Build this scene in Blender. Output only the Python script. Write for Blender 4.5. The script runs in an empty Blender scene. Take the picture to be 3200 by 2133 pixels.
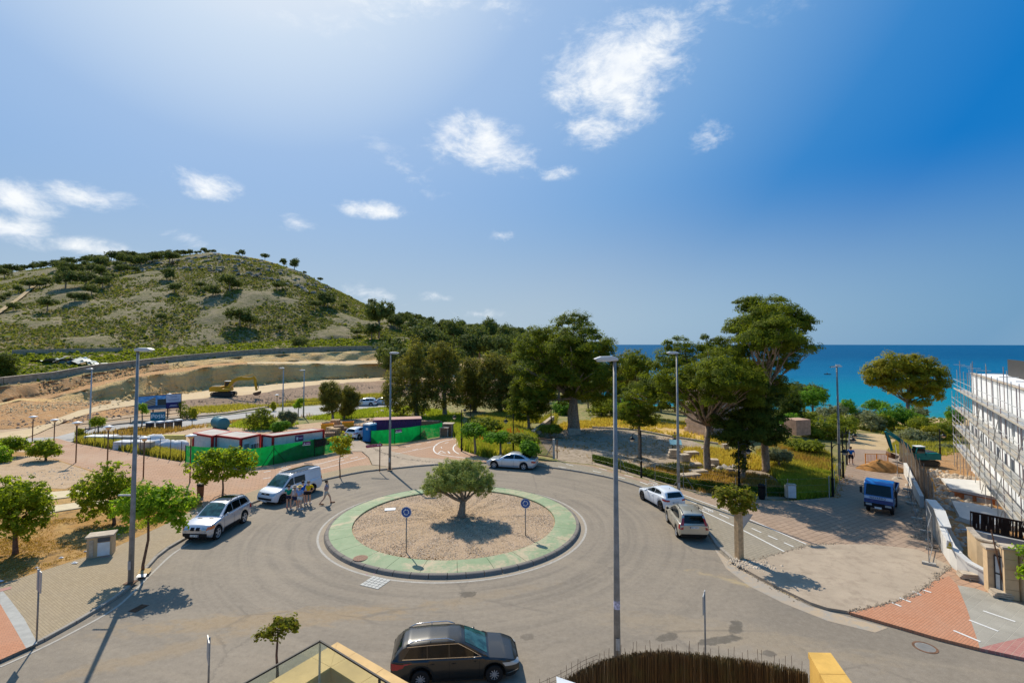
import bpy,math,random
import numpy as np
from mathutils import Vector,Matrix,geometry
from mathutils.bvhtree import BVHTree
R=math.radians
SC=bpy.context.scene
COL=SC.collection
EYE=12.0
FPX=1170.0
PITCH=R(2.5)
CP,SP=math.cos(PITCH),math.sin(PITCH)
# ---------------- camera ----------------
cam_data=bpy.data.cameras.new('camera')
cam=bpy.data.objects.new('camera',cam_data)
COL.objects.link(cam)
cam.location=(0,0,EYE)
cam.rotation_euler=(math.pi/2+PITCH,0,0)
cam_data.sensor_width=36.0
cam_data.lens=FPX/2352.0*36.0
cam_data.shift_y=-(FPX*math.tan(PITCH)-6)/2352.0
cam_data.clip_start=0.1
cam_data.clip_end=30000.0
SC.camera=cam
# ---------------- sky, sun, exposure ----------------
SUN_EL=R(45.0)
SUN_AZ=R(-28.0)
world=bpy.data.worlds.new('World')
SC.world=world
world.use_nodes=True
wn=world.node_tree
for n in list(wn.nodes):
 wn.nodes.remove(n)
class NB:
 """tiny node-graph builder"""
 def __init__(self,tree):
  self.t=tree
  self.n=tree.nodes
  self.l=tree.links
 def new(self,typ,**kw):
  nd=self.n.new(typ)
  for k,v in kw.items():
   setattr(nd,k,v)
  return nd
 def put(self,sock,v):
  if v is None:
   return
  if isinstance(v,bpy.types.NodeSocket):
   self.l.new(v,sock)
  else:
   if isinstance(v,(tuple,list))and len(v)==3 and sock.type=='RGBA':
    v=(*v,1.0)
   sock.default_value=v
 def math(self,op,a,b=None,c=None,clamp=False):
  nd=self.new('ShaderNodeMath',operation=op,use_clamp=clamp)
  self.put(nd.inputs[0],a)
  self.put(nd.inputs[1],b)
  self.put(nd.inputs[2],c)
  return nd.outputs[0]
 def vmath(self,op,a,b=None,c=None):
  nd=self.new('ShaderNodeVectorMath',operation=op)
  self.put(nd.inputs[0],a)
  self.put(nd.inputs[1],b)
  if c is not None:
   if op=='SCALE':
    self.put(nd.inputs[3],c)
   else:
    self.put(nd.inputs[2],c)
  return nd.outputs[1]if op in('DOT_PRODUCT','LENGTH','DISTANCE')else nd.outputs[0]
 def mix(self,f,a,b,blend='MIX'):
  nd=self.new('ShaderNodeMix',data_type='RGBA',blend_type=blend)
  self.put(nd.inputs[0],f)
  self.put(nd.inputs[6],a)
  self.put(nd.inputs[7],b)
  return nd.outputs[2]
 def noise(self,vec,scale,detail=4.0,rough=0.55,dist=0.0,lac=2.0):
  nd=self.new('ShaderNodeTexNoise')
  self.put(nd.inputs['Vector'],vec)
  nd.inputs['Scale'].default_value=scale
  nd.inputs['Detail'].default_value=detail
  nd.inputs['Roughness'].default_value=rough
  nd.inputs['Distortion'].default_value=dist
  nd.inputs['Lacunarity'].default_value=lac
  return nd.outputs[0]
 def ramp(self,f,a,b,lo=0.0,hi=1.0):
  nd=self.new('ShaderNodeMapRange',interpolation_type='SMOOTHSTEP')
  self.put(nd.inputs[0],f)
  nd.inputs[1].default_value=a
  nd.inputs[2].default_value=b
  nd.inputs[3].default_value=lo
  nd.inputs[4].default_value=hi
  return nd.outputs[0]
 def combine(self,x,y,z):
  nd=self.new('ShaderNodeCombineXYZ')
  self.put(nd.inputs[0],x)
  self.put(nd.inputs[1],y)
  self.put(nd.inputs[2],z)
  return nd.outputs[0]
 def sep(self,v):
  nd=self.new('ShaderNodeSeparateXYZ')
  self.put(nd.inputs[0],v)
  return nd.outputs
 def scale(self,v,s):
  nd=self.new('ShaderNodeVectorMath',operation='MULTIPLY')
  self.put(nd.inputs[0],v)
  nd.inputs[1].default_value=s if isinstance(s,(tuple,list))else(s,s,s)
  return nd.outputs[0]
SKY_STRENGTH=0.10
w=NB(wn)
sky=w.new('ShaderNodeTexSky',sky_type='NISHITA')
sky.sun_disc=False
sky.sun_elevation=SUN_EL
sky.sun_rotation=SUN_AZ
sky.altitude=10
sky.air_density=1.0
sky.dust_density=0.25
sky.ozone_density=4.5
tc=w.new('ShaderNodeTexCoord')
dirv=w.vmath('NORMALIZE',tc.outputs['Generated'])
hsv=w.new('ShaderNodeHueSaturation')
hsv.inputs['Saturation'].default_value=1.15
w.put(hsv.inputs['Color'],sky.outputs[0])
nishita=hsv.outputs[0]
_sv=(math.sin(SUN_AZ)*math.cos(SUN_EL),math.cos(SUN_AZ)*math.cos(SUN_EL),math.sin(SUN_EL))
sdot=w.vmath('DOT_PRODUCT',dirv,_sv)
elev=w.sep(dirv)[2]
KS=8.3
def lin(r,g,b_):
 return tuple(((c/255.0+.055)/1.055)**2.4 if c>10 else c/255/12.92 for c in(r,g,b_))
def cramp(f,stops):
 nd=w.new('ShaderNodeValToRGB')
 w.put(nd.inputs[0],f)
 e=nd.color_ramp.elements
 while len(e)<len(stops):
  e.new(.5)
 for i,(p_,c_)in enumerate(stops):
  e[i].position=p_
  e[i].color=(*lin(*c_),1)
 return nd.outputs[0]
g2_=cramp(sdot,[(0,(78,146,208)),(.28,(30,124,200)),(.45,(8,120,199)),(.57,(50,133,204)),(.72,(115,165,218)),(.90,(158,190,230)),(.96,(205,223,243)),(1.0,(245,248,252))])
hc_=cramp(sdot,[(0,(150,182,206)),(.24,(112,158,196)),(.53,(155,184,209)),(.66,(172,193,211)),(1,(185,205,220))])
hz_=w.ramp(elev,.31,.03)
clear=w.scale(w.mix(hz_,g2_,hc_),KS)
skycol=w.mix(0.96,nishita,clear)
def sky_dir(px,py):
 d=Vector(((px-1176)/FPX,CP-SP*((790-FPX*math.tan(PITCH)-py)/FPX),SP+CP*((790-FPX*math.tan(PITCH)-py)/FPX)))
 return d.normalized()
warp=w.noise(w.scale(dirv,(1,1,1.6)),5.0,3,0.6)
warpv=w.vmath('ADD',dirv,w.scale(w.combine(warp,w.noise(w.scale(dirv,(1.2,1,1.9)),6.0,2),warp),0.06))
n_big=w.noise(w.scale(warpv,(1,1,1.7)),9.0,10,0.62,0.25)
n_fine=w.noise(w.scale(warpv,(1,1,2.2)),30.0,8,0.68,0.1)
nz=w.math('ADD',w.math('MULTIPLY',w.math('SUBTRACT',n_big,0.5),2.3),w.math('MULTIPLY',w.math('SUBTRACT',n_fine,0.5),1.1))
CLOUDS=[(1425,150,178,122,12,1.15),(1440,222,100,70,-20,.8),(1600,40,170,60,30,.42),(1030,305,90,62,10,1.05),(1120,340,150,62,-8,1.0),(1350,300,110,50,8,.75),(465,425,88,36,-6,.95),(235,458,130,30,-3,.85),(35,455,90,46,-10,.95),(30,530,90,50,-14,.9),(838,478,100,24,-3,.78),(678,510,52,20,-3,.78),(1146,541,38,17,0,.85),(430,546,76,26,-8,.72),(1632,305,62,44,30,.5),(1275,395,60,22,0,.5),(190,565,110,26,-3,.5),(850,675,90,30,-14,.55),(1000,680,50,16,0,.45),(1090,722,70,18,0,.4),(1000,8,220,60,0,.7),(700,30,300,60,-8,.2),(950,400,260,50,-38,.22),(1340,720,90,12,0,.3),(1750,20,180,80,10,.18),(2700,420,150,60,0,.7),(-300,380,160,60,0,.8),(-700,200,200,90,5,.8),(3100,150,200,90,8,.6),]
mask=None
for(cx,cy,hw,hh,tilt,dens)in CLOUDS:
 d0=sky_dir(cx,cy)
 right=Vector((d0 .y,-d0 .x,0)).normalized()
 up=right.cross(d0).normalized()
 t=R(tilt)
 a_ax=right*math.cos(t)+up*math.sin(t)
 b_ax=up*math.cos(t)-right*math.sin(t)
 k=d0 .y
 sa=1.0/(hw/FPX*k)
 sb=1.0/(hh/FPX*max(k,.5))
 a=w.vmath('DOT_PRODUCT',dirv,tuple(a_ax*sa))
 b=w.vmath('DOT_PRODUCT',dirv,tuple(b_ax*sb))
 r=w.vmath('LENGTH',w.combine(a,b,0.0))
 front=w.math('GREATER_THAN',w.vmath('DOT_PRODUCT',dirv,tuple(d0)),0.3)
 m=w.math('MULTIPLY',w.math('MULTIPLY',w.math('SUBTRACT',1.25,r),dens),front)
 mask=m if mask is None else w.math('MAXIMUM',mask,m)
cl=w.ramp(w.math('ADD',mask,w.math('MULTIPLY',nz,1.2)),0.2,1.45)
cl=w.math('MULTIPLY',cl,w.ramp(mask,0.0,0.35))
veil=w.noise(w.scale(dirv,(1,1,3.0)),2.2,4,0.5)
sunv=Vector((math.sin(SUN_AZ)*math.cos(SUN_EL),math.cos(SUN_AZ)*math.cos(SUN_EL),math.sin(SUN_EL)))
sd=w.vmath('DOT_PRODUCT',dirv,tuple(sunv))
veil_f=w.math('MULTIPLY',w.ramp(sd,0.30,1.0,0.0,1.0),w.math('ADD',w.math('MULTIPLY',veil,0.5),0.35))
glow=w.math('POWER',w.math('MAXIMUM',sd,0.0),14.0)
veil_t=w.math('ADD',w.math('MULTIPLY',veil_f,0.05),w.math('MULTIPLY',glow,0.08),clamp=True)
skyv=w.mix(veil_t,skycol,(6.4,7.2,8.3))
shade=w.ramp(n_big,0.35,0.65)
cloud_col=w.mix(shade,(6.9,7.4,8.2),(8.4,8.6,8.7))
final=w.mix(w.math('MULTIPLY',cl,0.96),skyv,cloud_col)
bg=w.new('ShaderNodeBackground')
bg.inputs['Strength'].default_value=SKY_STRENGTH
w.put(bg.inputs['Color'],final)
wo=w.new('ShaderNodeOutputWorld')
wn.links.new(bg.outputs[0],wo.inputs[0])
sun_data=bpy.data.lights.new('sun','SUN')
sun_data.energy=4.6
sun_data.angle=R(0.53)
sun_data.color=(1.0,0.92,0.78)
sun=bpy.data.objects.new('sun',sun_data)
COL.objects.link(sun)
sun.location=sunv*60
sun.rotation_euler=(-sunv).to_track_quat('-Z','Y').to_euler()
SC.render.engine='CYCLES'
SC.view_settings.view_transform='Standard'
SC.view_settings.look='None'
SC.view_settings.exposure=0.25
SC.view_settings.gamma=1.0
SC.view_settings.use_curve_mapping=False
SC.cycles.max_bounces=6
SC.cycles.diffuse_bounces=3
SC.cycles.glossy_bounces=3
SC.cycles.transparent_max_bounces=8
SC.cycles.transmission_bounces=4
# ---------------- terrain ----------------
def yz(y,D):
 return EYE-(y-790.0)*D/FPX
_U=[0,55,125,215,310,440,475,600,741,840,900,1000,1190,1300,1400,1600,1850,2050,2200,2352,2900]
def prow(Dl,Yl,right):
 """left part given by (u, distance) and (u, picture height); right part by (distance, z) per column from u=1000"""
 Ds,Zs=[],[]
 for i,u in enumerate(_U):
  if i<11:
   D=float(np.interp(u,[p[0]for p in Dl],[p[1]for p in Dl]))
   if isinstance(Yl,(int,float)):
    z=float(Yl)
   else:
    z=yz(float(np.interp(u,[p[0]for p in Yl],[p[1]for p in Yl])),D)
  else:
   D,z=right[i-11]
  Ds.append(D)
  Zs.append(z)
 return Ds,Zs
ROWS=[prow([(0,38),(900,38)],0.0,[(38,0)]*10),prow([(0,68),(174,71),(270,77),(441,83),(617,96),(741,101),(835,105),(900,106)],0.0,[(106,0),(98,0),(92,0),(86,0),(72,0),(58,0),(52,-.4),(52,-.8),(50,-1),(50,-1)]),prow([(0,71),(215,77),(440,90),(600,101),(741,109),(840,113),(900,114)],[(0,985),(125,975),(215,962),(310,950),(440,938),(600,930),(741,918),(840,910),(900,908)],[(114,0),(108,0),(102,-.2),(96,-.4),(84,-.8),(72,-1.4),(62,-1.3),(62,-1.6),(60,-2),(60,-2)]),prow([(0,78),(125,80),(215,87),(310,93),(440,100),(600,112),(741,130),(872,142),(900,143)],[(0,955),(55,956),(125,958),(215,945),(310,931),(440,918),(600,902),(741,882),(872,873),(900,872)],[(145,2),(130,.8),(120,0),(110,-1),(96,-1.8),(84,-2.2),(72,-2.3),(72,-2.6),(70,-3),(70,-3)]),prow([(0,88),(55,92),(125,93),(260,95),(310,99),(370,108),(475,122),(600,136),(741,150),(840,158),(900,160)],[(0,930),(55,918),(125,922),(260,921),(370,908),(475,895),(600,883),(741,872),(840,868),(900,866)],[(163,2.5),(150,1.5),(130,0),(118,-2),(108,-3),(94,-3.2),(82,-3.1),(82,-3.5),(80,-4),(80,-4)]),prow([(0,91),(55,95),(125,96),(260,98),(310,102),(370,111),(475,125),(600,139),(741,153),(840,161),(900,163)],[(0,927),(55,915),(125,914),(215,890),(295,868),(425,853),(465,848),(475,842),(572,834),(741,834),(808,836),(900,836)],[(166,5),(156,2.5),(136,.5),(124,-3),(114,-3.6),(100,-3.8),(90,-3.8),(90,-4.2),(88,-4.6),(88,-4.6)]),prow([(0,93),(55,98),(125,104),(215,111),(310,120),(440,135),(600,146),(741,162),(900,172)],[(0,926),(55,914),(125,904),(215,880),(310,860),(425,846),(470,837),(572,831),(741,829),(900,827)],[(174,6),(164,4),(150,1.5),(132,-4),(126,-4.6),(112,-4.6),(104,-4.6),(104,-4.9),(98,-5),(98,-5)]),prow([(0,96),(55,101),(125,107),(215,114),(310,123),(440,138),(600,150),(741,166),(900,176)],[(0,888),(55,881),(125,873),(215,857),(340,841),(440,829),(588,817),(741,810),(808,808),(900,806)],[(178,8),(168,5),(156,2.5),(142,-5),(140,-5.4),(130,-5.6),(122,-5.7),(122,-5.8),(116,-5.9),(116,-5.9)]),prow([(0,99),(55,104),(125,110),(215,117),(310,126),(440,142),(600,155),(741,171),(900,181)],[(0,886),(55,879),(125,871),(215,854),(340,839),(440,827),(588,814),(741,807),(900,803)],[(183,9),(175,6),(162,3.5),(156,-6.6),(154,-6.6),(148,-6.6),(134,-6.6),(130,-6.6),(122,-6.6),(122,-6.6)]),prow([(0,125),(215,140),(440,160),(600,175),(900,195)],[(0,818),(250,811),(440,803),(588,792),(741,786),(900,781)],[(200,11),(190,8.5),(170,4),(170,-7.5),(170,-7.5),(165,-7.5),(150,-7.5),(145,-7.5),(135,-7.5),(135,-7.5)]),prow([(0,131),(215,146),(440,166),(600,181),(900,201)],[(0,812),(250,807),(440,799),(588,788),(741,782),(900,777)],[(206,12.5),(196,9.5),(178,4.5),(178,-8),(178,-8),(175,-8),(160,-8),(155,-8),(145,-8),(145,-8)]),]
crest=[(-400,640),(0,634),(60,624),(120,615),(200,606),(280,600),(350,594),(420,588),(480,582),(545,588),(600,598),(640,610),(690,626),(740,652),(790,676),(850,706),(900,722),(950,738),(1000,748),(1080,760),(1190,774)]
cD=[(0,360),(200,345),(480,320),(700,300),(900,285),(1190,270)]
Dc,Zc=[],[]
for i,u in enumerate(_U):
 if u<=1190:
  D=float(np.interp(u,[p[0]for p in cD],[p[1]for p in cD]))
  Dc.append(D)
  Zc.append(yz(float(np.interp(u,[p[0]for p in crest],[p[1]for p in crest])),D))
 else:
  Dc.append(260)
  Zc.append({1300:6.0}.get(u,-8.5))
def finer(vals):
 return vals
UF=np.concatenate([np.arange(-500,0,25),np.arange(0,1200,10),np.arange(1200,2400,20),np.arange(2400,3601,60)]).astype(float)
RD=[np.interp(UF,_U,r[0])for r in ROWS]
RZ=[np.interp(UF,_U,r[1])for r in ROWS]
cDf=np.interp(UF,_U,Dc)
cyf=np.interp(UF,[p[0]for p in crest],[p[1]for p in crest])
cZf=np.where(UF<=1190,EYE-(cyf-790)*cDf/FPX,np.interp(UF,_U,Zc))
for f,g in((.2,.24),(.45,.54),(.72,.82),(.9,.955)):
 RD.append(RD[10]+(cDf-RD[10])*f)
 RZ.append(RZ[10]+(cZf-RZ[10])*g)
RD.append(cDf)
RZ.append(cZf)
RD.append(cDf+60)
RZ.append(np.where(cZf>0,cZf*.82,-9))
RD.append(cDf+260)
RZ.append(np.where(cZf>0,cZf*.2-4,-10))
RD.append(cDf+500)
RZ.append(np.full_like(cDf,-12.0))
RD=np.array(RD)
RZ=np.array(RZ)
def terrain(X,Y):
 if Y<38:
  return 0.0
 u=1176+FPX*X/Y
 i=int(np.clip(np.searchsorted(UF,u)-1,0,len(UF)-2))
 f=min(max((u-UF[i])/(UF[i+1]-UF[i]),0),1)
 d=RD[:,i]*(1-f)+RD[:,i+1]*f
 z=RZ[:,i]*(1-f)+RZ[:,i+1]*f
 return float(np.interp(Y,d,z))
def ray(px,py):
 dx=(px-1176)/FPX
 dy=(790-FPX*math.tan(PITCH)-py)/FPX
 return Vector((dx,CP-SP*dy,SP+CP*dy))
def gz(px,py,z=0.0):
 d=ray(px,py)
 t=(z-EYE)/d.z
 return Vector((d.x*t,d.y*t,z))
def gt(px,py,dz=0.0):
 """point where the sight line meets the terrain"""
 d=ray(px,py)
 p=gz(px,py,dz)if d.z<-0.02 else None
 if p is not None and p.y<50 and abs(terrain(p.x,p.y))<1e-6:
  return p
 t=20.0
 while t<700:
  X,Y,Z=d.x*t,d.y*t,EYE+d.z*t
  if Z<=terrain(X,Y)+dz:
   lo,hi=t-1.0,t
   for _ in range(12):
    m=(lo+hi)/2
    if EYE+d.z*m<=terrain(d.x*m,d.y*m)+dz:
     hi=m
    else:
     lo=m
   return Vector((d.x*hi,d.y*hi,EYE+d.z*hi))
  t+=1.0
 return Vector((d.x*300,d.y*300,EYE+d.z*300))
def gd(px,py,D):
 """point on the sight line at depth D"""
 d=ray(px,py)
 t=D/d.y
 return Vector((d.x*t,D,EYE+d.z*t))
def pxm(px_len,D):
 return px_len*D/FPX
 # ---------------- object helpers ----------------
def tag(o,label=None,cat=None,group=None,kind=None):
 if label:
  o['label']=label
 if cat:
  o['category']=cat
 if group:
  o['group']=group
 if kind:
  o['kind']=kind
 return o
def thing(name,label,cat,loc=(0,0,0),rotz=0.0,group=None):
 o=bpy.data.objects.new(name,None)
 o.empty_display_size=0.3
 COL.objects.link(o)
 o.location=loc
 o.rotation_euler=(0,0,rotz)
 return tag(o,label,cat,group)
def mesh_obj(name,me,parent=None):
 o=bpy.data.objects.new(name,me)
 COL.objects.link(o)
 if parent is not None:
  o.parent=parent
 return o
def copy_tree(o,parent=None,**kw):
 c=o.copy()
 COL.objects.link(c)
 c.parent=parent
 for ch in list(o.children):
  copy_tree(ch,c)
 return c
class MB:
 """collects simple shapes into one mesh"""
 def __init__(self):
  self.v=[]
  self.f=[]
 def add(self,vs,fs):
  k=len(self.v)
  self.v+=[tuple(p)for p in vs]
  self.f+=[tuple(i+k for i in f)for f in fs]
  return self
 def box(self,cx,cy,cz,sx,sy,sz,rz=0.0,tilt=None):
  hx,hy,hz=sx/2,sy/2,sz/2
  M=Matrix.Rotation(rz,3,'Z')
  if tilt is not None:
   M=M@tilt
  vs=[Vector((cx,cy,cz))+M@Vector((x*hx,y*hy,z*hz))for z in(-1,1)for y in(-1,1)for x in(-1,1)]
  return self.add(vs,[(0,2,3,1),(4,5,7,6),(0,1,5,4),(2,6,7,3),(0,4,6,2),(1,3,7,5)])
 def beam(self,a,b,wd,ht,up=Vector((0,0,1))):
  a,b=Vector(a),Vector(b)
  d=(b-a)
  L=d.length
  if L<1e-6:
   return self
  d/=L
  s=d.cross(up)
  if s.length<1e-4:
   s=d.cross(Vector((1,0,0)))
  s.normalize()
  n=s.cross(d)
  vs=[]
  for p in(a,b):
   for(i,j)in((-1,-1),(1,-1),(1,1),(-1,1)):
    vs.append(p+s*(i*wd/2)+n*(j*ht/2))
  return self.add(vs,[(0,1,2,3),(7,6,5,4),(0,4,5,1),(1,5,6,2),(2,6,7,3),(3,7,4,0)])
 def tube(self,pts,rad,n=8,cap=True):
  pts=[Vector(p)for p in pts]
  if isinstance(rad,(int,float)):
   rad=[rad]*len(pts)
  vs,fs=[],[]
  ref=Vector((0,0,1))
  prev=None
  for i,p in enumerate(pts):
   if i==0:
    d=pts[1]-p
   elif i==len(pts)-1:
    d=p-pts[i-1]
   else:
    d=pts[i+1]-pts[i-1]
   d.normalize()
   if prev is None:
    s=d.cross(ref)
    if s.length<1e-3:
     s=d.cross(Vector((1,0,0)))
   else:
    s=prev-d*prev.dot(d)
   s.normalize()
   prev=s
   t=d.cross(s)
   for j in range(n):
    a=2*math.pi*j/n
    vs.append(p+(s*math.cos(a)+t*math.sin(a))*rad[i])
  for i in range(len(pts)-1):
   for j in range(n):
    a,b=i*n+j,i*n+(j+1)%n
    fs.append((a,b,b+n,a+n))
  if cap:
   fs.append(tuple(range(n-1,-1,-1)))
   fs.append(tuple(range((len(pts)-1)*n,len(pts)*n)))
  return self.add(vs,fs)
 def cyl(self,x,y,z0,z1,r0,r1=None,n=12):
  return self.tube([(x,y,z0),(x,y,z1)],[r0,r0 if r1 is None else r1],n)
 def lathe(self,prof,n=20,axis='Z',c=(0,0,0)):
  """prof: (radius, height)"""
  vs,fs=[],[]
  m=len(prof)
  for i in range(n):
   a=2*math.pi*i/n
   for(r,h)in prof:
    if axis=='Z':
     vs.append((c[0]+r*math.cos(a),c[1]+r*math.sin(a),c[2]+h))
    elif axis=='Y':
     vs.append((c[0]+r*math.cos(a),c[1]+h,c[2]+r*math.sin(a)))
    else:
     vs.append((c[0]+h,c[1]+r*math.cos(a),c[2]+r*math.sin(a)))
  for i in range(n):
   for j in range(m-1):
    a,b=i*m+j,((i+1)%n)*m+j
    fs.append((a,b,b+1,a+1))
  return self.add(vs,fs)
 def prism(self,pts,h0,h1,axis='Z'):
  """extrude a 2-D outline; axis Y: pts are (x,z) and h along y; axis Z: pts (x,y)"""
  n=len(pts)
  vs=[]
  for h in(h0,h1):
   for(a,b)in pts:
    vs.append((a,b,h)if axis=='Z' else((a,h,b)if axis=='Y' else(h,a,b)))
  fs=[tuple(range(n-1,-1,-1)),tuple(range(n,2*n))]
  for i in range(n):
   j=(i+1)%n
   fs.append((i,j,j+n,i+n))
  return self.add(vs,fs)
 def quad(self,a,b,c,d):
  return self.add([a,b,c,d],[(0,1,2,3)])
 def mesh(self,name,mat,smooth=False,origin=None,angle=None):
  me=bpy.data.meshes.new(name)
  vs=self.v
  if origin is not None:
   ox,oy,oz=origin
   vs=[(a-ox,b-oy,c-oz)for a,b,c in vs]
  me.from_pydata(vs,[],self.f)
  me.materials.append(mat)
  if smooth:
   me.polygons.foreach_set('use_smooth',[True]*len(me.polygons))
   if angle:
    me.set_sharp_from_angle(angle=R(angle))
  me.update()
  return me
 def build(self,name,mat,parent=None,smooth=False,world=False,angle=None,kind=None):
  """world=True: the shapes were given in world coordinates (parent is not rotated)"""
  org=tuple(parent.location)if(world and parent is not None)else None
  o=mesh_obj(name,self.mesh(name,mat,smooth,org,angle),parent)
  if kind:
   o['kind']=kind
  return o
def np_mesh(name,verts,faces,mat,k=4,smooth=False,cols=None):
 """fast mesh from numpy arrays, all faces with k corners"""
 me=bpy.data.meshes.new(name)
 nv,nf=len(verts),len(faces)
 me.vertices.add(nv)
 me.vertices.foreach_set('co',np.ascontiguousarray(verts,dtype=np.float32).ravel())
 me.loops.add(nf*k)
 me.loops.foreach_set('vertex_index',np.ascontiguousarray(faces,dtype=np.int32).ravel())
 me.polygons.add(nf)
 me.polygons.foreach_set('loop_start',np.arange(0,nf*k,k,dtype=np.int32))
 me.polygons.foreach_set('loop_total',np.full(nf,k,dtype=np.int32))
 if smooth:
  me.polygons.foreach_set('use_smooth',np.ones(nf,dtype=bool))
 me.materials.append(mat)
 me.update(calc_edges=True)
 me.validate()
 return me
def densify(pts,step):
 out=[]
 n=len(pts)
 for i in range(n):
  a,b=pts[i],pts[(i+1)%n]
  L=math.hypot(b[0]-a[0],b[1]-a[1])
  k=max(1,int(L/step))
  for j in range(k):
   t=j/k
   out.append((a[0]+(b[0]-a[0])*t,a[1]+(b[1]-a[1])*t))
 return out
def smooth_line(pts,step=0.6):
 """Catmull-Rom through points"""
 P=[Vector(p[:2])for p in pts]
 out=[]
 for i in range(len(P)-1):
  p0=P[i-1]if i>0 else P[i]*2-P[i+1]
  p1,p2=P[i],P[i+1]
  p3=P[i+2]if i+2<len(P)else P[i+1]*2-P[i]
  k=max(2,int((p2-p1).length/step))
  for j in range(k):
   t=j/k
   q=0.5*((2*p1)+(p2-p0)*t+(2*p0-5*p1+4*p2-p3)*t*t+(3*p1-p0-3*p2+p3)*t**3)
   out.append((q.x,q.y))
 out.append((P[-1].x,P[-1].y))
 return out
def sheet(name,world_pts,dz,mat,thick=0.0,grid=3.0,parent=None,kind='structure',flat=False):
 """a sheet that follows the terrain; outline in world x,y"""
 pts=densify(world_pts,grid)
 n=len(pts)
 vin=[Vector(p)for p in pts]
 if not flat:
  xs=[p[0]for p in pts]
  ys=[p[1]for p in pts]
  x=min(xs)+grid/2
  while x<max(xs):
   y=min(ys)+grid/2
   while y<max(ys):
    if inside((x,y),world_pts):
     vin.append(Vector((x,y)))
    y+=grid
   x+=grid
 edges=[(i,(i+1)%n)for i in range(n)]
 res=geometry.delaunay_2d_cdt(vin,edges,[list(range(n))],1,1e-4)
 V,F=res[0],res[2]
 verts=[(p.x,p.y,(0.0 if flat else terrain(p.x,p.y))+dz)for p in V]
 mb=MB()
 fs=[]
 for f in F:
  a,b,c=[verts[i]for i in f[:3]]
  s=(b[0]-a[0])*(c[1]-a[1])-(b[1]-a[1])*(c[0]-a[0])
  fs.append(tuple(f)if s>0 else tuple(reversed(f)))
 mb.add(verts,fs)
 if thick:
  for i in range(n):
   a,b=pts[i],pts[(i+1)%n]
   za=(0.0 if flat else terrain(*a))+dz
   zb=(0.0 if flat else terrain(*b))+dz
   mb.add([(a[0],a[1],za),(b[0],b[1],zb),(b[0],b[1],zb-thick),(a[0],a[1],za-thick)],[(0,1,2,3)])
 o=mb.build(name,mat,parent)
 if kind:
  o['kind']=kind
 return o
def inside(p,poly):
 x,y=p
 c=False
 n=len(poly)
 j=n-1
 for i in range(n):
  xi,yi=poly[i][0],poly[i][1]
  xj,yj=poly[j][0],poly[j][1]
  if(yi>y)!=(yj>y)and x<(xj-xi)*(y-yi)/(yj-yi)+xi:
   c=not c
  j=i
 return c
def gl(pts,dz=0.0):
 """list of picture points to ground x,y"""
 out=[]
 for p in pts:
  q=gt(p[0],p[1],dz)
  out.append((q.x,q.y))
 return out
def pip_np(xy,poly):
 x,y=xy[:,0],xy[:,1]
 c=np.zeros(len(x),bool)
 n=len(poly)
 j=n-1
 for i in range(n):
  xi,yi=poly[i][0],poly[i][1]
  xj,yj=poly[j][0],poly[j][1]
  if yi!=yj:
   hit=((yi>y)!=(yj>y))&(x<(xj-xi)*(y-yi)/(yj-yi)+xi)
   c^=hit
  j=i
 return c
def scatter_in(rng,poly,n):
 P=np.array(poly)
 lo,hi=P.min(0),P.max(0)
 out=np.zeros((0,2))
 while len(out)<n:
  q=rng.uniform(lo,hi,(n*2,2))
  out=np.concatenate([out,q[pip_np(q,poly)]])
 return out[:n]
terrain_v=np.vectorize(terrain)
# ---------------- materials ----------------
def new_mat(name):
 m=bpy.data.materials.new(name)
 m.use_nodes=True
 t=m.node_tree
 b=t.nodes['Principled BSDF']
 return m,NB(t),b
def simple(name,col,rough=0.6,metal=0.0,var=0.08,scale=3.0,bump=0.0,bscale=40.0,spec=None,coat=0.0,dirt=0.0):
 """base colour with gentle mottling, optional grain"""
 m,b,p=new_mat(name)
 g=b.new('ShaderNodeNewGeometry')
 n=b.noise(g.outputs['Position'],scale,5,0.6)
 f=b.ramp(n,0.3,0.7)
 c1=tuple(max(0,c*(1-var))for c in col)
 c2=tuple(min(1,c*(1+var))for c in col)
 c=b.mix(f,c1,c2)
 if dirt:
  n2=b.noise(g.outputs['Position'],scale*2.7,6,0.7,0.6)
  c=b.mix(b.math('MULTIPLY',b.ramp(n2,0.5,0.75),dirt),c,tuple(x*0.45+0.04 for x in col))
 b.put(p.inputs['Base Color'],c)
 p.inputs['Roughness'].default_value=rough
 p.inputs['Metallic'].default_value=metal
 p.inputs['Specular IOR Level'].default_value=spec if spec is not None else(.5 if(metal or coat or rough<.45)else .2)
 if coat:
  p.inputs['Coat Weight'].default_value=coat
  p.inputs['Coat Roughness'].default_value=0.05
 if bump:
  bp=b.new('ShaderNodeBump')
  bp.inputs['Strength'].default_value=bump
  bp.inputs['Distance'].default_value=0.02
  b.put(bp.inputs['Height'],b.noise(g.outputs['Position'],bscale,4,0.6))
  b.put(p.inputs['Normal'],bp.outputs[0])
 return m
def paint(name,col,metal=0.0,rough=0.28,coat=0.8):
 m,b,p=new_mat(name)
 g=b.new('ShaderNodeNewGeometry')
 n=b.noise(g.outputs['Position'],5.0,4,0.6)
 b.put(p.inputs['Base Color'],b.mix(b.ramp(n,.3,.7),tuple(c*.95 for c in col),col))
 p.inputs['Metallic'].default_value=metal
 p.inputs['Roughness'].default_value=rough
 p.inputs['Coat Weight'].default_value=coat
 p.inputs['Coat Roughness'].default_value=0.06
 return m
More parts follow.
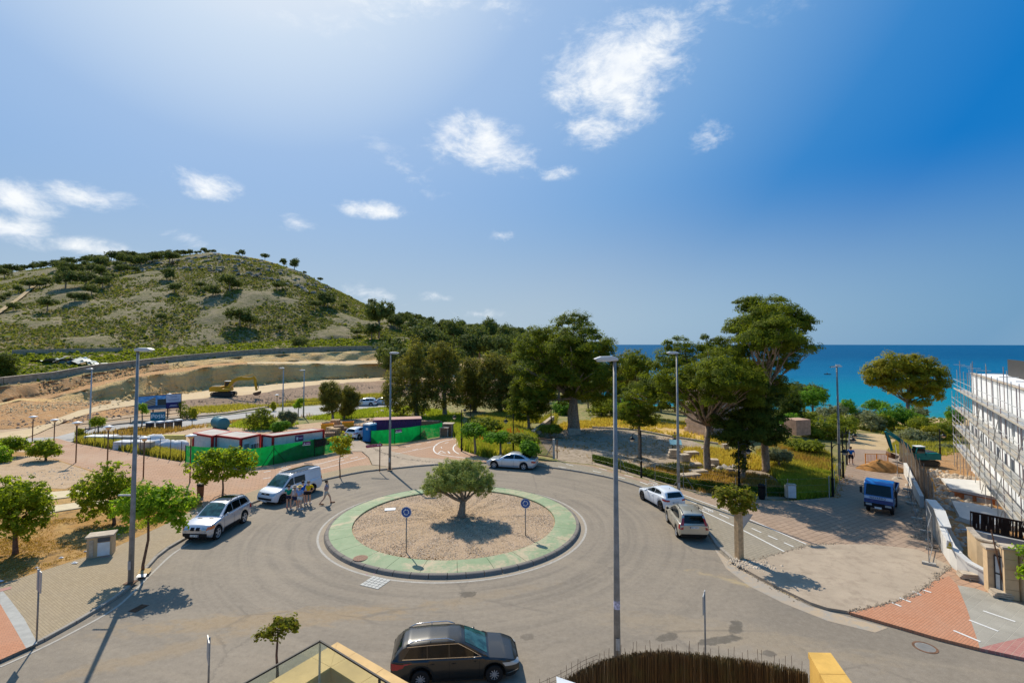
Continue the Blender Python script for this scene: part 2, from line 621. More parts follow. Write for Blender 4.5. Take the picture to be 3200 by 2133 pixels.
def foliage(name,dark,light,yellow=None,transl=0.35,scale=0.6,hue=0.0):
 m,b,p=new_mat(name)
 g=b.new('ShaderNodeNewGeometry')
 n=b.noise(g.outputs['Position'],scale,3,0.6)
 ri=g.outputs['Random Per Island']
 f=b.math('ADD',b.math('MULTIPLY',b.ramp(n,0.32,0.68),0.6),b.math('MULTIPLY',ri,0.4))
 c=b.mix(f,dark,light)
 if yellow:
  n2=b.noise(g.outputs['Position'],scale*2.3,3,0.6)
  k=b.math('MULTIPLY',b.ramp(n2,0.52,0.72),b.math('ADD',b.math('MULTIPLY',ri,.7),.3))
  c=b.mix(k,c,yellow)
 b.put(p.inputs['Base Color'],c)
 p.inputs['Roughness'].default_value=0.75
 p.inputs['Specular IOR Level'].default_value=0.12
 tr=b.new('ShaderNodeBsdfTranslucent')
 b.put(tr.inputs['Color'],b.mix(0.35,c,tuple(min(1,x*1.9)for x in(light[0]*1.5,light[1]*1.5,light[2]*.5))))
 mx=b.new('ShaderNodeMixShader')
 mx.inputs[0].default_value=transl
 b.l.new(p.outputs[0],mx.inputs[1])
 b.l.new(tr.outputs[0],mx.inputs[2])
 out=[x for x in b.n if x.type=='OUTPUT_MATERIAL'][0]
 b.l.new(mx.outputs[0],out.inputs[0])
 return m
M={}
RB=(-3.8,34.9)
RBR=8.35
def mat_asphalt():
 m,b,p=new_mat('asphalt')
 g=b.new('ShaderNodeNewGeometry')
 P=g.outputs['Position']
 q=b.vmath('SUBTRACT',P,(RB[0],RB[1],0.0))
 x,y,z=b.sep(q)
 rad=b.vmath('LENGTH',b.combine(x,y,0.0))
 ang=b.math('ARCTAN2',y,x)
 ring=b.noise(b.combine(b.math('MULTIPLY',rad,1.9),b.math('MULTIPLY',ang,0.8),0.0),1.0,5,0.65,0.3)
 ring_f=b.ramp(rad,22.0,9.0)
 wear=b.noise(b.vmath('ADD',b.scale(P,(0.09,0.42,1)),b.combine(0.0,b.math('MULTIPLY',x,0.14),0.0)),1.2,6,0.62,0.5)
 big=b.noise(P,0.16,5,0.6,0.6)
 fine=b.noise(P,30.0,4,0.8)
 grit=b.noise(P,4.0,6,0.75)
 c=b.mix(b.ramp(big,0.3,0.7),(0.237,0.198,0.152),(0.311,0.257,0.194))
 c=b.mix(b.math('MULTIPLY',b.ramp(ring,0.35,0.65),b.math('MULTIPLY',ring_f,0.6)),c,(0.195,0.164,0.130))
 c=b.mix(b.math('MULTIPLY',b.ramp(ring,0.66,0.42),b.math('MULTIPLY',ring_f,0.5)),c,(0.320,0.265,0.200))
 c=b.mix(b.math('MULTIPLY',b.ramp(wear,0.5,0.7),0.6),c,(0.332,0.273,0.200))
 c=b.mix(b.math('MULTIPLY',b.ramp(wear,0.46,0.3),0.4),c,(0.203,0.175,0.141))
 for(cx,cy,ax,ay,ang_d,amt,colr)in((-10.4,22.8,7.5,.85,8,.75,(0.349,0.249,0.141)),(-13.6,20.4,5.0,.55,30,.55,(0.349,0.253,0.148)),(-2.0,24.6,4.5,.5,20,.35,(0.332,0.245,0.148)),(9.0,21.6,6.5,1.1,-18,.45,(0.357,0.276,0.178)),(17.5,22.6,9.0,.7,-33,.6,(0.373,0.269,0.148)),(14.0,24.5,5.5,.28,-34,.8,(0.465,0.356,0.192))):
  t=R(ang_d)
  dx=b.math('SUBTRACT',b.sep(P)[0],cx)
  dy=b.math('SUBTRACT',b.sep(P)[1],cy)
  u=b.math('ADD',b.math('MULTIPLY',dx,math.cos(t)/ax),b.math('MULTIPLY',dy,math.sin(t)/ax))
  v=b.math('ADD',b.math('MULTIPLY',dx,-math.sin(t)/ay),b.math('MULTIPLY',dy,math.cos(t)/ay))
  rr=b.vmath('LENGTH',b.combine(u,v,0.0))
  nn=b.noise(b.scale(P,(.8,1.6,1)),1.3,6,0.65,0.4)
  k=b.ramp(b.math('ADD',rr,b.math('MULTIPLY',b.math('SUBTRACT',nn,.5),2.6)),1.15,0.35)
  c=b.mix(b.math('MULTIPLY',k,amt),c,colr)
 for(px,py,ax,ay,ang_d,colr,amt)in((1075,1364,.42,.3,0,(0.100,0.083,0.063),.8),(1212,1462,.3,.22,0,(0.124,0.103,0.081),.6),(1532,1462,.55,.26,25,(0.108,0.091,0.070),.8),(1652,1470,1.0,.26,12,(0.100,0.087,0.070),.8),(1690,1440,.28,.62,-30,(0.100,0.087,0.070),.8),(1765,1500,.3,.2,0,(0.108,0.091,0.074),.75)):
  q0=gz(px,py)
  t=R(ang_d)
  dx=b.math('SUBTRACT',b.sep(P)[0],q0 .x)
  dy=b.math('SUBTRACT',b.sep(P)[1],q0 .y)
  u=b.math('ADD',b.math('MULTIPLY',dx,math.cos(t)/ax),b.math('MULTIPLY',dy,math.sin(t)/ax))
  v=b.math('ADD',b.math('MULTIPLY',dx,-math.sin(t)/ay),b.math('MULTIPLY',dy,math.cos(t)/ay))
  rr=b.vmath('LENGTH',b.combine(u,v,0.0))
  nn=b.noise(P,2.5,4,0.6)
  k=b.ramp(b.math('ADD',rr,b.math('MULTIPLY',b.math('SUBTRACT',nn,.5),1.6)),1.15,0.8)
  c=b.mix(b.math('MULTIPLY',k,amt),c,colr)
 c=b.mix(b.math('MULTIPLY',b.ramp(grit,0.45,0.75),0.30),c,(0.415,0.363,0.296))
 c=b.mix(b.math('MULTIPLY',b.ramp(grit,0.5,0.3),0.30),c,(0.141,0.118,0.096))
 c=b.mix(b.ramp(fine,0.35,0.7),b.mix(0.38,c,(0.083,0.075,0.065)),c)
 vo=b.new('ShaderNodeTexVoronoi',feature='DISTANCE_TO_EDGE')
 b.put(vo.inputs['Vector'],b.vmath('ADD',P,b.scale(b.combine(grit,wear,0.0),0.9)))
 vo.inputs['Scale'].default_value=0.16
 crack=b.math('MULTIPLY',b.ramp(vo.outputs[0],0.012,0.002),b.ramp(big,0.45,0.6))
 c=b.mix(b.math('MULTIPLY',crack,0.4),c,(0.124,0.107,0.089))
 b.put(p.inputs['Base Color'],c)
 p.inputs['Roughness'].default_value=0.82
 p.inputs['Specular IOR Level'].default_value=0.12
 bp=b.new('ShaderNodeBump')
 bp.inputs['Strength'].default_value=0.5
 bp.inputs['Distance'].default_value=0.01
 b.put(bp.inputs['Height'],fine)
 b.put(p.inputs['Normal'],bp.outputs[0])
 return m
def mat_pavers(name,c1,c2,joint,bw,bh,rot=0.0,jw=0.012,patch=None,offset=0.5):
 m,b,p=new_mat(name)
 g=b.new('ShaderNodeNewGeometry')
 P=g.outputs['Position']
 rt=b.new('ShaderNodeVectorRotate',rotation_type='Z_AXIS')
 b.put(rt.inputs['Vector'],P)
 rt.inputs['Angle'].default_value=rot
 br=b.new('ShaderNodeTexBrick')
 br.offset=offset
 b.put(br.inputs['Vector'],rt.outputs[0])
 br.inputs['Scale'].default_value=1.0
 br.inputs['Brick Width'].default_value=bw
 br.inputs['Row Height'].default_value=bh
 br.inputs['Mortar Size'].default_value=jw
 br.inputs['Mortar Smooth'].default_value=0.3
 br.inputs['Bias'].default_value=0.0
 b.put(br.inputs['Color1'],c1)
 b.put(br.inputs['Color2'],c2)
 b.put(br.inputs['Mortar'],joint)
 big=b.noise(P,0.35,5,0.6,0.4)
 fine=b.noise(P,18.0,5,0.7)
 c=b.mix(b.math('MULTIPLY',b.ramp(big,0.35,0.75),0.5),br.outputs[0],tuple(x*1.15+.05 for x in joint))
 if patch:
  n3=b.noise(P,0.12,4,0.6,0.8)
  c=b.mix(b.math('MULTIPLY',b.ramp(n3,0.5,0.68),0.6),c,patch)
 c=b.mix(b.math('MULTIPLY',b.ramp(fine,0.4,0.75),0.22),c,tuple(x*0.5 for x in c1))
 b.put(p.inputs['Base Color'],c)
 p.inputs['Roughness'].default_value=0.85
 p.inputs['Specular IOR Level'].default_value=0.15
 bp=b.new('ShaderNodeBump')
 bp.inputs['Strength'].default_value=0.6
 bp.inputs['Distance'].default_value=0.012
 bp.invert=True
 b.put(bp.inputs['Height'],br.outputs[1])
 b.put(p.inputs['Normal'],bp.outputs[0])
 return m
def mat_ground(name,c1,c2,c3,s1=0.4,s2=2.2,k3=(0.52,0.7),bump=0.7,fine_s=14.0,stretch=(1,1,1),bd=0.06):
 m,b,p=new_mat(name)
 g=b.new('ShaderNodeNewGeometry')
 P=b.scale(g.outputs['Position'],stretch)
 n1=b.noise(P,s1,6,0.62,0.6)
 n2=b.noise(P,s2,6,0.68,0.3)
 n3=b.noise(P,fine_s,5,0.7)
 c=b.mix(b.ramp(n1,0.35,0.65),c1,c2)
 c=b.mix(b.ramp(n2,*k3),c,c3)
 c=b.mix(b.math('MULTIPLY',b.ramp(n3,0.5,0.75),0.4),c,tuple(x*0.45 for x in c1))
 b.put(p.inputs['Base Color'],c)
 p.inputs['Roughness'].default_value=0.95
 p.inputs['Specular IOR Level'].default_value=0.15
 bp=b.new('ShaderNodeBump')
 bp.inputs['Strength'].default_value=bump
 bp.inputs['Distance'].default_value=bd
 b.put(bp.inputs['Height'],b.math('ADD',n2,b.math('MULTIPLY',n3,0.6)))
 b.put(p.inputs['Normal'],bp.outputs[0])
 return m
M['asphalt']=mat_asphalt()
M['pavers_grey']=mat_pavers('pavers_grey',(0.314,0.241,0.150),(0.370,0.288,0.182),(0.218,0.168,0.105),.20,.10,R(33),.007)
M['pavers_red']=mat_pavers('pavers_red',(0.389,0.225,0.136),(0.446,0.270,0.168),(0.275,0.171,0.108),.60,.40,R(-24),.03,patch=(0.446,0.324,0.232))
M['pavers_orange']=mat_pavers('pavers_orange',(0.460,0.202,0.111),(0.515,0.239,0.136),(0.331,0.175,0.102),.20,.10,R(-33),.01)
M['pavers_plaza']=mat_pavers('pavers_plaza',(0.323,0.225,0.155),(0.370,0.262,0.185),(0.209,0.147,0.101),.60,.40,R(-30),.028,patch=(0.351,0.276,0.197))
M['pavers_cycle']=mat_pavers('pavers_cycle',(0.270,0.232,0.172),(0.310,0.267,0.199),(0.198,0.168,0.125),.40,.20,R(-33),.014)
M['pavers_dark']=mat_pavers('pavers_dark',(.28,.255,.21),(.32,.29,.24),(.36,.33,.27),.4,.4,R(-33),.012,offset=0.0)
M['pavers_maroon']=mat_pavers('pavers_maroon',(.36,.15,.13),(.4,.18,.15),(.42,.28,.22),.20,.20,R(-33),.01,offset=0.0)
M['apron']=mat_ground('concrete_apron',(0.354,0.283,0.209),(0.419,0.335,0.246),(0.304,0.239,0.176),.30,1.6,(.45,.7),.25,16.0)
M['soil']=mat_ground('dry_soil',(.36,.24,.13),(.44,.30,.17),(.22,.16,.085),.5,2.4)
M['dry_grass_soil']=mat_ground('dry_grass_soil',(.36,.195,.06),(.44,.27,.10),(.18,.11,.045),.5,2.0,(.48,.66),1.0,20.0)
M['pale_soil']=mat_ground('pale_soil',(0.432,0.299,0.180),(0.478,0.343,0.221),(0.294,0.194,0.107),.45,1.6,(.52,.72),.9,10.0,(1,2.2,1))
M['ruin_soil']=mat_ground('ruin_yard_soil',(.31,.245,.175),(.38,.30,.225),(.22,.17,.11),.4,1.6,(.45,.65),1.0,9.0)  # mottled grey-brown soil of the ruin yard
M['field']=mat_ground('field_ground',(.25,.22,.09),(.33,.25,.12),(.15,.17,.05),.12,1.0,(.42,.62),.9,8.0)
M['grass_field']=mat_ground('grass_ground',(.19,.17,.055),(.27,.20,.09),(.13,.14,.035),.15,1.2,(.4,.65),.9,9.0)
M['golden']=mat_ground('golden_grass_ground',(.52,.34,.08),(.47,.31,.12),(.5,.4,.26),.2,1.0,(.5,.7),.8,12.0)
M['plateau']=mat_ground('excavated_floor',(.56,.42,.24),(.50,.37,.22),(.62,.5,.34),.12,.7,(.5,.7),.5,6.0,(1,3,1))
M['cliff']=None
M['concrete']=simple('concrete',(.42,.38,.32),.9,bump=.3,dirt=.3)
M['kerb']=simple('kerb_stone',(.31,.275,.23),.9,bump=.3,bscale=60,dirt=.4,scale=2.0)
M['kerb_dark']=simple('island_kerb_stone',(.20,.175,.15),.9,bump=.3,bscale=60,dirt=.4,scale=1.2)
M['white_line']=simple('road_marking_white',(.66,.64,.6),.7,var=.1,scale=8,dirt=.5)
M['faint_line']=simple('worn_road_marking',(.37,.34,.295),.8,var=.12,scale=5,dirt=.6)
M['galv']=simple('galvanised_steel',(.42,.42,.41),.55,.35,.12,6)
M['galv_dark']=simple('weathered_steel_post',(.26,.25,.235),.6,.25,.2,3)
M['lamp_head']=simple('lamp_head_grey',(.55,.56,.57),.45,.1)
M['black_iron']=simple('black_iron',(.012,.014,.015),.45)
M['black']=simple('black_plastic',(.012,.012,.013),.5)
M['rubber']=simple('tyre_rubber',(.018,.018,.018),.8)
M['white']=simple('white_plastic',(.72,.73,.73),.45,dirt=.12)
M['red']=simple('red_trim',(.42,.02,.02),.5)
M['purple']=simple('purple_panel',(.12,.035,.13),.5,dirt=.2)
M['magenta']=simple('magenta_sign',(.36,.05,.10),.5)
M['green_net']=None
M['yellow']=simple('machine_yellow',(.62,.33,.02),.5,dirt=.35,scale=2)
M['teal']=simple('machine_teal',(.0,.17,.19),.45,dirt=.3,scale=2)
M['dark_metal']=simple('dark_metal',(.05,.045,.04),.6,dirt=.4)
M['rust']=simple('rusty_steel',(.16,.085,.05),.8,var=.3,scale=4)
M['bark']=simple('pine_bark',(.30,.22,.155),.95,var=.35,scale=5,bump=1.0,bscale=9)
M['bark_grey']=simple('grey_bark',(.24,.20,.155),.95,var=.3,scale=6,bump=1.0,bscale=14)
M['bark_thin']=simple('young_tree_bark',(.16,.09,.06),.9,var=.3,scale=8)
M['stone']=simple('old_cut_stone',(.46,.38,.29),.95,var=.2,scale=3,bump=.6,bscale=12,dirt=.4)
M['stone_wall']=simple('rubble_stone',(.37,.30,.215),.95,var=.25,scale=1.4,bump=.8,bscale=5,dirt=.5)
M['sandstone']=simple('sandstone_slab',(.60,.39,.17),.75,var=.12,scale=2.2,bump=.12,bscale=70,dirt=.12)
M['wood_pale']=simple('pale_timber',(.5,.34,.19),.8,var=.2,scale=6,dirt=.2)
M['wood_brown']=simple('brown_timber',(.26,.16,.10),.8,var=.2,scale=6)
M['render_beige']=simple('beige_render',(.55,.40,.24),.9,var=.08,scale=1.5,dirt=.2)
M['render_white']=simple('white_render',(.62,.60,.56),.85,var=.06,scale=1,dirt=.2)
M['facade_white']=simple('white_insulation_board',(.74,.76,.78),.8,var=.05,scale=1.2,dirt=.1)
M['block_grey']=simple('grey_blockwork',(.34,.34,.33),.9,var=.1,scale=2,dirt=.3)
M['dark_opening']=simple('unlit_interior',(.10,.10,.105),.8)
M['rim']=simple('alloy_rim',(.44,.44,.45),.35,.4)
M['rim_dark']=simple('dark_alloy_rim',(.06,.06,.065),.35,.6)
M['chrome']=simple('chrome_trim',(.7,.7,.72),.18,.95)
M['lens_red']=simple('red_tail_lens',(.38,.008,.012),.2,coat=.6)
M['lens_clear']=simple('headlamp_lens',(.45,.48,.5),.12,.3,coat=.6)
M['lens_orange']=simple('orange_indicator_lens',(.75,.17,.03),.2,coat=.6)
M['plate']=simple('number_plate',(.72,.72,.7),.5)
M['plate_ink']=simple('plate_lettering',(.03,.03,.05),.6)
M['blue_sign']=simple('blue_sign_face',(.01,.075,.30),.4)
M['blue']=simple('blue_plastic',(.0,.12,.33),.5,dirt=.2)
M['navy']=simple('navy_print',(.02,.02,.12),.5)
M['tank_teal']=simple('teal_glassfibre',(.06,.19,.22),.5,dirt=.2)
M['cloth_white']=simple('white_sacking',(.62,.61,.6),.9,bump=.6,bscale=7,dirt=.2)
M['tile_pale']=simple('pale_path_concrete',(.56,.46,.29),.9,bump=.2,dirt=.15)
def mat_glass(name,tint=(.004,.007,.008),rough=0.04,spec=0.4):
 m,b,p=new_mat(name)
 g=b.new('ShaderNodeNewGeometry')
 n=b.noise(g.outputs['Position'],3.0,3,0.6)
 b.put(p.inputs['Base Color'],b.mix(b.ramp(n,.35,.65),tuple(x*.6 for x in tint),tuple(x*1.5 for x in tint)))
 p.inputs['Roughness'].default_value=rough
 p.inputs['Specular IOR Level'].default_value=spec
 return m
M['car_glass']=mat_glass('car_glass')
M['car_glass_green']=mat_glass('green_tinted_windscreen',(.022,.07,.072),.05)
M['building_glass']=mat_glass('dark_window_glass',(.05,.06,.07),.1)
def mat_rail_glass():
 m,b,p=new_mat('balustrade_glass')
 p.inputs['Base Color'].default_value=(.55,.78,.66,1)
 p.inputs['Roughness'].default_value=.02
 t=b.new('ShaderNodeBsdfTransparent')
 t.inputs[0].default_value=(.92,.97,.94,1)
 gl_=b.new('ShaderNodeBsdfGlossy')
 gl_.inputs['Roughness'].default_value=.02
 gl_.inputs['Color'].default_value=(.8,.9,.85,1)
 mx=b.new('ShaderNodeMixShader')
 mx.inputs[0].default_value=.06
 b.l.new(t.outputs[0],mx.inputs[1])
 b.l.new(gl_.outputs[0],mx.inputs[2])
 df=b.new('ShaderNodeBsdfDiffuse')
 df.inputs[0].default_value=(.30,.42,.36,1)
 mx2=b.new('ShaderNodeMixShader')
 mx2 .inputs[0].default_value=.07
 b.l.new(mx.outputs[0],mx2 .inputs[1])
 b.l.new(df.outputs[0],mx2 .inputs[2])
 out=[x for x in b.n if x.type=='OUTPUT_MATERIAL'][0]
 b.l.new(mx2 .outputs[0],out.inputs[0])
 return m
M['rail_glass']=mat_rail_glass()
def mat_net(name,col,opacity=.86,col2=None):
 """woven shade netting: mostly opaque, lets some light through"""
 m,b,p=new_mat(name)
 g=b.new('ShaderNodeNewGeometry')
 P=g.outputs['Position']
 n=b.noise(b.scale(P,(1,1,.5)),1.2,5,.6,.4)
 c=b.mix(b.ramp(n,.35,.7),tuple(x*.65 for x in col),col)
 if col2:
  c=b.mix(b.ramp(b.noise(P,.5,3,.6),.55,.65),c,col2)
 b.put(p.inputs['Base Color'],c)
 p.inputs['Roughness'].default_value=.7
 tr=b.new('ShaderNodeBsdfTranslucent')
 b.put(tr.inputs[0],c)
 mx=b.new('ShaderNodeMixShader')
 mx.inputs[0].default_value=.5
 b.l.new(p.outputs[0],mx.inputs[1])
 b.l.new(tr.outputs[0],mx.inputs[2])
 tp=b.new('ShaderNodeBsdfTransparent')
 m2=b.new('ShaderNodeMixShader')
 b.put(m2 .inputs[0],b.ramp(b.noise(P,2.5,4,.6),.3,.6,opacity-.12,min(1,opacity+.08)))
 b.l.new(tp.outputs[0],m2 .inputs[1])
 b.l.new(mx.outputs[0],m2 .inputs[2])
 out=[x for x in b.n if x.type=='OUTPUT_MATERIAL'][0]
 b.l.new(m2 .outputs[0],out.inputs[0])
 return m
M['green_net']=mat_net('green_shade_netting',(.0,.30,.055),.9)
M['black_net']=mat_net('dark_camouflage_netting',(.035,.03,.03),.93)
M['tan_net']=mat_net('brown_shade_netting',(.22,.16,.11),.85)
def mat_wire_mesh():
 """far wire mesh whose single wires are below a pixel"""
 m,b,p=new_mat('wire_mesh')
 g=b.new('ShaderNodeNewGeometry')
 P=g.outputs['Position']
 p.inputs['Base Color'].default_value=(.3,.3,.29,1)
 p.inputs['Metallic'].default_value=.4
 p.inputs['Roughness'].default_value=.5
 x,y,z=b.sep(P)
 s=b.math('ADD',x,b.math('MULTIPLY',y,.8))
 a=b.math('LESS_THAN',b.math('FRACT',b.math('MULTIPLY',s,10.0)),.035)
 c=b.math('LESS_THAN',b.math('FRACT',b.math('MULTIPLY',z,5.0)),.025)
 tp=b.new('ShaderNodeBsdfTransparent')
 mx=b.new('ShaderNodeMixShader')
 b.put(mx.inputs[0],b.math('MAXIMUM',a,c))
 b.l.new(tp.outputs[0],mx.inputs[1])
 b.l.new(p.outputs[0],mx.inputs[2])
 out=[q for q in b.n if q.type=='OUTPUT_MATERIAL'][0]
 b.l.new(mx.outputs[0],out.inputs[0])
 return m
M['wire']=mat_wire_mesh()
def mat_cliff():
 m,b,p=new_mat('cut_marl_face')
 g=b.new('ShaderNodeNewGeometry')
 P=g.outputs['Position']
 st=b.noise(b.scale(P,(.25,.25,1.6)),1.0,5,.6,.5)
 big=b.noise(P,.06,4,.6,.3)
 vert=b.noise(b.scale(P,(1.2,1.2,.25)),1.0,5,.7)
 c=b.mix(b.ramp(big,.35,.65),(.70,.50,.20),(.68,.38,.12))
 c=b.mix(b.math('MULTIPLY',b.ramp(st,.42,.68),.7),c,(.50,.37,.2))
 c=b.mix(b.math('MULTIPLY',b.ramp(vert,.5,.72),.5),c,(.34,.24,.11))
 b.put(p.inputs['Base Color'],c)
 p.inputs['Roughness'].default_value=.95
 bp=b.new('ShaderNodeBump')
 bp.inputs['Strength'].default_value=1.0
 bp.inputs['Distance'].default_value=.5
 b.put(bp.inputs['Height'],b.math('ADD',vert,b.noise(P,1.4,6,.7)))
 b.put(p.inputs['Normal'],bp.outputs[0])
 return m
M['cliff']=mat_cliff()
M['rubble']=mat_ground('orange_dug_earth',(.50,.265,.105),(.42,.24,.11),(.60,.42,.24),.14,.8,(.5,.72),1.0,4.0,(1,2.0,1),.3)
M['brown_bank']=mat_ground('brown_dug_bank',(.24,.165,.11),(.30,.20,.135),(.38,.26,.17),.2,1.2,(.5,.7),1.0,5.0,(1,1,1),.25)
M['scrub_bank']=mat_ground('scrubby_bank',(.26,.21,.09),(.30,.21,.11),(.13,.13,.045),.1,.7,(.45,.65),1.0,4.0,(1,1,1),.2)
M['hill']=mat_ground('stony_hillside',(.23,.185,.095),(.28,.225,.13),(.16,.145,.055),.035,.35,(.42,.62),1.0,1.6,(1,1,1),.6)
M['track']=mat_ground('hill_track',(.42,.27,.16),(.46,.32,.2),(.36,.26,.17),.2,1.0)
M['sand']=mat_ground('sandy_path',(.44,.31,.15),(.50,.36,.2),(.36,.25,.12),.2,1.3)
M['gravel_bed']=mat_ground('gravel_base',(0.387,0.271,0.166),(0.440,0.312,0.202),(0.282,0.189,0.108),.8,6.0)
M['gravel']=simple('gravel_stone',(.52,.40,.30),.9,var=.35,scale=2.5)
def mat_gravel():
 m,b,p=new_mat('gravel_stones')
 g=b.new('ShaderNodeNewGeometry')
 ri=g.outputs['Random Per Island']
 n=b.noise(g.outputs['Position'],.6,3,.6)
 c=b.mix(ri,(.20,.135,.085),(.60,.455,.32))
 c=b.mix(b.math('MULTIPLY',b.ramp(n,.45,.7),.4),c,(.50,.36,.22))
 b.put(p.inputs['Base Color'],c)
 p.inputs['Roughness'].default_value=.9
 return m
M['gravel']=mat_gravel()
def mat_green_ring():
 m,b,p=new_mat('worn_green_paint')
 g=b.new('ShaderNodeNewGeometry')
 P=g.outputs['Position']
 n1=b.noise(P,.45,6,.68,.8)
 n2=b.noise(P,4.0,5,.7,.4)
 c=b.mix(b.ramp(b.noise(P,1.2,4,.6),.35,.65),(.19,.26,.135),(.24,.30,.17))
 x=b.sep(P)[0]
 east=b.ramp(x,-7.0,6.0,0.0,.05)
 k=b.ramp(b.math('ADD',b.math('ADD',b.math('MULTIPLY',n1,.7),b.math('MULTIPLY',n2,.3)),east),.48,.64)
 c=b.mix(b.math('MULTIPLY',k,.85),c,(.47,.36,.235))
 c=b.mix(b.math('MULTIPLY',b.ramp(n2,.6,.8),.35),c,(.20,.27,.16))
 b.put(p.inputs['Base Color'],c)
 p.inputs['Roughness'].default_value=.8
 return m
M['green_ring']=mat_green_ring()
def mat_sea():
 m,b,p=new_mat('sea_water')
 g=b.new('ShaderNodeNewGeometry')
 P=g.outputs['Position']
 x,y,z=b.sep(P)
 dist=b.math('SUBTRACT',y,b.math('MULTIPLY',b.math('SUBTRACT',b.noise(b.scale(P,(.006,.004,1)),1.0,4,.6),.5),90.0))
 shallow=b.mix(b.ramp(dist,110.0,175.0),(.02,.21,.24),(.002,.19,.27))
 mid=b.mix(b.ramp(dist,150.0,330.0),shallow,(.002,.115,.235))
 deep=b.mix(b.ramp(dist,240.0,800.0),mid,(.001,.072,.175))
 streak=b.noise(b.scale(P,(.010,.06,1)),1.0,7,.72,.5)
 c=b.mix(b.math('MULTIPLY',b.ramp(streak,.45,.7),.55),deep,b.mix(.5,deep,(.03,.19,.32)))
 b.put(p.inputs['Base Color'],c)
 p.inputs['Roughness'].default_value=.5
 p.inputs['Specular IOR Level'].default_value=.02
 bp=b.new('ShaderNodeBump')
 bp.inputs['Strength'].default_value=.9
 bp.inputs['Distance'].default_value=.5
 b.put(bp.inputs['Height'],b.math('ADD',b.noise(b.scale(P,(.12,.35,1)),1.0,5,.7),b.noise(b.scale(P,(.9,1.8,1)),1.0,3,.6)))
 b.put(p.inputs['Normal'],bp.outputs[0])
 return m
M['sea']=mat_sea()
M['pine_leaf']=foliage('pine_needles',(0.041,0.068,0.009),(0.159,0.189,0.015),(0.414,0.403,0.028),.42,.45)
M['pine_dark']=foliage('dark_pine_needles',(0.033,0.055,0.011),(0.097,0.124,0.015),(0.235,0.247,0.022),.34,.35)
M['far_pine']=foliage('far_pine_needles',(0.069,0.094,0.026),(0.138,0.163,0.037),(0.221,0.221,0.039),.28,.12)
M['euca']=foliage('eucalyptus_leaves',(0.097,0.101,0.022),(0.214,0.195,0.035),(0.386,0.312,0.039),.38,.4)
M['olive_leaf']=foliage('olive_leaves',(0.117,0.163,0.044),(0.317,0.364,0.105),(0.414,0.429,0.088),.38,1.6)
M['lime_leaf']=foliage('bright_green_leaves',(0.103,0.195,0.013),(0.248,0.390,0.024),(0.414,0.494,0.033),.45,1.5)
M['street_leaf']=foliage('street_tree_leaves',(0.076,0.111,0.009),(0.248,0.312,0.022),(0.552,0.546,0.033),.55,1.5)
M['maroon_leaf']=foliage('reddish_green_leaves',(0.097,0.098,0.013),(0.221,0.234,0.024),(0.304,0.078,0.033),.4,3.0)
M['yellow_leaf']=foliage('yellow_green_leaves',(0.166,0.169,0.013),(0.414,0.364,0.022),(0.552,0.390,0.022),.45,1.5)
M['shrub_leaf']=foliage('shrub_leaves',(0.090,0.124,0.013),(0.207,0.234,0.022),(0.345,0.338,0.033),.38,.5)
M['bright_shrub']=foliage('bright_shrub_leaves',(0.062,0.143,0.013),(0.138,0.273,0.022),(0.248,0.364,0.033),.4,.6)
M['silver_shrub']=foliage('silvery_shrub_leaves',(0.117,0.137,0.066),(0.235,0.247,0.132),None,.3,.6)
M['golden_tree']=foliage('golden_green_leaves',(0.138,0.137,0.011),(0.304,0.273,0.022),(0.497,0.377,0.033),.42,.25)
M['scrub']=foliage('hill_scrub_leaves',(0.103,0.124,0.026),(0.207,0.215,0.044),(0.359,0.299,0.066),.30,.05)
M['hedge']=foliage('hedge_leaves',(0.048,0.078,0.011),(0.117,0.169,0.020),(0.166,0.221,0.022),.35,1.2)
M['grass_green']=foliage('green_grass_blades',(0.152,0.195,0.022),(0.304,0.351,0.039),(0.497,0.429,0.066),.4,.3)
M['grass_olive']=foliage('rank_weed_blades',(0.179,0.182,0.028),(0.359,0.312,0.055),(0.580,0.429,0.099),.4,.25)
M['grass_gold']=foliage('golden_grass_blades',(.40,.24,.035),(.62,.41,.08),(.68,.5,.16),.4,.3)
M['grass_dry']=foliage('dry_orange_grass',(.24,.12,.03),(.44,.25,.075),(.20,.17,.03),.35,.7)
M['poppy']=foliage('poppy_blooms',(.34,.03,.01),(.5,.07,.02),None,.4,1.0)
def mat_brushwood():
 m,b,p=new_mat('brushwood_sticks')
 g=b.new('ShaderNodeNewGeometry')
 ri=g.outputs['Random Per Island']
 n=b.noise(g.outputs['Position'],3.0,4,.6)
 c=b.mix(ri,(.055,.034,.014),(.24,.15,.055))
 c=b.mix(b.ramp(n,.45,.75),c,(.15,.12,.04))
 c=b.mix(b.math('GREATER_THAN',ri,.975),c,(.5,.38,.22))
 b.put(p.inputs['Base Color'],c)
 p.inputs['Roughness'].default_value=.9
 return m
M['brushwood']=mat_brushwood()
def mat_corrugated_roof():
 return simple('dusty_cabin_roof',(.44,.40,.35),.8,var=.15,scale=1.2,dirt=.3)
M['cabin_roof']=mat_corrugated_roof()
M['cabin_wall']=simple('cabin_wall_panel',(.60,.60,.58),.6,dirt=.12)
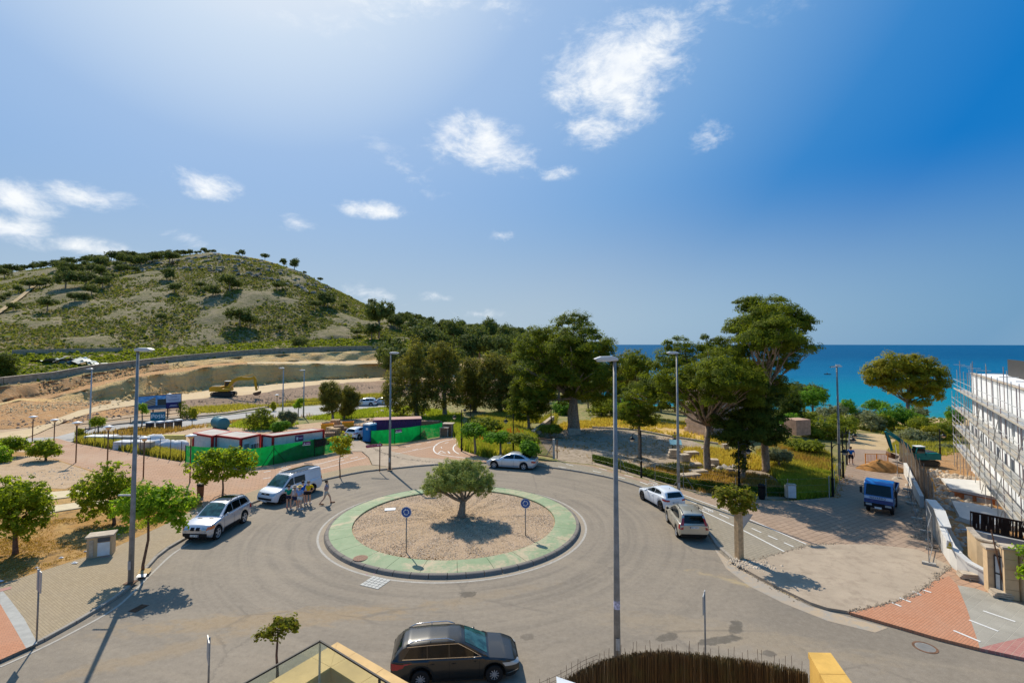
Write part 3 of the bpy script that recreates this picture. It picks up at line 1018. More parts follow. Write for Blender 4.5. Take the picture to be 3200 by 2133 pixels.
def mat_billboard():
 """the printed picture of a new building: flat print, colours by position on the board"""
 m,b,p=new_mat('billboard_print')
 tcn=b.new('ShaderNodeTexCoord')
 x,y,z=b.sep(tcn.outputs['UV'])
 skyc=b.mix(b.ramp(b.noise(b.scale(tcn.outputs['UV'],(2,1,1)),3.0,4,.6),.4,.7),(.05,.24,.55),(.2,.45,.75))
 lim=b.math('ADD',.22,b.math('MULTIPLY',x,1.05))
 inb=b.math('MULTIPLY',b.math('LESS_THAN',y,lim),b.math('LESS_THAN',x,.66))
 stripe=b.math('GREATER_THAN',b.math('FRACT',b.math('ADD',b.math('MULTIPLY',y,8.0),b.math('MULTIPLY',x,-3.0))),.5)
 bal=b.mix(stripe,(.05,.05,.05),(.38,.34,.26))
 c=b.mix(inb,skyc,bal)
 c=b.mix(b.math('MULTIPLY',b.math('GREATER_THAN',x,.72),b.math('LESS_THAN',y,.7)),c,(.02,.035,.035))
 c=b.mix(b.math('LESS_THAN',y,.24),c,b.mix(x,(.01,.03,.16),(.02,.09,.16)))
 b.put(p.inputs['Base Color'],c)
 p.inputs['Roughness'].default_value=.5
 return m
M['billboard']=mat_billboard()
M['hill_grass']=foliage('hill_grass_tufts',(0.179,0.143,0.039),(0.304,0.234,0.066),(0.414,0.325,0.099),.3,.08)
# ---------------- terrain meshes ----------------
rng=np.random.default_rng(7)
def vnoise(X,Y,s,seed=0):
 """cheap smooth value noise"""
 x,y=X/s,Y/s
 xi,yi=np.floor(x),np.floor(y)
 fx,fy=x-xi,y-yi
 fx,fy=fx*fx*(3-2*fx),fy*fy*(3-2*fy)
 def h(a,b):
  v=np.sin(a*127.1+b*311.7+seed*74.7)*43758.5453
  return v-np.floor(v)
 return(h(xi,yi)*(1-fx)*(1-fy)+h(xi+1,yi)*fx*(1-fy)+h(xi,yi+1)*(1-fx)*fy+h(xi+1,yi+1)*fx*fy)
def band(name,r0,r1,u0,u1,mats,sub,amp=0.0,asc=6.0,matfn=None,groove=()):
 """mesh of the terrain between control rows r0..r1 and bearings u0..u1"""
 mu=(UF>=u0)&(UF<=u1)
 us=UF[mu]
 Ds,Zs,rid=[],[],[]
 for r in range(r0,r1):
  k=sub[r-r0]if isinstance(sub,(list,tuple))else sub
  for j in range(k):
   t=j/k
   Ds.append(RD[r][mu]*(1-t)+RD[r+1][mu]*t)
   Zs.append(RZ[r][mu]*(1-t)+RZ[r+1][mu]*t)
   rid.append(r)
 Ds.append(RD[r1][mu])
 Zs.append(RZ[r1][mu])
 D=np.array(Ds)
 Z=np.array(Zs)
 if groove:
  for i,r_ in enumerate(rid):
   if r_ in groove and rid[i-1]==r_:
    D[i]+=(vnoise(us,us*0+i*3.1,26,9)-.5)*2.2+(vnoise(us,us*0+i*1.7,11,4)-.5)*1.0
 X=(us[None,:]-1176)/FPX*D
 if amp:
  n=(vnoise(X,D,asc)-.5)*amp+(vnoise(X,D,asc/3.1,3)-.5)*amp*.45
  edge=np.ones_like(Z)
  edge[0]=0
  edge[-1]=0
  Z=Z+n*edge
 V=np.stack([X,D,Z],-1).reshape(-1,3)
 nc=len(us)
 F=[]
 for i in range(D.shape[0]-1):
  a=np.arange(nc-1)+i*nc
  F.append(np.stack([a,a+1,a+nc+1,a+nc],-1))
 F=np.concatenate(F)
 me=np_mesh(name,V,F,mats[0],4,True)
 for m in mats[1:]:
  me.materials.append(m)
 if matfn:
  ids=[]
  for i in range(D.shape[0]-1):
   ids+=[matfn(rid[i],us[j],i)for j in range(nc-1)]
  me.polygons.foreach_set('material_index',np.array(ids,dtype=np.int32))
 o=mesh_obj(name,me)
 o['kind']='structure'
 return o
mb=MB().quad((-500,-80,-.09),(500,-80,-.09),(500,39,-.09),(-500,39,-.09))
mb.build('ground',M['soil'],kind='structure')
g0=band('ground',0,2,-500,1200,[M['field'],M['pale_soil'],M['soil']],[60,6],.0,6,lambda r,u,i:1 if u<480 else 0)
g1=band('ground',0,4,1200,3600,[M['field'],M['grass_field']],[60,8,8,8],0,6,lambda r,u,i:1 if u>1700 else 0)
for g in(g0,g1):
 g.location.z=-0.03
def ew(r,u,i):
 if r==2:
  return 1 if u>330 else 0
 if r==3:
  return 2 if u>255 else 0
 if r==4:
  return 3
 if r==5:
  return 2 if u>560 else 0
 if r==6:
  return 3 if u>380 else 0
 return 4
band('earthworks',2,8,-500,1200,[M['rubble'],M['brown_bank'],M['plateau'],M['cliff'],M['scrub_bank']],[10,16,8,10,8,2],.35,3.0,ew,(4,6))
sheet('dirt_track',gl([(60,1006),(110,985),(160,964),(215,947),(262,938),(320,930),(400,922),(440,917),(440,907),(380,911),(300,921),(230,931),(180,943),(120,965),(70,985),(-40,1000),(-100,1010)]),.06,M['plateau'],grid=2.5)
band('ground',4,10,1200,3600,[M['grass_field'],M['sand']],6,.3,6,lambda r,u,i:1 if r>=6 and u>1950 else 0)
band('hillside_terrace',8,10,-500,1200,[M['scrub_bank'],M['track']],[10,4],.8,7,lambda r,u,i:1 if r==9 else 0)
band('hill',10,18,-500,1420,[M['hill']],[14,14,14,10,8,6,6,4],2.4,14)
band('seabed',10,18,1400,3600,[M['sand']],1)
mb=MB()
mb.quad((-9000,60,-6.0),(9000,60,-6.0),(9000,16000,-6.0),(-9000,16000,-6.0))
mb.build('sea',M['sea'],kind='structure')
hp=[(-60,760),(0,722),(22,706),(45,690),(62,675),(78,662),(92,655),(104,648)]
pts=[gt(*p)for p in hp]
mb=MB()
for i in range(len(pts)-1):
 a,b_=pts[i],pts[i+1]
 w0=.9
 n_=Vector((1,.25,0)).normalized()*w0
 k=5
 for j in range(k):
  p,q=a.lerp(b_,j/k),a.lerp(b_,(j+1)/k)
  P4=[p-n_,p+n_,q+n_,q-n_]
  mb.quad(*[(v.x,v.y,max(terrain(v.x,v.y),0)+1.2)for v in P4])
mb.build('hill_footpath',M['sand'],kind='structure')
# ---------------- asphalt and pavements ----------------
kerb_px=[(-330,1700),(-120,1580),(0,1521),(60,1494),(150,1447),(250,1387),(300,1350),(335,1312),(375,1270),(436,1233),(500,1196),(574,1160),(598,1150),(665,1126),(738,1105),(781,1095),(838,1084),(906,1077),(965,1071),(1040,1066),(1120,1064),(1180,1066),(1232,1071),(1310,1081),(1396,1097),(1441,1110),(1470,1119),(1522,1142),(1570,1172),(1617,1214),(1643,1252),(1686,1291)]
kerb_w=smooth_line([gz(*p,0)for p in kerb_px],.5)
kr_px=[(1686,1291),(1740,1323),(1790,1349),(1861,1383),(1950,1406),(2040,1432),(2150,1464),(2250,1489),(2352,1512),(2480,1540),(2800,1600)]
kr_w=smooth_line([gz(*p,0)for p in kr_px],.8)
PAVE=0.13
def off_line(pts,d):
 out=[]
 for i,p in enumerate(pts):
  a=pts[max(i-1,0)]
  b_=pts[min(i+1,len(pts)-1)]
  dx,dy=b_[0]-a[0],b_[1]-a[1]
  L=math.hypot(dx,dy)or 1
  out.append((p[0]-dy/L*d,p[1]+dx/L*d))
 return out
asp=[(-40,-25)]+[(-40,kerb_w[0][1]+2)]+off_line(kerb_w,.08)+off_line(kr_w,.08)+[(45,kr_w[-1][1]),(45,-25)]
o=sheet('road',asp,0.0,M['asphalt'],flat=True,grid=4.0)
br_top=[(130,1003),(174,991),(270,976),(441,960),(530,951),(617,938),(680,934),(741,931),(835,926),(920,922)]
br_bot=[(920,931),(860,936),(800,942),(741,952),(685,957),(617,958),(565,960),(500,968),(441,976),(395,985),(270,1003),(174,1013),(130,1020),(0,1035),(-200,1050),(-200,1006),(0,1010)]
backroad=simple('back_road_asphalt',(.36,.34,.31),.9,var=.1,scale=.5,bump=.2)
sheet('back_road',gl(br_top+br_bot),.03,backroad)
sheet('back_pavement',gl([(174,990),(270,974.5),(441,958),(530,949),(617,935),(600,931),(530,943),(441,953),(270,969),(190,983)]),.16,M['apron'],.2)
def pave(name,outline_px,mat,z=PAVE,thick=.25,extra=None,grid=3.0):
 w_=gl(outline_px,z)
 if extra:
  w_=extra+w_
 return sheet(name,w_,z,mat,thick,grid)
def nearest_idx(line,p):
 return min(range(len(line)),key=lambda i:(line[i][0]-p[0])**2+(line[i][1]-p[1])**2)
def kseg(pa,pb,line=kerb_w):
 a=nearest_idx(line,gz(*pa)[:2])
 b_=nearest_idx(line,gz(*pb)[:2])
 return line[a:b_+1]
KI=off_line(kerb_w,.16)
def kin(pa,pb):
 a=nearest_idx(kerb_w,gz(*pa)[:2])
 b_=nearest_idx(kerb_w,gz(*pb)[:2])
 return KI[a:b_+1]
left_out=[(598,1121),(537,1143),(470,1168),(464,1163),(430,1178),(370,1208),(300,1240),(240,1266),(200,1277),(100,1309),(0,1341),(-200,1405),(-420,1480)]
lp=kin((-330,1700),(906,1077))+gl([(906,1077-4),(853,1067),(816,1070),(739,1087)]+left_out,PAVE)
pl=sheet('pavement',lp,PAVE,M['pavers_grey'],.25,3.0)
sheet('orange_paving',gl([(-300,1640),(-60,1541),(0,1514),(60,1487.5),(30,1436),(0,1385),(-120,1405),(-260,1450)],PAVE+.004),PAVE+.004,M['pavers_orange'])
grey_band=simple('grey_slab_band',(.36,.35,.32),.9,var=.1,scale=3,bump=.2)
sheet('slab_band',gl([(60,1487.5),(86,1476),(56,1420),(24,1377),(0,1349),(0,1385),(30,1436)],PAVE+.005),PAVE+.005,grey_band)
sheet('red_promenade',gl([(130,1006),(174,1018),(300,1041),(416,1061),(576,1075),(685,1057),(778,1037),(830,1037),(846,1050),(853,1067),(816,1070),(739,1087),(598,1121),(537,1143),(470,1168),(464,1160),(464,1148),(444,1130),(400,1124),(320,1107),(232,1086),(174,1069),(118,1051),(60,1038),(60,1018)],PAVE),PAVE,M['pavers_red'],.25)
bed=gl([(-420,1480),(-200,1405),(0,1341),(100,1309),(200,1277),(240,1266),(300,1240),(370,1208),(430,1178),(464,1163),(464,1148),(444,1130),(400,1124),(320,1107),(232,1086),(174,1069),(118,1051),(60,1038),(-100,1030),(-400,1060)],PAVE)
sheet('planting_bed',bed,PAVE+.002,M['dry_grass_soil'],.3)
sheet('bare_patch',gl([(-60,1120),(60,1118),(150,1122),(210,1100),(226,1088),(174,1071),(118,1053),(60,1046),(-60,1050)],PAVE+.01),PAVE+.012,M['pale_soil'])
sheet('sand_patch',gl([(184,1085),(210,1083),(262,1095),(270,1108),(235,1112),(205,1101)],PAVE+.02),PAVE+.02,M['sand'])
for q in([(60,1133),(130,1128),(197,1122),(262,1121),(262,1129),(197,1136),(130,1144),(60,1150)],[(80,1165),(140,1158),(200,1150),(262,1146),(262,1154),(200,1163),(140,1172),(80,1183)]):
 sheet('garden_path',gl(q,.2),.2,M['tile_pale'],.12)
far_in=kin((906,1077),(1130,1063))
sheet('apron',far_in+gl([(1130,1061),(1044,1056),(960,1049),(900,1036),(893,1024),(852,1022),(800,1000),(745,1003),(778,1036),(832,1036),(848,1050),(855,1066),(906,1073)],PAVE),PAVE+.001,M['apron'],.25)
sheet('cycle_paving',gl([(893,1024),(1016,1003),(1050,1002),(1062,1034),(1110,1050),(1180,1058),(1280,1060),(1130,1062),(1044,1056),(960,1049),(900,1036)],PAVE+.003),PAVE+.004,M['pavers_red'],.25)
sheet('compound_floor',gl([(445,1026),(600,1030),(760,1003),(850,985),(1015,970),(1015,958),(850,960),(745,968),(600,985),(520,980),(440,985),(400,1010)]),.02,M['pale_soil'])
rp=kin((1130,1063),(1686,1291))+gl([(1743,1285),(1801,1266),(1861,1251),(1700,1186),(1563,1132),(1480,1108),(1360,1072),(1282,1060),(1200,1058),(1130,1062)],PAVE)
sheet('pavement',rp,PAVE,M['pavers_cycle'],.25)
sheet('plaza',gl([(1282,1060),(1360,1068),(1472,1098),(1560,1122),(1640,1141),(1740,1147),(1820,1149),(1913,1141),(1922,1110),(1938,1095),(1946,1065),(1954,1040),(1960,1030),(2050,1034),(2085,1060),(2110,1110),(2140,1180),(2160,1250),(2185,1302),(2110,1262),(2000,1250),(1861,1251),(1700,1186),(1563,1132),(1480,1108),(1360,1072)],PAVE),PAVE-.004,M['pavers_plaza'],.25)
sheet('beach_path',gl([(1946,1065),(1956,1035),(1948,1010),(1954,988),(1975,985),(2010,992),(2052,1004),(2082,1030),(2062,1046),(2052,1036)],.05),.06,M['sand'])
ap_px=[(1686,1292),(1743,1286),(1800,1267),(1861,1251),(2000,1250),(2110,1262),(2186,1302),(2150,1330),(2118,1355),(2060,1381),(1990,1397),(1950,1404),(1900,1396),(1861,1383),(1790,1349),(1740,1323)]
sheet('apron',gl(ap_px,PAVE-.03),PAVE-.002,M['apron'],.13)
sheet('orange_paving',gl([(1952,1405),(1990,1397),(2060,1381),(2118,1355),(2150,1330),(2180,1322),(2199,1343),(2220,1394),(2248,1478),(2250,1487),(2150,1462),(2040,1430)],PAVE),PAVE,M['pavers_orange'],.25)
sheet('grey_paving',gl([(2199,1343),(2240,1350),(2352,1388),(2500,1440),(2500,1455),(2352,1462),(2275,1480),(2250,1487),(2248,1478),(2220,1394)],PAVE),PAVE-.001,M['pavers_dark'],.25)
sheet('pink_edge_paving',gl([(2186,1302),(2230,1332),(2276,1350),(2352,1376),(2500,1425),(2500,1440),(2352,1388),(2240,1350),(2199,1343),(2180,1322),(2150,1330)],PAVE),PAVE-.003,M['pavers_red'],.25)
sheet('maroon_paving',gl([(2275,1480),(2352,1462),(2500,1455),(2700,1500),(2700,1580),(2480,1537),(2352,1509),(2250,1487)],PAVE),PAVE-.002,M['pavers_maroon'],.25)
sheet('site_ground',gl([(2075,1062),(2110,1110),(2150,1180),(2190,1262),(2276,1330),(2500,1430),(3000,1400),(3000,1060),(2230,1040),(2160,1040)]),.05,M['rubble'],grid=4)
sheet('sandy_verge',gl([(1640,1258),(1690,1300),(1740,1330),(1790,1357),(1861,1392),(1950,1416),(2040,1441),(2010,1452),(1900,1425),(1800,1385),(1720,1345),(1668,1305)]),.006,mat_ground('drifted_sand',(.42,.32,.215),(.36,.30,.235),(.33,.295,.25),.5,1.8,(.45,.6),.3,25.0))
sheet('ruin_yard',gl([(1284,1058),(1262,1040),(1240,1012),(1262,992),(1310,985),(1360,982),(1450,988),(1540,1004),(1590,1012),(1640,1030),(1700,1062),(1760,1085),(1800,1110),(1830,1146),(1740,1145),(1640,1139),(1560,1120),(1472,1096),(1362,1066)],.0),-.012,M['ruin_soil'])
sheet('golden_ground',gl([(1272,986),(1300,972),(1400,962),(1520,968),(1660,980),(1700,1000),(1660,1022),(1560,1004),(1470,988),(1400,980),(1330,985)]),.0,M['golden'])
sheet('golden_ground',gl([(1540,1040),(1600,1034),(1700,1040),(1760,1060),(1740,1080),(1660,1070),(1560,1062)]),.004,M['golden'])
sheet('dug_soil',gl([(1440,1080),(1500,1080),(1600,1085),(1700,1090),(1790,1108),(1815,1140),(1740,1143),(1640,1137),(1560,1117),(1480,1094)]),.002,M['soil'])
# ---------------- kerb stones ----------------
def kerb_run(line,name,mat,parent,w0=.16,h=PAVE,stone=1.0,jitter=.006,seed=1):
 r=random.Random(seed)
 acc=0.0
 seg=[line[0]]
 n=0
 for i in range(1,len(line)):
  d=math.hypot(line[i][0]-line[i-1][0],line[i][1]-line[i-1][1])
  acc+=d
  seg.append(line[i])
  if acc>=stone:
   a,b_=Vector((*seg[0],0)),Vector((*seg[-1],0))
   dv=(b_-a).normalized()
   nrm=Vector((-dv.y,dv.x,0))
   a2,b2=a+dv*.012,b_-dv*.012
   top=h+r.uniform(-jitter,jitter)
   c=.02
   vs=[]
   for p in(a2,b2):
    for(o_,z)in((0,-.1),(0,top-c),(c,top),(w0,top),(w0,-.1)):
     q=p+nrm*o_
     vs.append((q.x,q.y,z))
   mb=MB()
   mb.add(vs,[(0,1,6,5),(1,2,7,6),(2,3,8,7),(3,4,9,8),(4,3,2,1,0),(5,6,7,8,9)])
   mb.build(name,mat,parent)
   n+=1
   seg=[line[i]]
   acc=0.0
 return n
kerb_parent=pl
kerb_run(kerb_w,'kerb_stone',M['kerb'],kerb_parent)
kerb_run(kr_w[nearest_idx(kr_w,gz(1955,1407)[:2]):],'kerb_stone',M['kerb'],kerb_parent,seed=4)
# ---------------- roundabout island ----------------
isl=thing('roundabout_island','round traffic island with green painted ring and gravel centre','traffic island',(RB[0],RB[1],0))
isl['kind']='structure'
del isl['category']
def ring_pts(r,a):
 return(r*math.cos(a),r*math.sin(a))
NK=54
RO=RBR
rr=random.Random(3)
for i in range(NK):
 a0=2*math.pi*(i+.018)/NK
 a1=2*math.pi*(i+.982)/NK
 vs=[]
 h=.20+rr.uniform(-.006,.006)
 for a in(a0,(a0+a1)/2,a1):
  for(r_,z)in((RO,-.05),(RO,.02),(RO-.07,h-.03),(RO-.12,h),(RO-.28,h+.01),(RO-.28,-.05)):
   vs.append((*ring_pts(r_,a),z))
 mb=MB()
 fs=[]
 for k in range(2):
  for j in range(5):
   fs.append((k*6+j,(k+1)*6+j,(k+1)*6+j+1,k*6+j+1))
 fs+=[(0,1,2,3,4,5),(17,16,15,14,13,12)]
 mb.add(vs,fs)
 mb.build('kerb_stone',M['kerb_dark'],isl)
RI=RBR*.80
NP=26
for i in range(NP):
 a0=2*math.pi*(i+.006)/NP
 a1=2*math.pi*(i+.994)/NP
 vs=[]
 steps=6
 for s in range(steps+1):
  a=a0+(a1-a0)*s/steps
  for(r_,z)in((RO-.285,-.02),(RO-.285,.205),(RO-.8,.245),(RI,.275),(RI,-.02)):
   vs.append((*ring_pts(r_,a),z))
 fs=[]
 for k in range(steps):
  for j in range(4):
   fs.append((k*5+j,(k+1)*5+j,(k+1)*5+j+1,k*5+j+1))
 fs+=[(0,1,2,3,4),(5*steps+4,5*steps+3,5*steps+2,5*steps+1,5*steps)]
 MB().add(vs,fs).build('ring_panel',M['green_ring'],isl)
n=72
mb=MB()
vs=[(0,0,.34)]
for r_,z in((RI*.5,.32),(RI*.85,.24),(RI-.01,.17)):
 for i in range(n):
  a=2*math.pi*i/n
  vs.append((*ring_pts(r_,a),z+(rr.uniform(-.02,.02)if r_<RI*.9 else 0)))
fs=[(0,1+i,1+(i+1)%n)for i in range(n)]
for k in range(2):
 for i in range(n):
  a,b_=1+k*n+i,1+k*n+(i+1)%n
  fs.append((a,a+n,b_+n,b_))
mb.add(vs,fs)
mb.build('gravel_base',M['gravel_bed'],isl,smooth=True)
def island_z(r_):
 return float(np.interp(r_,[0,RI*.5,RI*.85,RI],[.34,.32,.24,.17]))
ns=26000
rad_=np.sqrt(rng.uniform(0,1,ns))*(RI-.05)
ang_=rng.uniform(0,2*np.pi,ns)
px_,py_=rad_*np.cos(ang_),rad_*np.sin(ang_)
pz_=np.interp(rad_,[0,RI*.5,RI*.85,RI],[.34,.32,.24,.17])
sz=rng.uniform(.022,.055,ns)
oct_=np.array([[1,0,0],[0,1,0],[-1,0,0],[0,-1,0],[0,0,1]],float)
V=oct_[None]*sz[:,None,None]
V=V*rng.uniform(.55,1.2,(ns,5,3))
th=rng.uniform(0,6.28,ns)
c_,s_=np.cos(th)[:,None],np.sin(th)[:,None]
Vx=V[...,0]*c_-V[...,1]*s_+px_[:,None]
Vy=V[...,0]*s_+V[...,1]*c_+py_[:,None]
Vz=V[...,2]+pz_[:,None]
Fs=np.array([[0,1,4],[1,2,4],[2,3,4],[3,0,4]])
F=(Fs[None]+(np.arange(ns)*5)[:,None,None]).reshape(-1,3)
me=np_mesh('gravel_stones',np.stack([Vx,Vy,Vz],-1).reshape(-1,3),F,M['gravel'],3)
o=mesh_obj('gravel_stones',me,isl)
o['kind']='stuff'
def arc_sheet(name,cx,cy,r0,r1,a0,a1,z,mat,parent=None,n=90):
 mb=MB()
 for i in range(n):
  t0,t1=a0+(a1-a0)*i/n,a0+(a1-a0)*(i+1)/n
  mb.quad((cx+r0*math.cos(t0),cy+r0*math.sin(t0),z),(cx+r1*math.cos(t0),cy+r1*math.sin(t0),z),(cx+r1*math.cos(t1),cy+r1*math.sin(t1),z),(cx+r0*math.cos(t1),cy+r0*math.sin(t1),z))
 o=mb.build(name,mat,parent)
 if parent is None:
  o['kind']='structure'
 return o
arc_sheet('road_edge_line',RB[0],RB[1],RBR+.28,RBR+.42,0,2*math.pi,.004,M['faint_line'])
dust=mat_ground('dusty_gutter',(.33,.27,.20),(.30,.25,.19),(.25,.21,.165),.6,2.0,(.5,.7),.2,20.0)
arc_sheet('gutter_dust',RB[0],RB[1],RBR+.0,RBR+.27,0,2*math.pi,.003,dust)
q=gz(828,1281,.24)
mb=MB()
mb.lathe([(0,.022),(.36,.022),(.40,.016),(.40,0)],28,c=(0,0,0))
for k in range(-4,5):
 mb.box(k*.075,0,.025,.022,2*math.sqrt(max(.001,.33**2-(k*.075)**2)),.008)
o=mb.build('manhole_cover',simple('rusty_cover',(.27,.16,.11),.8,dirt=.4))
o.location=(q.x,q.y,.235)
tag(o,'rusty round manhole cover set in the green island ring','manhole cover')
a,b_,c,d=gz(858,1322),gz(898,1332),gz(868,1353),gz(826,1343)
dr=thing('drain_cover','pale square of stone setts around a drain in the road below the island','drain cover',(a+c)/2)
sett=simple('pale_stone_sett',(.46,.45,.41),.85,var=.15,scale=7)
NN=5
for i in range(NN):
 for j in range(NN):
  def P_(u_,v_):
   return(a.lerp(b_,u_)).lerp(d.lerp(c,u_),v_)
  g_=.012
  u0,u1,v0,v1=i/NN+g_,(i+1)/NN-g_,j/NN+g_,(j+1)/NN-g_
  cs=[P_(u0,v0),P_(u0,v1),P_(u1,v1),P_(u1,v0)]
  MB().add([(p.x,p.y,.002)for p in cs]+[(p.x,p.y,.016+rr.uniform(0,.006))for p in cs],[(3,2,1,0),(4,5,6,7),(0,1,5,4),(1,2,6,5),(2,3,7,6),(3,0,4,7)]).build('stone_sett',sett,dr,world=True)
q=gz(2125,1486)
mh=thing('manhole_cover','round grey manhole cover in the road near the orange paving','manhole cover',(q.x,q.y,.0))
MB().lathe([(.34,.012),(.42,.012),(.42,0)],32).build('frame',M['rust'],mh)
mb=MB().lathe([(0,.010),(.33,.010),(.33,0)],28)
for k in range(-5,6):
 mb.box(0,k*.058,.013,2*math.sqrt(max(.001,.30**2-(k*.058)**2)),.03,.008)
mb.build('lid',simple('iron_lid',(.28,.26,.23),.7,.2,dirt=.3),mh)
q0,q1=gz(262,1419),gz(352,1372)
dv=(q1-q0).normalized()
gg=thing('gully_grate','dark iron gully grate beside the kerb below the lamp post','drain grate',(q0+q1)/2+Vector((dv.y,-dv.x,0))*.25)
L_=(q1-q0).length*.35
ang=math.atan2(dv.y,dv.x)
gg.rotation_euler.z=ang
MB().box(0,0,.004,L_,.42,.006).build('frame',M['black_iron'],gg)
for k in range(12):
 MB().box(-L_/2+L_*(k+.5)/12,0,.012,L_/26,.36,.012).build('bar',M['rust'],gg)
 # ---------------- painted lines ----------------
def strip(name,pts_px,wd,mat,z=PAVE,thing_z=None):
 W=[gt(p[0],p[1],z)for p in pts_px]
 W=[(p.x,p.y)for p in W]
 if len(W)>2:
  W=smooth_line(W,.5)
 A,B=off_line(W,wd/2),off_line(W,-wd/2)
 mb=MB()
 zz=z+.010
 for i in range(len(W)-1):
  k=max(1,int(math.hypot(W[i+1][0]-W[i][0],W[i+1][1]-W[i][1])/1.5))
  for j in range(k):
   t0,t1=j/k,(j+1)/k
   def L(P,i,t):
    return(P[i][0]+(P[i+1][0]-P[i][0])*t,P[i][1]+(P[i+1][1]-P[i][1])*t)
   q=[L(B,i,t0),L(B,i,t1),L(A,i,t1),L(A,i,t0)]
   mb.quad(*[(p[0],p[1],terrain(p[0],p[1])+zz)for p in q])
 return mb.build(name,mat,kind='structure')
WL=M['white_line']
for pts,wd in(([(1590,1162),(1700,1214),(1801,1266)],.11),([(1563,1134),(1700,1184),(1852,1249)],.10)):
 strip('cycle_lane_line',pts,wd,WL)
for k in range(7):
 t0=k/7
 t1=t0+.085
 p0=(1578+(1838-1578)*t0,1147+(1262-1147)*t0)
 p1=(1578+(1838-1578)*t1,1147+(1262-1147)*t1)
 if k!=3:
  strip('cycle_lane_dash',[p0,p1],.10,WL)
for(a,b_)in(((1362,1081),(1381,1085)),((1376,1075),(1394,1079)),((1434,1090),(1454,1095)),((1418,1094),(1436,1099)),((1470,1106),(1488,1113)),((1491,1103),(1511,1110)),((1300,1066),(1317,1069)),((1282,1071),(1300,1074)),((2066,1372),(2092,1382)),((2048,1383),(2070,1392)),((2113,1352),(2139,1360)),((2190,1447),(2252,1473)),((2226,1423),(2293,1449)),((2258,1402),(2332,1427))):
 strip('painted_dash',[a,b_],.11,WL)
strip('promenade_line',[(650,1108-26),(690,1075),(745,1062),(800,1047)],.10,WL)
strip('promenade_line',[(668,1093),(720,1081),(780,1066),(840,1050)],.10,WL)
for(a,b_)in(((606,1084),(622,1081)),((604,1099),(622,1096)),((646,1078),(668,1072)),((640,1083),(662,1077)),((636,1088),(655,1084)),((452,1094),(474,1090)),((580,1086),(596,1083)),((776,1059),(790,1056)),((805,1053),(822,1049))):
 strip('painted_dash',[a,b_],.12,WL)
strip('cycle_loop_line',[(1056,1007),(1030,1010),(1008,1017),(997,1027),(998,1037),(1012,1044),(1050,1049),(1090,1054),(1150,1060),(1200,1064)],.14,WL)
strip('cycle_loop_line',[(1060,1015),(1047,1020),(1041,1028),(1044,1036),(1054,1042)],.14,WL)
strip('cycle_lane_line',[(908,1042),(940,1036),(975,1029),(1005,1022)],.08,WL)
for(a,b_)in(((900,1030),(914,1028)),((928,1026),(942,1024)),((955,1021),(968,1019)),((980,1016),(990,1014)),((948,1033),(960,1031)),((1022,1018),(1030,1015)),((1013,1026),(1015,1029))):
 strip('painted_dash',[a,b_],.10,WL)
for tri in([(1006,1041),(1013,1035),(1024,1040)],):
 for i in range(3):
  strip('painted_triangle',[tri[i],tri[(i+1)%3]],.10,WL)
strip('painted_dash',[(1029,1036),(1033,1041)],.16,WL)
def bicycle_mark(c_px,size_px,up_px,z=PAVE):
 """small white bicycle emblem: two rings and a frame"""
 c=gt(*c_px,z)
 e=gt(c_px[0]+size_px[0],c_px[1]+size_px[1],z)
 ax=Vector((e.x-c.x,e.y-c.y,0))
 L=ax.length
 ax.normalize()
 ay=Vector((-ax.y,ax.x,0))
 if ay.dot(Vector((up_px[0],up_px[1],0)))<0:
  ay=-ay
 mb=MB()
 zz=z+.012+terrain(c.x,c.y)
 def P(x,y):
  q=c+ax*(x*L)+ay*(y*L)
  return Vector((q.x,q.y,zz))
 def ln(p,q,wd=.05):
  a,b_=P(*p),P(*q)
  d=(b_-a).normalized()
  n_=Vector((-d.y,d.x,0))*wd*L
  mb.quad(a-n_,b_-n_,b_+n_,a+n_)
 for cx in(-.55,.55):
  for i in range(12):
   t0,t1=i/12*6.283,(i+1)/12*6.283
   ln((cx+.36*math.cos(t0),.36*math.sin(t0)),(cx+.36*math.cos(t1),.36*math.sin(t1)),.06)
 for p,q in(((-.55,0),(-.2,.5)),((-.2,.5),(.35,.5)),((.35,.5),(.55,0)),((-.2,.5),(0,0)),((0,0),(.35,.5)),((-.55,0),(0,0)),((.35,.5),(.3,.7)),((-.2,.5),(-.25,.65))):
  ln(p,q)
 return mb.build('bicycle_marking',WL,kind='structure')
bicycle_mark((2106,1362),(9,5),(0,1))
bicycle_mark((1500,1112),(10,3),(0,1))
bicycle_mark((1626,1172),(12,4),(0,1))
bicycle_mark((650,1072),(8,-2),(0,1))
strip('road_edge_line',[(0,1531),(70,1500),(170,1450),(270,1392),(340,1325),(395,1273),(440,1245)],.12,M['faint_line'],z=.0)
crumb=simple('crumbled_asphalt',(.27,.21,.15),.95,var=.4,scale=8)
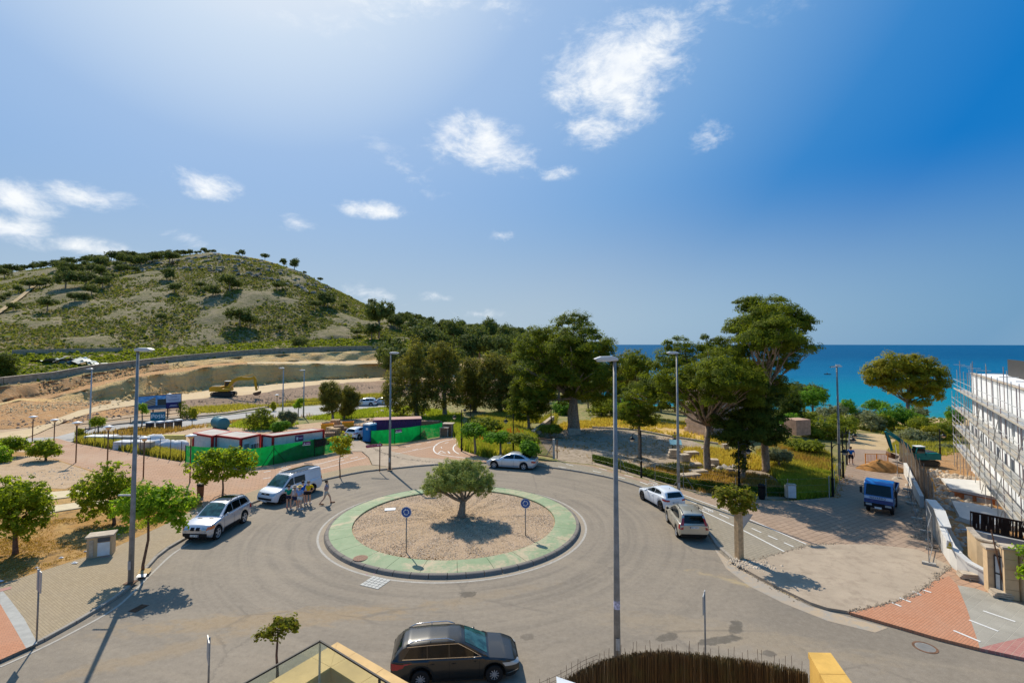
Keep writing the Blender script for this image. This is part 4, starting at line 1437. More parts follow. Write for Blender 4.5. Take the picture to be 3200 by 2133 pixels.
def lumps(name,line_px,n,smin,smax,spread,z,mat,seed,label=None,z_sink=.3):
 r=np.random.default_rng(seed)
 W=np.array([[*gt(p[0],p[1],z)[:2]]for p in line_px])
 seg=np.linalg.norm(np.diff(W,axis=0),axis=1)
 cum=np.concatenate([[0],np.cumsum(seg)])
 t=r.uniform(0,cum[-1],n)
 x=np.interp(t,cum,W[:,0])+r.normal(0,spread,n)
 y=np.interp(t,cum,W[:,1])+r.normal(0,spread,n)
 s=r.uniform(smin,smax,n)*r.uniform(.5,1,n)
 base=np.array([[1,0,0],[.4,.9,0],[-.7,.6,0],[-.8,-.6,0],[.3,-1,0],[.5,.2,.7],[-.3,.3,.8],[-.1,-.5,.65]],float)
 V=base[None]*s[:,None,None]*r.uniform(.7,1.3,(n,8,3))
 a=r.uniform(0,6.28,n)
 c_,s_=np.cos(a)[:,None],np.sin(a)[:,None]
 Z0=np.array([terrain(p,q)for p,q in zip(x,y)])+z
 P=np.stack([V[...,0]*c_-V[...,1]*s_+x[:,None],V[...,0]*s_+V[...,1]*c_+y[:,None],V[...,2]+Z0[:,None]-s[:,None]*.05],-1)
 f=np.array([[0,1,5],[1,6,5],[1,2,6],[2,3,6],[3,7,6],[3,4,7],[4,0,7],[0,5,7],[5,6,7]])
 F=(f[None]+(np.arange(n)*8)[:,None,None]).reshape(-1,3)
 me=np_mesh(name,P.reshape(-1,3),F,mat,3)
 o=mesh_obj(name,me)
 o['kind']='stuff'
 if label:
  o['label']=label
 return o
lumps('broken_asphalt',[(1950,1404),(1990,1396),(2060,1380),(2118,1354),(2150,1330),(2150,1318),(2186,1302)],420,.025,.075,.09,PAVE,crumb,1)
lumps('broken_asphalt',[(1700,1282),(1743,1286),(1765,1275),(1800,1267),(1861,1250),(1940,1246)],260,.02,.06,.08,PAVE,crumb,2)
lumps('rubble_stones',[(1688,1285),(1705,1295),(1745,1298),(1775,1305)],240,.03,.11,.32,PAVE,M['stone'],3)
lumps('broken_asphalt',[(1690,1300),(1740,1326),(1790,1352),(1850,1382)],170,.02,.06,.16,.01,crumb,4)
lumps('broken_asphalt',[(845,1022),(880,1040),(920,1052),(980,1060),(1040,1064)],260,.04,.08,.12,PAVE,crumb,5)
lumps('island_weeds',[(870,1262),(905,1275),(960,1283),(1020,1288)],330,.03,.09,.28,.17,simple('dry_leaf_litter',(.16,.09,.03),.95,var=.4,scale=9),6)
# ---------------- foliage ----------------
def leaf_quads(rng,P,N,size,aspect=.6,spread=.9,curl=0.0):
 """one four-cornered leaf at each point; N = preferred facing"""
 n=len(P)
 d=rng.normal(0,1,(n,3))
 d/=np.linalg.norm(d,axis=1,keepdims=True)
 nn=N+d*spread
 nn/=np.linalg.norm(nn,axis=1,keepdims=True)+1e-9
 a=rng.normal(0,1,(n,3))
 t=np.cross(nn,a)
 t/=np.linalg.norm(t,axis=1,keepdims=True)+1e-9
 b_=np.cross(nn,t)
 s=(size*rng.uniform(.6,1.35,n))[:,None]
 L,W_=t*s,b_*s*aspect
 V=np.stack([P-L,P-W_*.9+L*.1,P+L,P+W_*.9+L*.1],1)
 return V
def cloud_points(rng,blobs,n_clumps,per,clump_r,flat=1.0,up=.0,shell=.55,puff=False,rmax=1.05):
 """points in clumps spread over a set of ellipsoids (cx,cy,cz,rx,ry,rz)"""
 B=np.array(blobs,float)
 vol=(B[:,3]*B[:,4]*B[:,5])**(2/3)
 k=rng.choice(len(B),n_clumps,p=vol/vol.sum())
 d=rng.normal(0,1,(n_clumps,3))
 d/=np.linalg.norm(d,axis=1,keepdims=True)
 if up:
  d[:,2]=np.where(d[:,2]<0,d[:,2]*(1-up),d[:,2])
  d/=np.linalg.norm(d,axis=1,keepdims=True)
 r=shell+(rmax-shell)*rng.uniform(0,1,n_clumps)**.6
 C=B[k,:3]+d*r[:,None]*B[k,3:6]
 outn=d/B[k,3:6]
 outn/=np.linalg.norm(outn,axis=1,keepdims=True)
 cr=clump_r*rng.uniform(.6,1.4,n_clumps)
 off=rng.normal(0,1,(n_clumps,per,3))
 off/=np.linalg.norm(off,axis=2,keepdims=True)+1e-9
 if puff:
  off[...,2]=np.where(off[...,2]<-.15,-off[...,2]*rng.uniform(-.5,.8,(n_clumps,per)),off[...,2])
  lump=1+.22*np.sin(off[...,0:1]*5.1+cr[:,None,None]*40)*np.cos(off[...,1:2]*4.3+C[:,None,0:1]*3)
  off=off*lump*(.55+.5*rng.uniform(0,1,(n_clumps,per,1))**.5)
 else:
  off*=(rng.uniform(0,1,(n_clumps,per,1))**.45)
 off=off*cr[:,None,None]
 off[...,2]*=flat
 P=C[:,None,:]+off
 N=outn[:,None,:]*.5+off/(cr[:,None,None]+1e-6)*.8
 N[...,2]+=.45
 return P.reshape(-1,3),N.reshape(-1,3),C
def crown_mesh(name,rng,blobs,n_clumps,per,clump_r,size,mat,aspect=.6,flat=.8,up=.3,shell=.55,puff=False,rmax=1.05):
 P,N,C=cloud_points(rng,blobs,n_clumps,per,clump_r,flat,up,shell,puff,rmax)
 V=leaf_quads(rng,P,N,size,aspect,.55)
 F=np.arange(len(V)*4,dtype=np.int32).reshape(-1,4)
 return np_mesh(name,V.reshape(-1,3),F,mat,4),C
def limb_mesh(mb,base,top,r0,r1,n=8,wob=.0,seed=0,segs=5):
 r=random.Random(seed)
 a,b_=Vector(base),Vector(top)
 pts,rad=[],[]
 L=(b_-a).length
 for i in range(segs+1):
  t=i/segs
  p=a.lerp(b_,t)
  if 0<i<segs:
   p+=Vector((r.uniform(-1,1),r.uniform(-1,1),r.uniform(-.3,.3)))*wob*L
  pts.append(p)
  rad.append(r0+(r1-r0)*t)
 mb.tube(pts,rad,n,cap=True)
 return pts
def make_tree(name,label,cat,base,blobs,r0,leafmat,barkmat,n_clumps,per,clump_r,size,group=None,seed=1,fork=.45,aspect=.6,flat=.8,up=.3,shell=.55,limbs=None,wob=.03,parts=('trunk','crown'),top=None,extra_trunks=(),puff=False,rmax=1.05):
 """base world point; blobs in world coordinates"""
 rg=np.random.default_rng(seed)
 rr_=random.Random(seed)
 t=thing(name,label,cat,base,0,group)
 B=[(b[0]-base[0],b[1]-base[1],b[2]-base[2],b[3],b[4],b[5])for b in blobs]
 cx=sum(b[0]*b[3]for b in B)/sum(b[3]for b in B)
 cy=sum(b[1]*b[3]for b in B)/sum(b[3]for b in B)
 ztop=max(b[2]for b in B)
 zlow=min(b[2]-b[5]for b in B)
 mb=MB()
 fz=max(zlow*1.0,ztop*fork)if top is None else top[2]
 fp=Vector((cx*.35,cy*.35,fz))if top is None else Vector(top)
 pts=[Vector((0,0,-.1)),Vector((0,0,.25)),fp*.5+Vector((rr_.uniform(-1,1),rr_.uniform(-1,1),0))*wob*fz,fp]
 mb.tube(pts,[r0*1.35,r0*1.05,r0*.88,r0*.72],10)
 for b in B:
  tip=Vector((b[0],b[1],b[2]+b[5]*.1))
  limb_mesh(mb,fp+Vector((0,0,-.1)),tip,r0*.36,r0*.08,6,wob*1.3,rr_.randint(0,9999))
  for _ in range(2 if limbs is None else limbs):
   a=rr_.uniform(0,6.28)
   q=Vector((b[0]+math.cos(a)*b[3]*.7,b[1]+math.sin(a)*b[4]*.7,b[2]+rr_.uniform(-.3,.5)*b[5]))
   s=fp.lerp(tip,rr_.uniform(.35,.75))
   limb_mesh(mb,s,q,r0*.2,r0*.05,5,wob,rr_.randint(0,9999),3)
 for e in extra_trunks:
  limb_mesh(mb,e[0],e[1],r0*.8,r0*.5,8,wob,rr_.randint(0,999))
 mb.build(parts[0],barkmat,t,smooth=True)
 me,C=crown_mesh(parts[1],rg,B,n_clumps,per,clump_r,size,leafmat,aspect,flat,up,shell,puff,rmax)
 mesh_obj(parts[1],me,t)
 return t
def blobs_px(D,items,depth=1.0):
 """items: (px, py, rx_px, ry_px[, dD]) at distance D → world ellipsoids"""
 out=[]
 for it in items:
  dD=it[4]if len(it)>4 else 0.0
  p=gd(it[0],it[1],D+dD)
  rx,rz=pxm(it[2],D+dD),pxm(it[3],D+dD)
  out.append((p.x,p.y,p.z,rx,min(rx,rz*1.3)*depth,rz))
 return out
 # --- olive tree on the island ---
ob=gz(1060,1187,.33)
ot=make_tree('olive_tree','round olive tree on the gravel island of the roundabout','tree',ob,blobs_px(ob.y,[(1055,1092,46,34),(1012,1100,36,26,.3),(1100,1100,36,28,.2),(1030,1075,30,20,-.3),(1078,1072,32,18,.4),(1000,1122,26,18,-.4),(1108,1118,28,20,-.3),(1055,1108,44,24,-1.1),(1050,1100,42,26,1.2),(1124,1102,16,14),(985,1118,16,13)],1.0),.26,M['olive_leaf'],M['bark_grey'],1050,46,.20,.06,seed=11,aspect=.36,flat=.9,up=.15,shell=.35,top=(.1,0,1.1),limbs=3)
# --- left side street trees (heart-leaved, multi-branched) ---
def street_tree(label,base_px,blobs,mat,n,per,cr,size,r0,seed,group='young street trees on the left',D=None,bark='bark_thin',z=PAVE,**kw):
 b_=gz(base_px[0],base_px[1],z)if D is None else gt(base_px[0],base_px[1])
 return make_tree('street_tree',label,'tree',b_,blobs_px(b_.y,blobs),r0,M[mat],M[bark],n,per,cr,size,group,seed,rmax=1.25,**kw)
street_tree('dense green street tree at the left edge of the photo',(35,1272),[(40,1140,46,42),(72,1170,34,38,.5),(20,1180,40,40,-.6),(60,1205,32,26),(10,1135,34,36,.5),(84,1135,20,24),(-20,1170,44,50)],'street_leaf',430,20,.24,.10,.13,21,shell=.35)
street_tree('dark leafy tree behind the tall lamp post with an orange dead spray',(262,1205),[(240,1125,46,36),(262,1092,30,26),(212,1120,34,30),(275,1140,36,32),(230,1165,34,26),(250,1075,18,14),(196,1150,18,14)],'street_leaf',360,18,.24,.10,.10,22,shell=.35)
street_tree('bright lime green tree growing from the pavement kerb in front of the lamp post',(328,1308),[(350,1140,50,24),(395,1150,44,26),(305,1160,42,24),(350,1172,50,26),(400,1185,30,18),(285,1175,24,14),(372,1125,34,14),(330,1120,26,12),(432,1150,16,10),(415,1200,18,10)],'lime_leaf',330,12,.25,.11,.07,23,shell=.3,fork=.72)
street_tree('broad red-tinged green tree in front of the green fence',(511,1145),[(510,1055,46,24),(470,1070,36,26),(552,1065,32,24),(500,1085,44,20),(545,1050,34,18),(478,1046,24,12),(468,1095,20,12),(560,1085,20,12),(520,1040,40,12)],'street_leaf',400,11,.26,.125,.075,24,shell=.3)
street_tree('round bushy tree beside the far end of the red promenade',(105,1058),[(100,1030,30,16),(84,1034,18,14),(118,1034,18,12),(100,1020,20,10)],'street_leaf',210,18,.3,.11,.10,25,shell=.3)
street_tree('round bushy tree nearest the back road at the left edge',(24,1048),[(25,1018,30,14),(5,1025,22,14),(44,1022,18,12)],'street_leaf',210,18,.3,.11,.10,26,shell=.3)
street_tree('green tree cut off by the left edge of the photo',(-14,1062),[(-8,1040,24,16),(4,1052,16,10)],'lime_leaf',120,18,.3,.11,.08,27,shell=.3)
street_tree('yellow-green sapling between the promenade lines and the road',(781,1093),[(784,1015,20,18),(775,1028,12,10),(796,1010,12,12),(790,1033,12,9),(768,1008,10,8)],'yellow_leaf',110,16,.26,.10,.05,28,None,shell=.25,fork=.7)
fb=gz(637,1556,0)
make_tree('sapling','small reddish-green sapling standing between the glass balustrade and the road','tree',fb,blobs_px(fb.y,[(636,1446,26,18),(662,1432,20,16),(608,1456,20,10),(680,1440,12,7),(640,1424,14,8),(592,1462,8,5)]),.045,M['maroon_leaf'],M['bark_thin'],120,9,.16,.07,seed=31,shell=.2,fork=.8,wob=.02)
gb=gz(1698,1280,PAVE)
make_tree('guarded_tree','small red-budded green tree growing out of a pale board guard','tree',gb,blobs_px(gb.y,[(1686,1138,34,16),(1662,1134,20,10),(1712,1134,20,12),(1692,1160,30,13),(1668,1154,18,9),(1718,1158,14,9),(1700,1174,16,7)]),.06,M['maroon_leaf'],M['bark_thin'],150,8,.24,.12,seed=32,shell=.3,fork=.8,rmax=1.35)
rb=gz(2420,1400,PAVE)
make_tree('street_tree','bright green tree reaching in at the right edge of the photo','tree',rb,blobs_px(rb.y,[(2375,1262,34,18),(2372,1312,32,16),(2420,1280,50,40)]),.09,M['lime_leaf'],M['bark_thin'],150,12,.22,.09,seed=33,shell=.3)
# --- big pines of the ruin garden ---
pb=gt(1322,988)
make_tree('pine_tree','huge dark stone pine with a double trunk in the middle of the garden','tree',pb,blobs_px(pb.y,[(1310,775,62,48),(1262,800,48,44,1),(1350,800,50,46,-1),(1225,790,36,36),(1378,830,46,46),(1300,840,70,50),(1250,870,52,44,-2),(1350,890,56,42,1),(1206,848,30,38,-1),(1400,880,34,40),(1290,905,50,30,2),(1320,742,40,20),(1395,800,24,24,1),(1310,800,60,44,-5),(1290,830,60,44,5),(1340,860,50,36,-5),(1235,925,34,28,-2),(1205,812,22,26)]),.62,M['pine_leaf'],M['bark'],640,150,.82,.165,seed=41,aspect=.36,shell=.6,puff=True,flat=.8,top=(-.2,0,4.6),extra_trunks=((Vector((-.75,.2,-.1)),Vector((-.6,.2,4.4))),))
pb2=gt(1215,985)
make_tree('pine_tree','lower drooping pine just left of the great pine','tree',pb2,blobs_px(pb2 .y,[(1210,905,34,26),(1188,930,24,24),(1232,938,26,22,-1),(1210,958,26,12),(1196,886,20,16)]),.22,M['pine_leaf'],M['bark'],140,180,.7,.13,seed=42,aspect=.34,shell=.4,puff=True,flat=.7)
pb3=gt(1625,1081)
make_tree('pine_tree','spreading pine with a straight pale trunk beside the old stone blocks','tree',pb3,blobs_px(pb3 .y,[(1660,840,62,52),(1625,800,40,28,1),(1700,860,52,46),(1540,840,50,42,1),(1500,880,34,30),(1590,880,44,34),(1535,905,50,34,-1),(1660,920,60,40,1),(1725,930,44,50),(1610,940,36,28,1.5),(1750,870,34,40,1),(1470,905,34,28),(1560,800,34,22,1),(1690,800,36,22),(1650,850,60,40,-4.5),(1700,870,50,40,-5.5),(1600,880,50,40,-4.5),(1660,860,50,36,-7),(1560,880,44,34,-3.5),(1720,905,40,34,-3.5),(1680,840,50,40,4.5),(1600,850,50,40,4.5),(1640,905,44,30,-6),(1670,870,54,36,-8),(1720,880,40,34,-6)]),.33,M['pine_leaf'],M['bark'],680,150,.58,.125,seed=43,aspect=.36,shell=.6,puff=True,flat=.8,top=(.15,0,4.3))
pb3b=gt(1470,1052)
make_tree('pine_tree','small pine hanging over the yard behind the garden lantern','tree',pb3b,blobs_px(pb3b.y,[(1465,935,42,26),(1440,955,26,18),(1495,958,30,20),(1468,970,38,14),(1450,908,26,20)]),.16,M['pine_leaf'],M['bark'],130,180,.5,.095,seed=44,aspect=.34,shell=.4,puff=True,flat=.6,fork=.7)
pb4=gt(1760,1082)
make_tree('pine_tree','tallest pine towering above the others against the sky and sea','tree',pb4,blobs_px(pb4 .y,[(1765,712,62,30),(1735,755,60,28,1),(1800,735,48,34),(1708,760,44,24),(1832,790,40,30),(1770,800,50,24,-1),(1795,835,36,18),(1725,700,34,18),(1840,745,26,22),(1850,810,20,14),(1690,745,20,14),(1780,885,32,28),(1765,730,54,28,-4.5),(1800,770,40,26,-4),(1730,770,44,24,-5),(1770,740,50,26,4.5),(1820,790,36,26,-3),(1790,760,50,28,-6.5),(1740,780,46,26,-7)]),.34,M['pine_leaf'],M['bark'],430,150,.62,.125,seed=45,aspect=.36,shell=.55,puff=True,flat=.75,top=(-.1,0,7.2))
pb5=gt(1706,1098)
make_tree('pine_tree','low dark pine whose crown tapers down to the bank','tree',pb5,blobs_px(pb5 .y,[(1720,985,56,46),(1680,1000,42,36),(1760,970,40,46),(1740,920,46,40,1),(1700,1035,26,34),(1782,1005,24,22),(1660,960,26,26),(1698,1066,13,22)]),.2,M['pine_dark'],M['bark'],230,150,.56,.12,seed=46,aspect=.36,shell=.45,puff=True,flat=.8)
# --- eucalyptus row beyond the container ---
euca=[('tall loose eucalyptus nearest the lamp post and the container',(958,958),[(950,815,22,22),(935,850,34,30),(905,880,24,32,1),(965,870,30,40),(925,915,40,34),(965,920,26,30),(890,905,16,18),(958,786,16,16,2)]),('tall eucalyptus with a pale forked trunk left of the gap',(1022,955),[(1010,808,28,24),(1035,830,26,28),(1000,850,30,34),(1040,870,26,34),(1015,905,32,32),(990,890,22,30),(1048,912,16,22)]),('dark shaded eucalyptus behind the lantern lamp',(1090,945),[(1085,850,26,30),(1070,880,24,32),(1105,885,24,30),(1085,915,28,24)]),('yellow-tipped eucalyptus left of the great pine',(1150,950),[(1128,835,24,26),(1155,845,26,26),(1130,880,32,34),(1165,890,26,34),(1140,920,34,22),(1108,862,18,20)]),('small dark eucalyptus at the back of the lawn',(1192,950),[(1185,870,18,22),(1190,905,22,26),(1176,925,18,16)]),]
for i,(lb,bp_,bl)in enumerate(euca):
 b_=gt(*bp_)
 make_tree('eucalyptus_tree',lb,'tree',b_,blobs_px(b_.y,bl),.38,M['euca'],M['bark_grey'],800 if i<4 else 320,22,.62,.20,'eucalyptus trees across the field',50+i,aspect=.35,shell=.35,up=.1,fork=.4)
for lb,bp_,bl,sd in(('left one of the two bushy eucalyptus trees by the back road',(765,967),[(760,893,20,18),(748,912,16,18),(772,915,18,22),(758,935,18,16),(745,890,10,12)],61),('right one of the two bushy eucalyptus trees by the back road',(790,962),[(800,900,14,16),(806,922,20,20),(796,940,16,14),(818,912,10,12)],62)):
 b_=gt(*bp_)
 make_tree('eucalyptus_tree',lb,'tree',b_,blobs_px(b_.y,bl),.2,M['euca'],M['bark_grey'],420,26,.5,.14,'pair of trees by the back road',sd,aspect=.4,shell=.35,fork=.35)
for lb,bp_,bl,sd,mt in(('dense round bush behind the white site cabins',(600,985),[(598,955,26,16),(580,968,20,14),(618,968,16,14),(606,945,16,8)],63,'shrub_leaf'),('low green bush to the right of the round bush behind the cabins',(645,992),[(640,980,18,10),(655,975,10,7)],64,'bright_shrub'),('stubby grey cactus-like tree behind the long cabin',(660,980),[(648,955,10,9),(660,952,8,9),(672,956,11,9),(652,965,6,8),(668,967,7,9)],65,'silver_shrub'),('bright green sapling beside the back road',(685,958),[(684,930,10,8),(690,920,7,6)],66,'lime_leaf'),('leafy young tree on the verge below the billboard left',(226,996),[(225,965,16,9),(216,972,8,6),(234,972,8,5)],67,'street_leaf'),('lime green sapling in front of the billboard',(325,985),[(324,935,11,8),(332,943,7,5)],68,'lime_leaf'),('grey-green bush right of the billboard',(430,962),[(425,942,16,12),(432,952,16,10),(420,930,8,8)],69,'shrub_leaf'),('clipped upright shrub on the back pavement nearest the billboard',(447,963),[(446,948,5,12)],70,'yellow_leaf'),('clipped upright shrub on the back pavement near the cactus-like tree',(628,944),[(628,932,4.5,9)],71,'yellow_leaf'),('leaning clipped shrub beside the first short lamp post',(183,1010),[(183,994,5,10)],72,'yellow_leaf')):
 b_=gt(*bp_)
 make_tree('bush' if sd in(63,64,69)else 'small_tree',lb,'bush' if sd in(63,64,69,70,71,72)else 'tree',b_,blobs_px(b_.y,bl),.10,M[mt],M['bark_grey'],190 if sd<66 else 70,22,.32,.12,None,sd,aspect=.5,shell=.3,fork=.2 if sd in(63,64,69)else .45)
b_=gt(10,872)
make_tree('dark_bush','dark green tree at the left edge above the orange cutting','tree',b_,blobs_px(b_.y,[(10,828,26,18),(-5,850,30,22),(20,850,16,16)]),.2,M['pine_dark'],M['bark'],300,26,.6,.2,None,73,aspect=.4,shell=.3,fork=.3)
# --- coast: large golden tree and shrubs ---
cb=gd(2085,958,112)
cb.z=terrain(cb.x,cb.y)
make_tree('seaside_tree','broad golden-green tree standing alone against the sea','tree',cb,blobs_px(112,[(2050,838,34,24),(2020,858,32,24),(2110,840,40,22),(2150,862,28,22),(2080,868,36,26),(2120,880,44,28),(2045,880,26,18),(2085,900,30,22,1),(2010,878,18,10),(2140,905,22,14),(2108,925,22,16)]),.5,M['golden_tree'],M['bark_grey'],340,120,1.05,.24,None,81,aspect=.45,shell=.5,puff=True,flat=.95,fork=.35)
coast=[(1868,962,1866,912,28,26,92,'bright_shrub','bright green round tree left of the tall promenade lamp'),(1948,958,1945,935,20,18,98,'bright_shrub','small bright tree right of the tall promenade lamp, sea behind'),(1900,985,1902,945,30,18,86,'silver_shrub','silvery shrub mound between two green trees on the coast'),(1850,990,1835,965,34,28,80,'shrub_leaf','dark shrub mass beside the tallest pine'),(1895,1020,1900,985,46,34,74,'shrub_leaf','wide olive green shrub behind the grassy bank'),(1812,1010,1808,975,28,26,72,'bright_shrub','leafy shrub squeezed between the pines and the ruin wall'),(1940,1008,1938,975,24,26,80,'shrub_leaf','dark shrub beside the sandy path'),(2000,985,1985,955,28,20,98,'silver_shrub','silvery tree left of the path under the seaside tree'),(2004,1000,2000,968,26,20,92,'silver_shrub','grey olive tree with a thin trunk above the path'),(2025,985,2010,930,22,14,104,'bright_shrub','dark green tree top just left of the seaside tree'),(2060,992,2052,950,34,26,96,'bright_shrub','deep green tree in front of the seaside tree'),(2032,998,2028,968,20,20,93,'shrub_leaf','small dark tree beside the deep green one'),(2095,1000,2090,962,30,20,94,'bright_shrub','green tree below the right half of the seaside tree'),(2110,975,2112,948,20,14,100,'silver_shrub','silvery clump at the waterline right of the seaside tree'),(2100,1038,2085,1005,34,22,80,'silver_shrub','grey shrub behind the teal digger'),(2118,1045,2118,1010,26,24,79,'silver_shrub','dark silvery shrub right behind the digger boom'),(2140,1000,2140,975,34,20,88,'shrub_leaf','wide yellow-green shrub near the building scaffold'),(2140,1040,2145,1000,24,24,80,'golden_tree','yellow-green round bush behind the black lamp post'),(2180,1025,2182,990,30,30,82,'shrub_leaf','bushy tree touching the scaffold corner'),(2205,985,2205,955,24,18,88,'bright_shrub','bush seen between scaffold poles of the white building'),(2170,1055,2172,1035,18,16,72,'silver_shrub','small pale bush at the foot of the scaffold'),(1500,900,1460,840,40,40,86,'pine_leaf','rounded pine right behind the tall grey lamp post'),(1425,985,1425,850,34,44,90,'euca','olive tree crown between the great pine and the lamp post'),(1300,985,1445,935,30,24,84,'bright_shrub','bright shrub under the pines beside the golden grass'),(1380,975,1380,940,34,22,86,'shrub_leaf','shady shrub behind the right side of the great trunk'),(1290,968,1290,940,22,18,88,'bright_shrub','bright green shrub glowing behind the great trunk'),(1600,960,1600,925,60,30,74,'pine_dark','dark pine mass behind the ruin block'),(1440,975,1412,930,30,30,92,'pine_dark','dark pine behind the yard near the tall lamp'),(1820,985,1815,930,30,50,76,'pine_dark','brown-grey tree at the right foot of the tallest pine'),(1085,1000,1092,988,22,12,56,'bright_shrub','bright leafy bush at the back left of the poppy field'),(1150,1010,1150,1003,30,9,54,'bright_shrub','low bright creeper mound in the middle of the poppy field'),(1200,1020,1200,1010,26,12,52,'shrub_leaf','dark leafy bush in the poppy field left of the gate'),(1216,1035,1216,1030,14,14,50,'bright_shrub','vine-green bush against the gate'),(1120,985,1118,972,30,12,66,'shrub_leaf','wide bush behind the poppy field lanterns'),(1255,990,1262,984,20,8,66,'shrub_leaf','low bush beside the pale coping wall'),(1800,1060,1790,1045,26,12,50,'silver_shrub','dry grey bush on the bank right of the pines'),(1840,1030,1846,1024,30,10,56,'shrub_leaf','low green bush at the top of the bank'),]
for i,(bx,by,cx,cy,hw,hh,D,mt,lb)in enumerate(coast):
 c=gd(cx,cy,D)
 zb=terrain(c.x,c.y)
 r1=pxm(hw*1.3,D)
 r2=pxm(hh*1.25,D)
 rr_=random.Random(i)
 bl=[(c.x,c.y,c.z,r1*.7,r1*.7,r2*.75)]
 for k in range(4):
  a=rr_.uniform(0,6.28)
  bl.append((c.x+math.cos(a)*r1*.5,c.y+math.sin(a)*r1*.5,c.z+rr_.uniform(-.35,.35)*r2,r1*.5,r1*.5,r2*.5))
 nm='pine_tree' if 'pine' in mt else('shrub' if 'shrub' in lb or 'bush' in lb or 'clump' in lb else 'small_tree')
 make_tree(nm,lb,'tree' if nm!='shrub' else 'shrub',Vector((c.x,c.y,zb)),bl,.14,M[mt],M['bark_grey'],int(110+hw*hh*.18),18,.45,.165,'trees and shrubs along the coast',100+i,aspect=.5,shell=.4,fork=.3)
 # --- pines on the hill and its shoulder: shared crowns ---
protos=[]
for k in range(4):
 rg=np.random.default_rng(200+k)
 rr_=random.Random(k)
 bl=[]
 for j in range(5+k):
  a=rr_.uniform(0,6.28)
  q=rr_.uniform(.0,.34)
  bl.append((math.cos(a)*q,math.sin(a)*q,.58+rr_.uniform(-.14,.22),.26,.26,.17))
 cm,_=crown_mesh('crown',rg,bl,210,16,.085,.034,M['far_pine'],.55,.8,.2,.5)
 mb=MB()
 mb.tube([(0,0,-.15),(.02,0,.3),(0,.02,.6)],[.035,.028,.015],6)
 for j in range(3):
  a=j*2.1+k
  mb.tube([(0,0,.35),(.2*math.cos(a),.2*math.sin(a),.62)],[.018,.006],4)
 protos.append((mb.mesh('trunk',M['bark']),cm))
def hill_pine(px,py,h_px,wr,label,group,k,D=None,name='pine_tree'):
 p=gt(px,py)if D is None else gd(px,py,D)
 if D is not None:
  p.z=terrain(p.x,p.y)
 h=pxm(h_px,p.y)*1.25
 t=thing(name,label,'tree',p,random.Random(k).uniform(0,6.28),group)
 t.scale=(h*wr,h*wr,h)
 tr,cr=protos[k%4]
 mesh_obj('trunk',tr,t)
 mesh_obj('crown',cr,t)
 return t
rp_=random.Random(5)
for i in range(56):
 u=-30+545*(i+rp_.uniform(-.4,.4))/56
 yc=float(np.interp(u,[p[0]for p in crest],[p[1]for p in crest]))
 d_=float(np.interp(u,UF,cDf))-rp_.uniform(-6,14)
 hill_pine(u,0,rp_.uniform(13,24)*(1.0 if u<330 else .7),rp_.uniform(.7,1.3),'small dark pine standing in the row along the crest of the hill','pines along the crest of the hill',i,D=d_)
for i,(u,y,h)in enumerate([(556,600,16),(608,612,18),(652,622,18),(676,628,26),(546,596,10),(735,660,12),(857,712,20),(940,735,14),(700,632,8),(900,722,8)]):
 d_=float(np.interp(u,UF,cDf))-3
 hill_pine(u,y,h,.9,'lone small pine on the bare right-hand skyline of the hill','lone pines on the hill skyline',i+3,D=d_)
for i in range(44):
 u=rp_.uniform(-20,400)
 yc=float(np.interp(u,[p[0]for p in crest],[p[1]for p in crest]))
 y=yc+8+rp_.random()**1.6*(95 if u<260 else 45)
 hill_pine(u,y,rp_.uniform(14,30),rp_.uniform(.7,1.2),'green pine on the upper left slope of the hill','pines on the upper left slope',i)
for i,(u,y,h,lb)in enumerate([(385,645,18,'round green pine below the yellow top of the hill'),(400,672,22,'light green pine below the rock bands at the middle of the hill'),(488,685,30,'upright dark pine in the centre of the hillside'),(460,665,18,'small pine above the upright one on the hillside'),(528,668,34,'pale broad pine on the right of the hillside'),(545,665,20,'pine touching the pale broad one'),(210,680,26,'green pine on the left of the rocky slope'),(108,715,30,'low wide pine near the footpath'),(372,739,18,'squat dark bush in the middle of the slope'),(552,750,42,'large dark spreading pine low on the right slope'),(575,752,28,'smaller dark pine leaning on the large one'),(636,668,20,'pine on the right flank under the skyline'),(648,662,16,'small pine beside the flank pine'),(745,700,30,'dark pine pair on the falling right flank, left one'),(752,706,24,'dark pine pair on the falling right flank, right one'),(725,712,22,'pine just below the flank pair'),(792,712,14,'tiny round bush high on the right flank'),(686,805,30,'green tree on the hill track above the cutting'),(854,780,34,'green tree at the right end of the track'),(820,775,20,'bush left of the tree at the track end'),(196,660,34,'tall green pine left of the rock bands'),(235,662,28,'dark pine right of the tall green one'),(150,665,40,'broad hazy pine above the footpath'),(68,668,26,'pine where the footpath bends'),(30,716,20,'small bush left of the footpath'),(643,760,14,'small bush low on the right slope'),(700,745,12,'tiny pine low on the right slope')]):
 hill_pine(u,y+1,h,1.15,lb,'trees scattered over the hillside',i+1)
n_sh=0
for i in range(90):
 u=905+330*(i+rp_.uniform(-.5,.5))/90
 t_=rp_.random()
 d_=215+t_*60
 hill_pine(u,0,rp_.uniform(17,32)*(1-.3*t_),rp_.uniform(.7,1.0),'grey-green pine in the wood on the low shoulder right of the hill','pines in the wood on the shoulder',i,D=d_)
for i in range(30):
 u=1200+660*(i+rp_.uniform(-.5,.5))/30
 d_=rp_.uniform(92,128)
 hill_pine(u,0,rp_.uniform(58,84),rp_.uniform(.75,1.1),'dense green tree in the screen behind the ruin garden pines','trees screening the sea behind the garden',i,D=d_)
for i in range(42):
 u=880+560*(i+rp_.uniform(-.5,.5))/42
 d_=rp_.uniform(135,200)
 t=hill_pine(u,0,rp_.uniform(55,85),rp_.uniform(.6,.85),'mid-green tree in the belt between the field and the wooded shoulder','trees in the belt behind the field',i,D=d_)
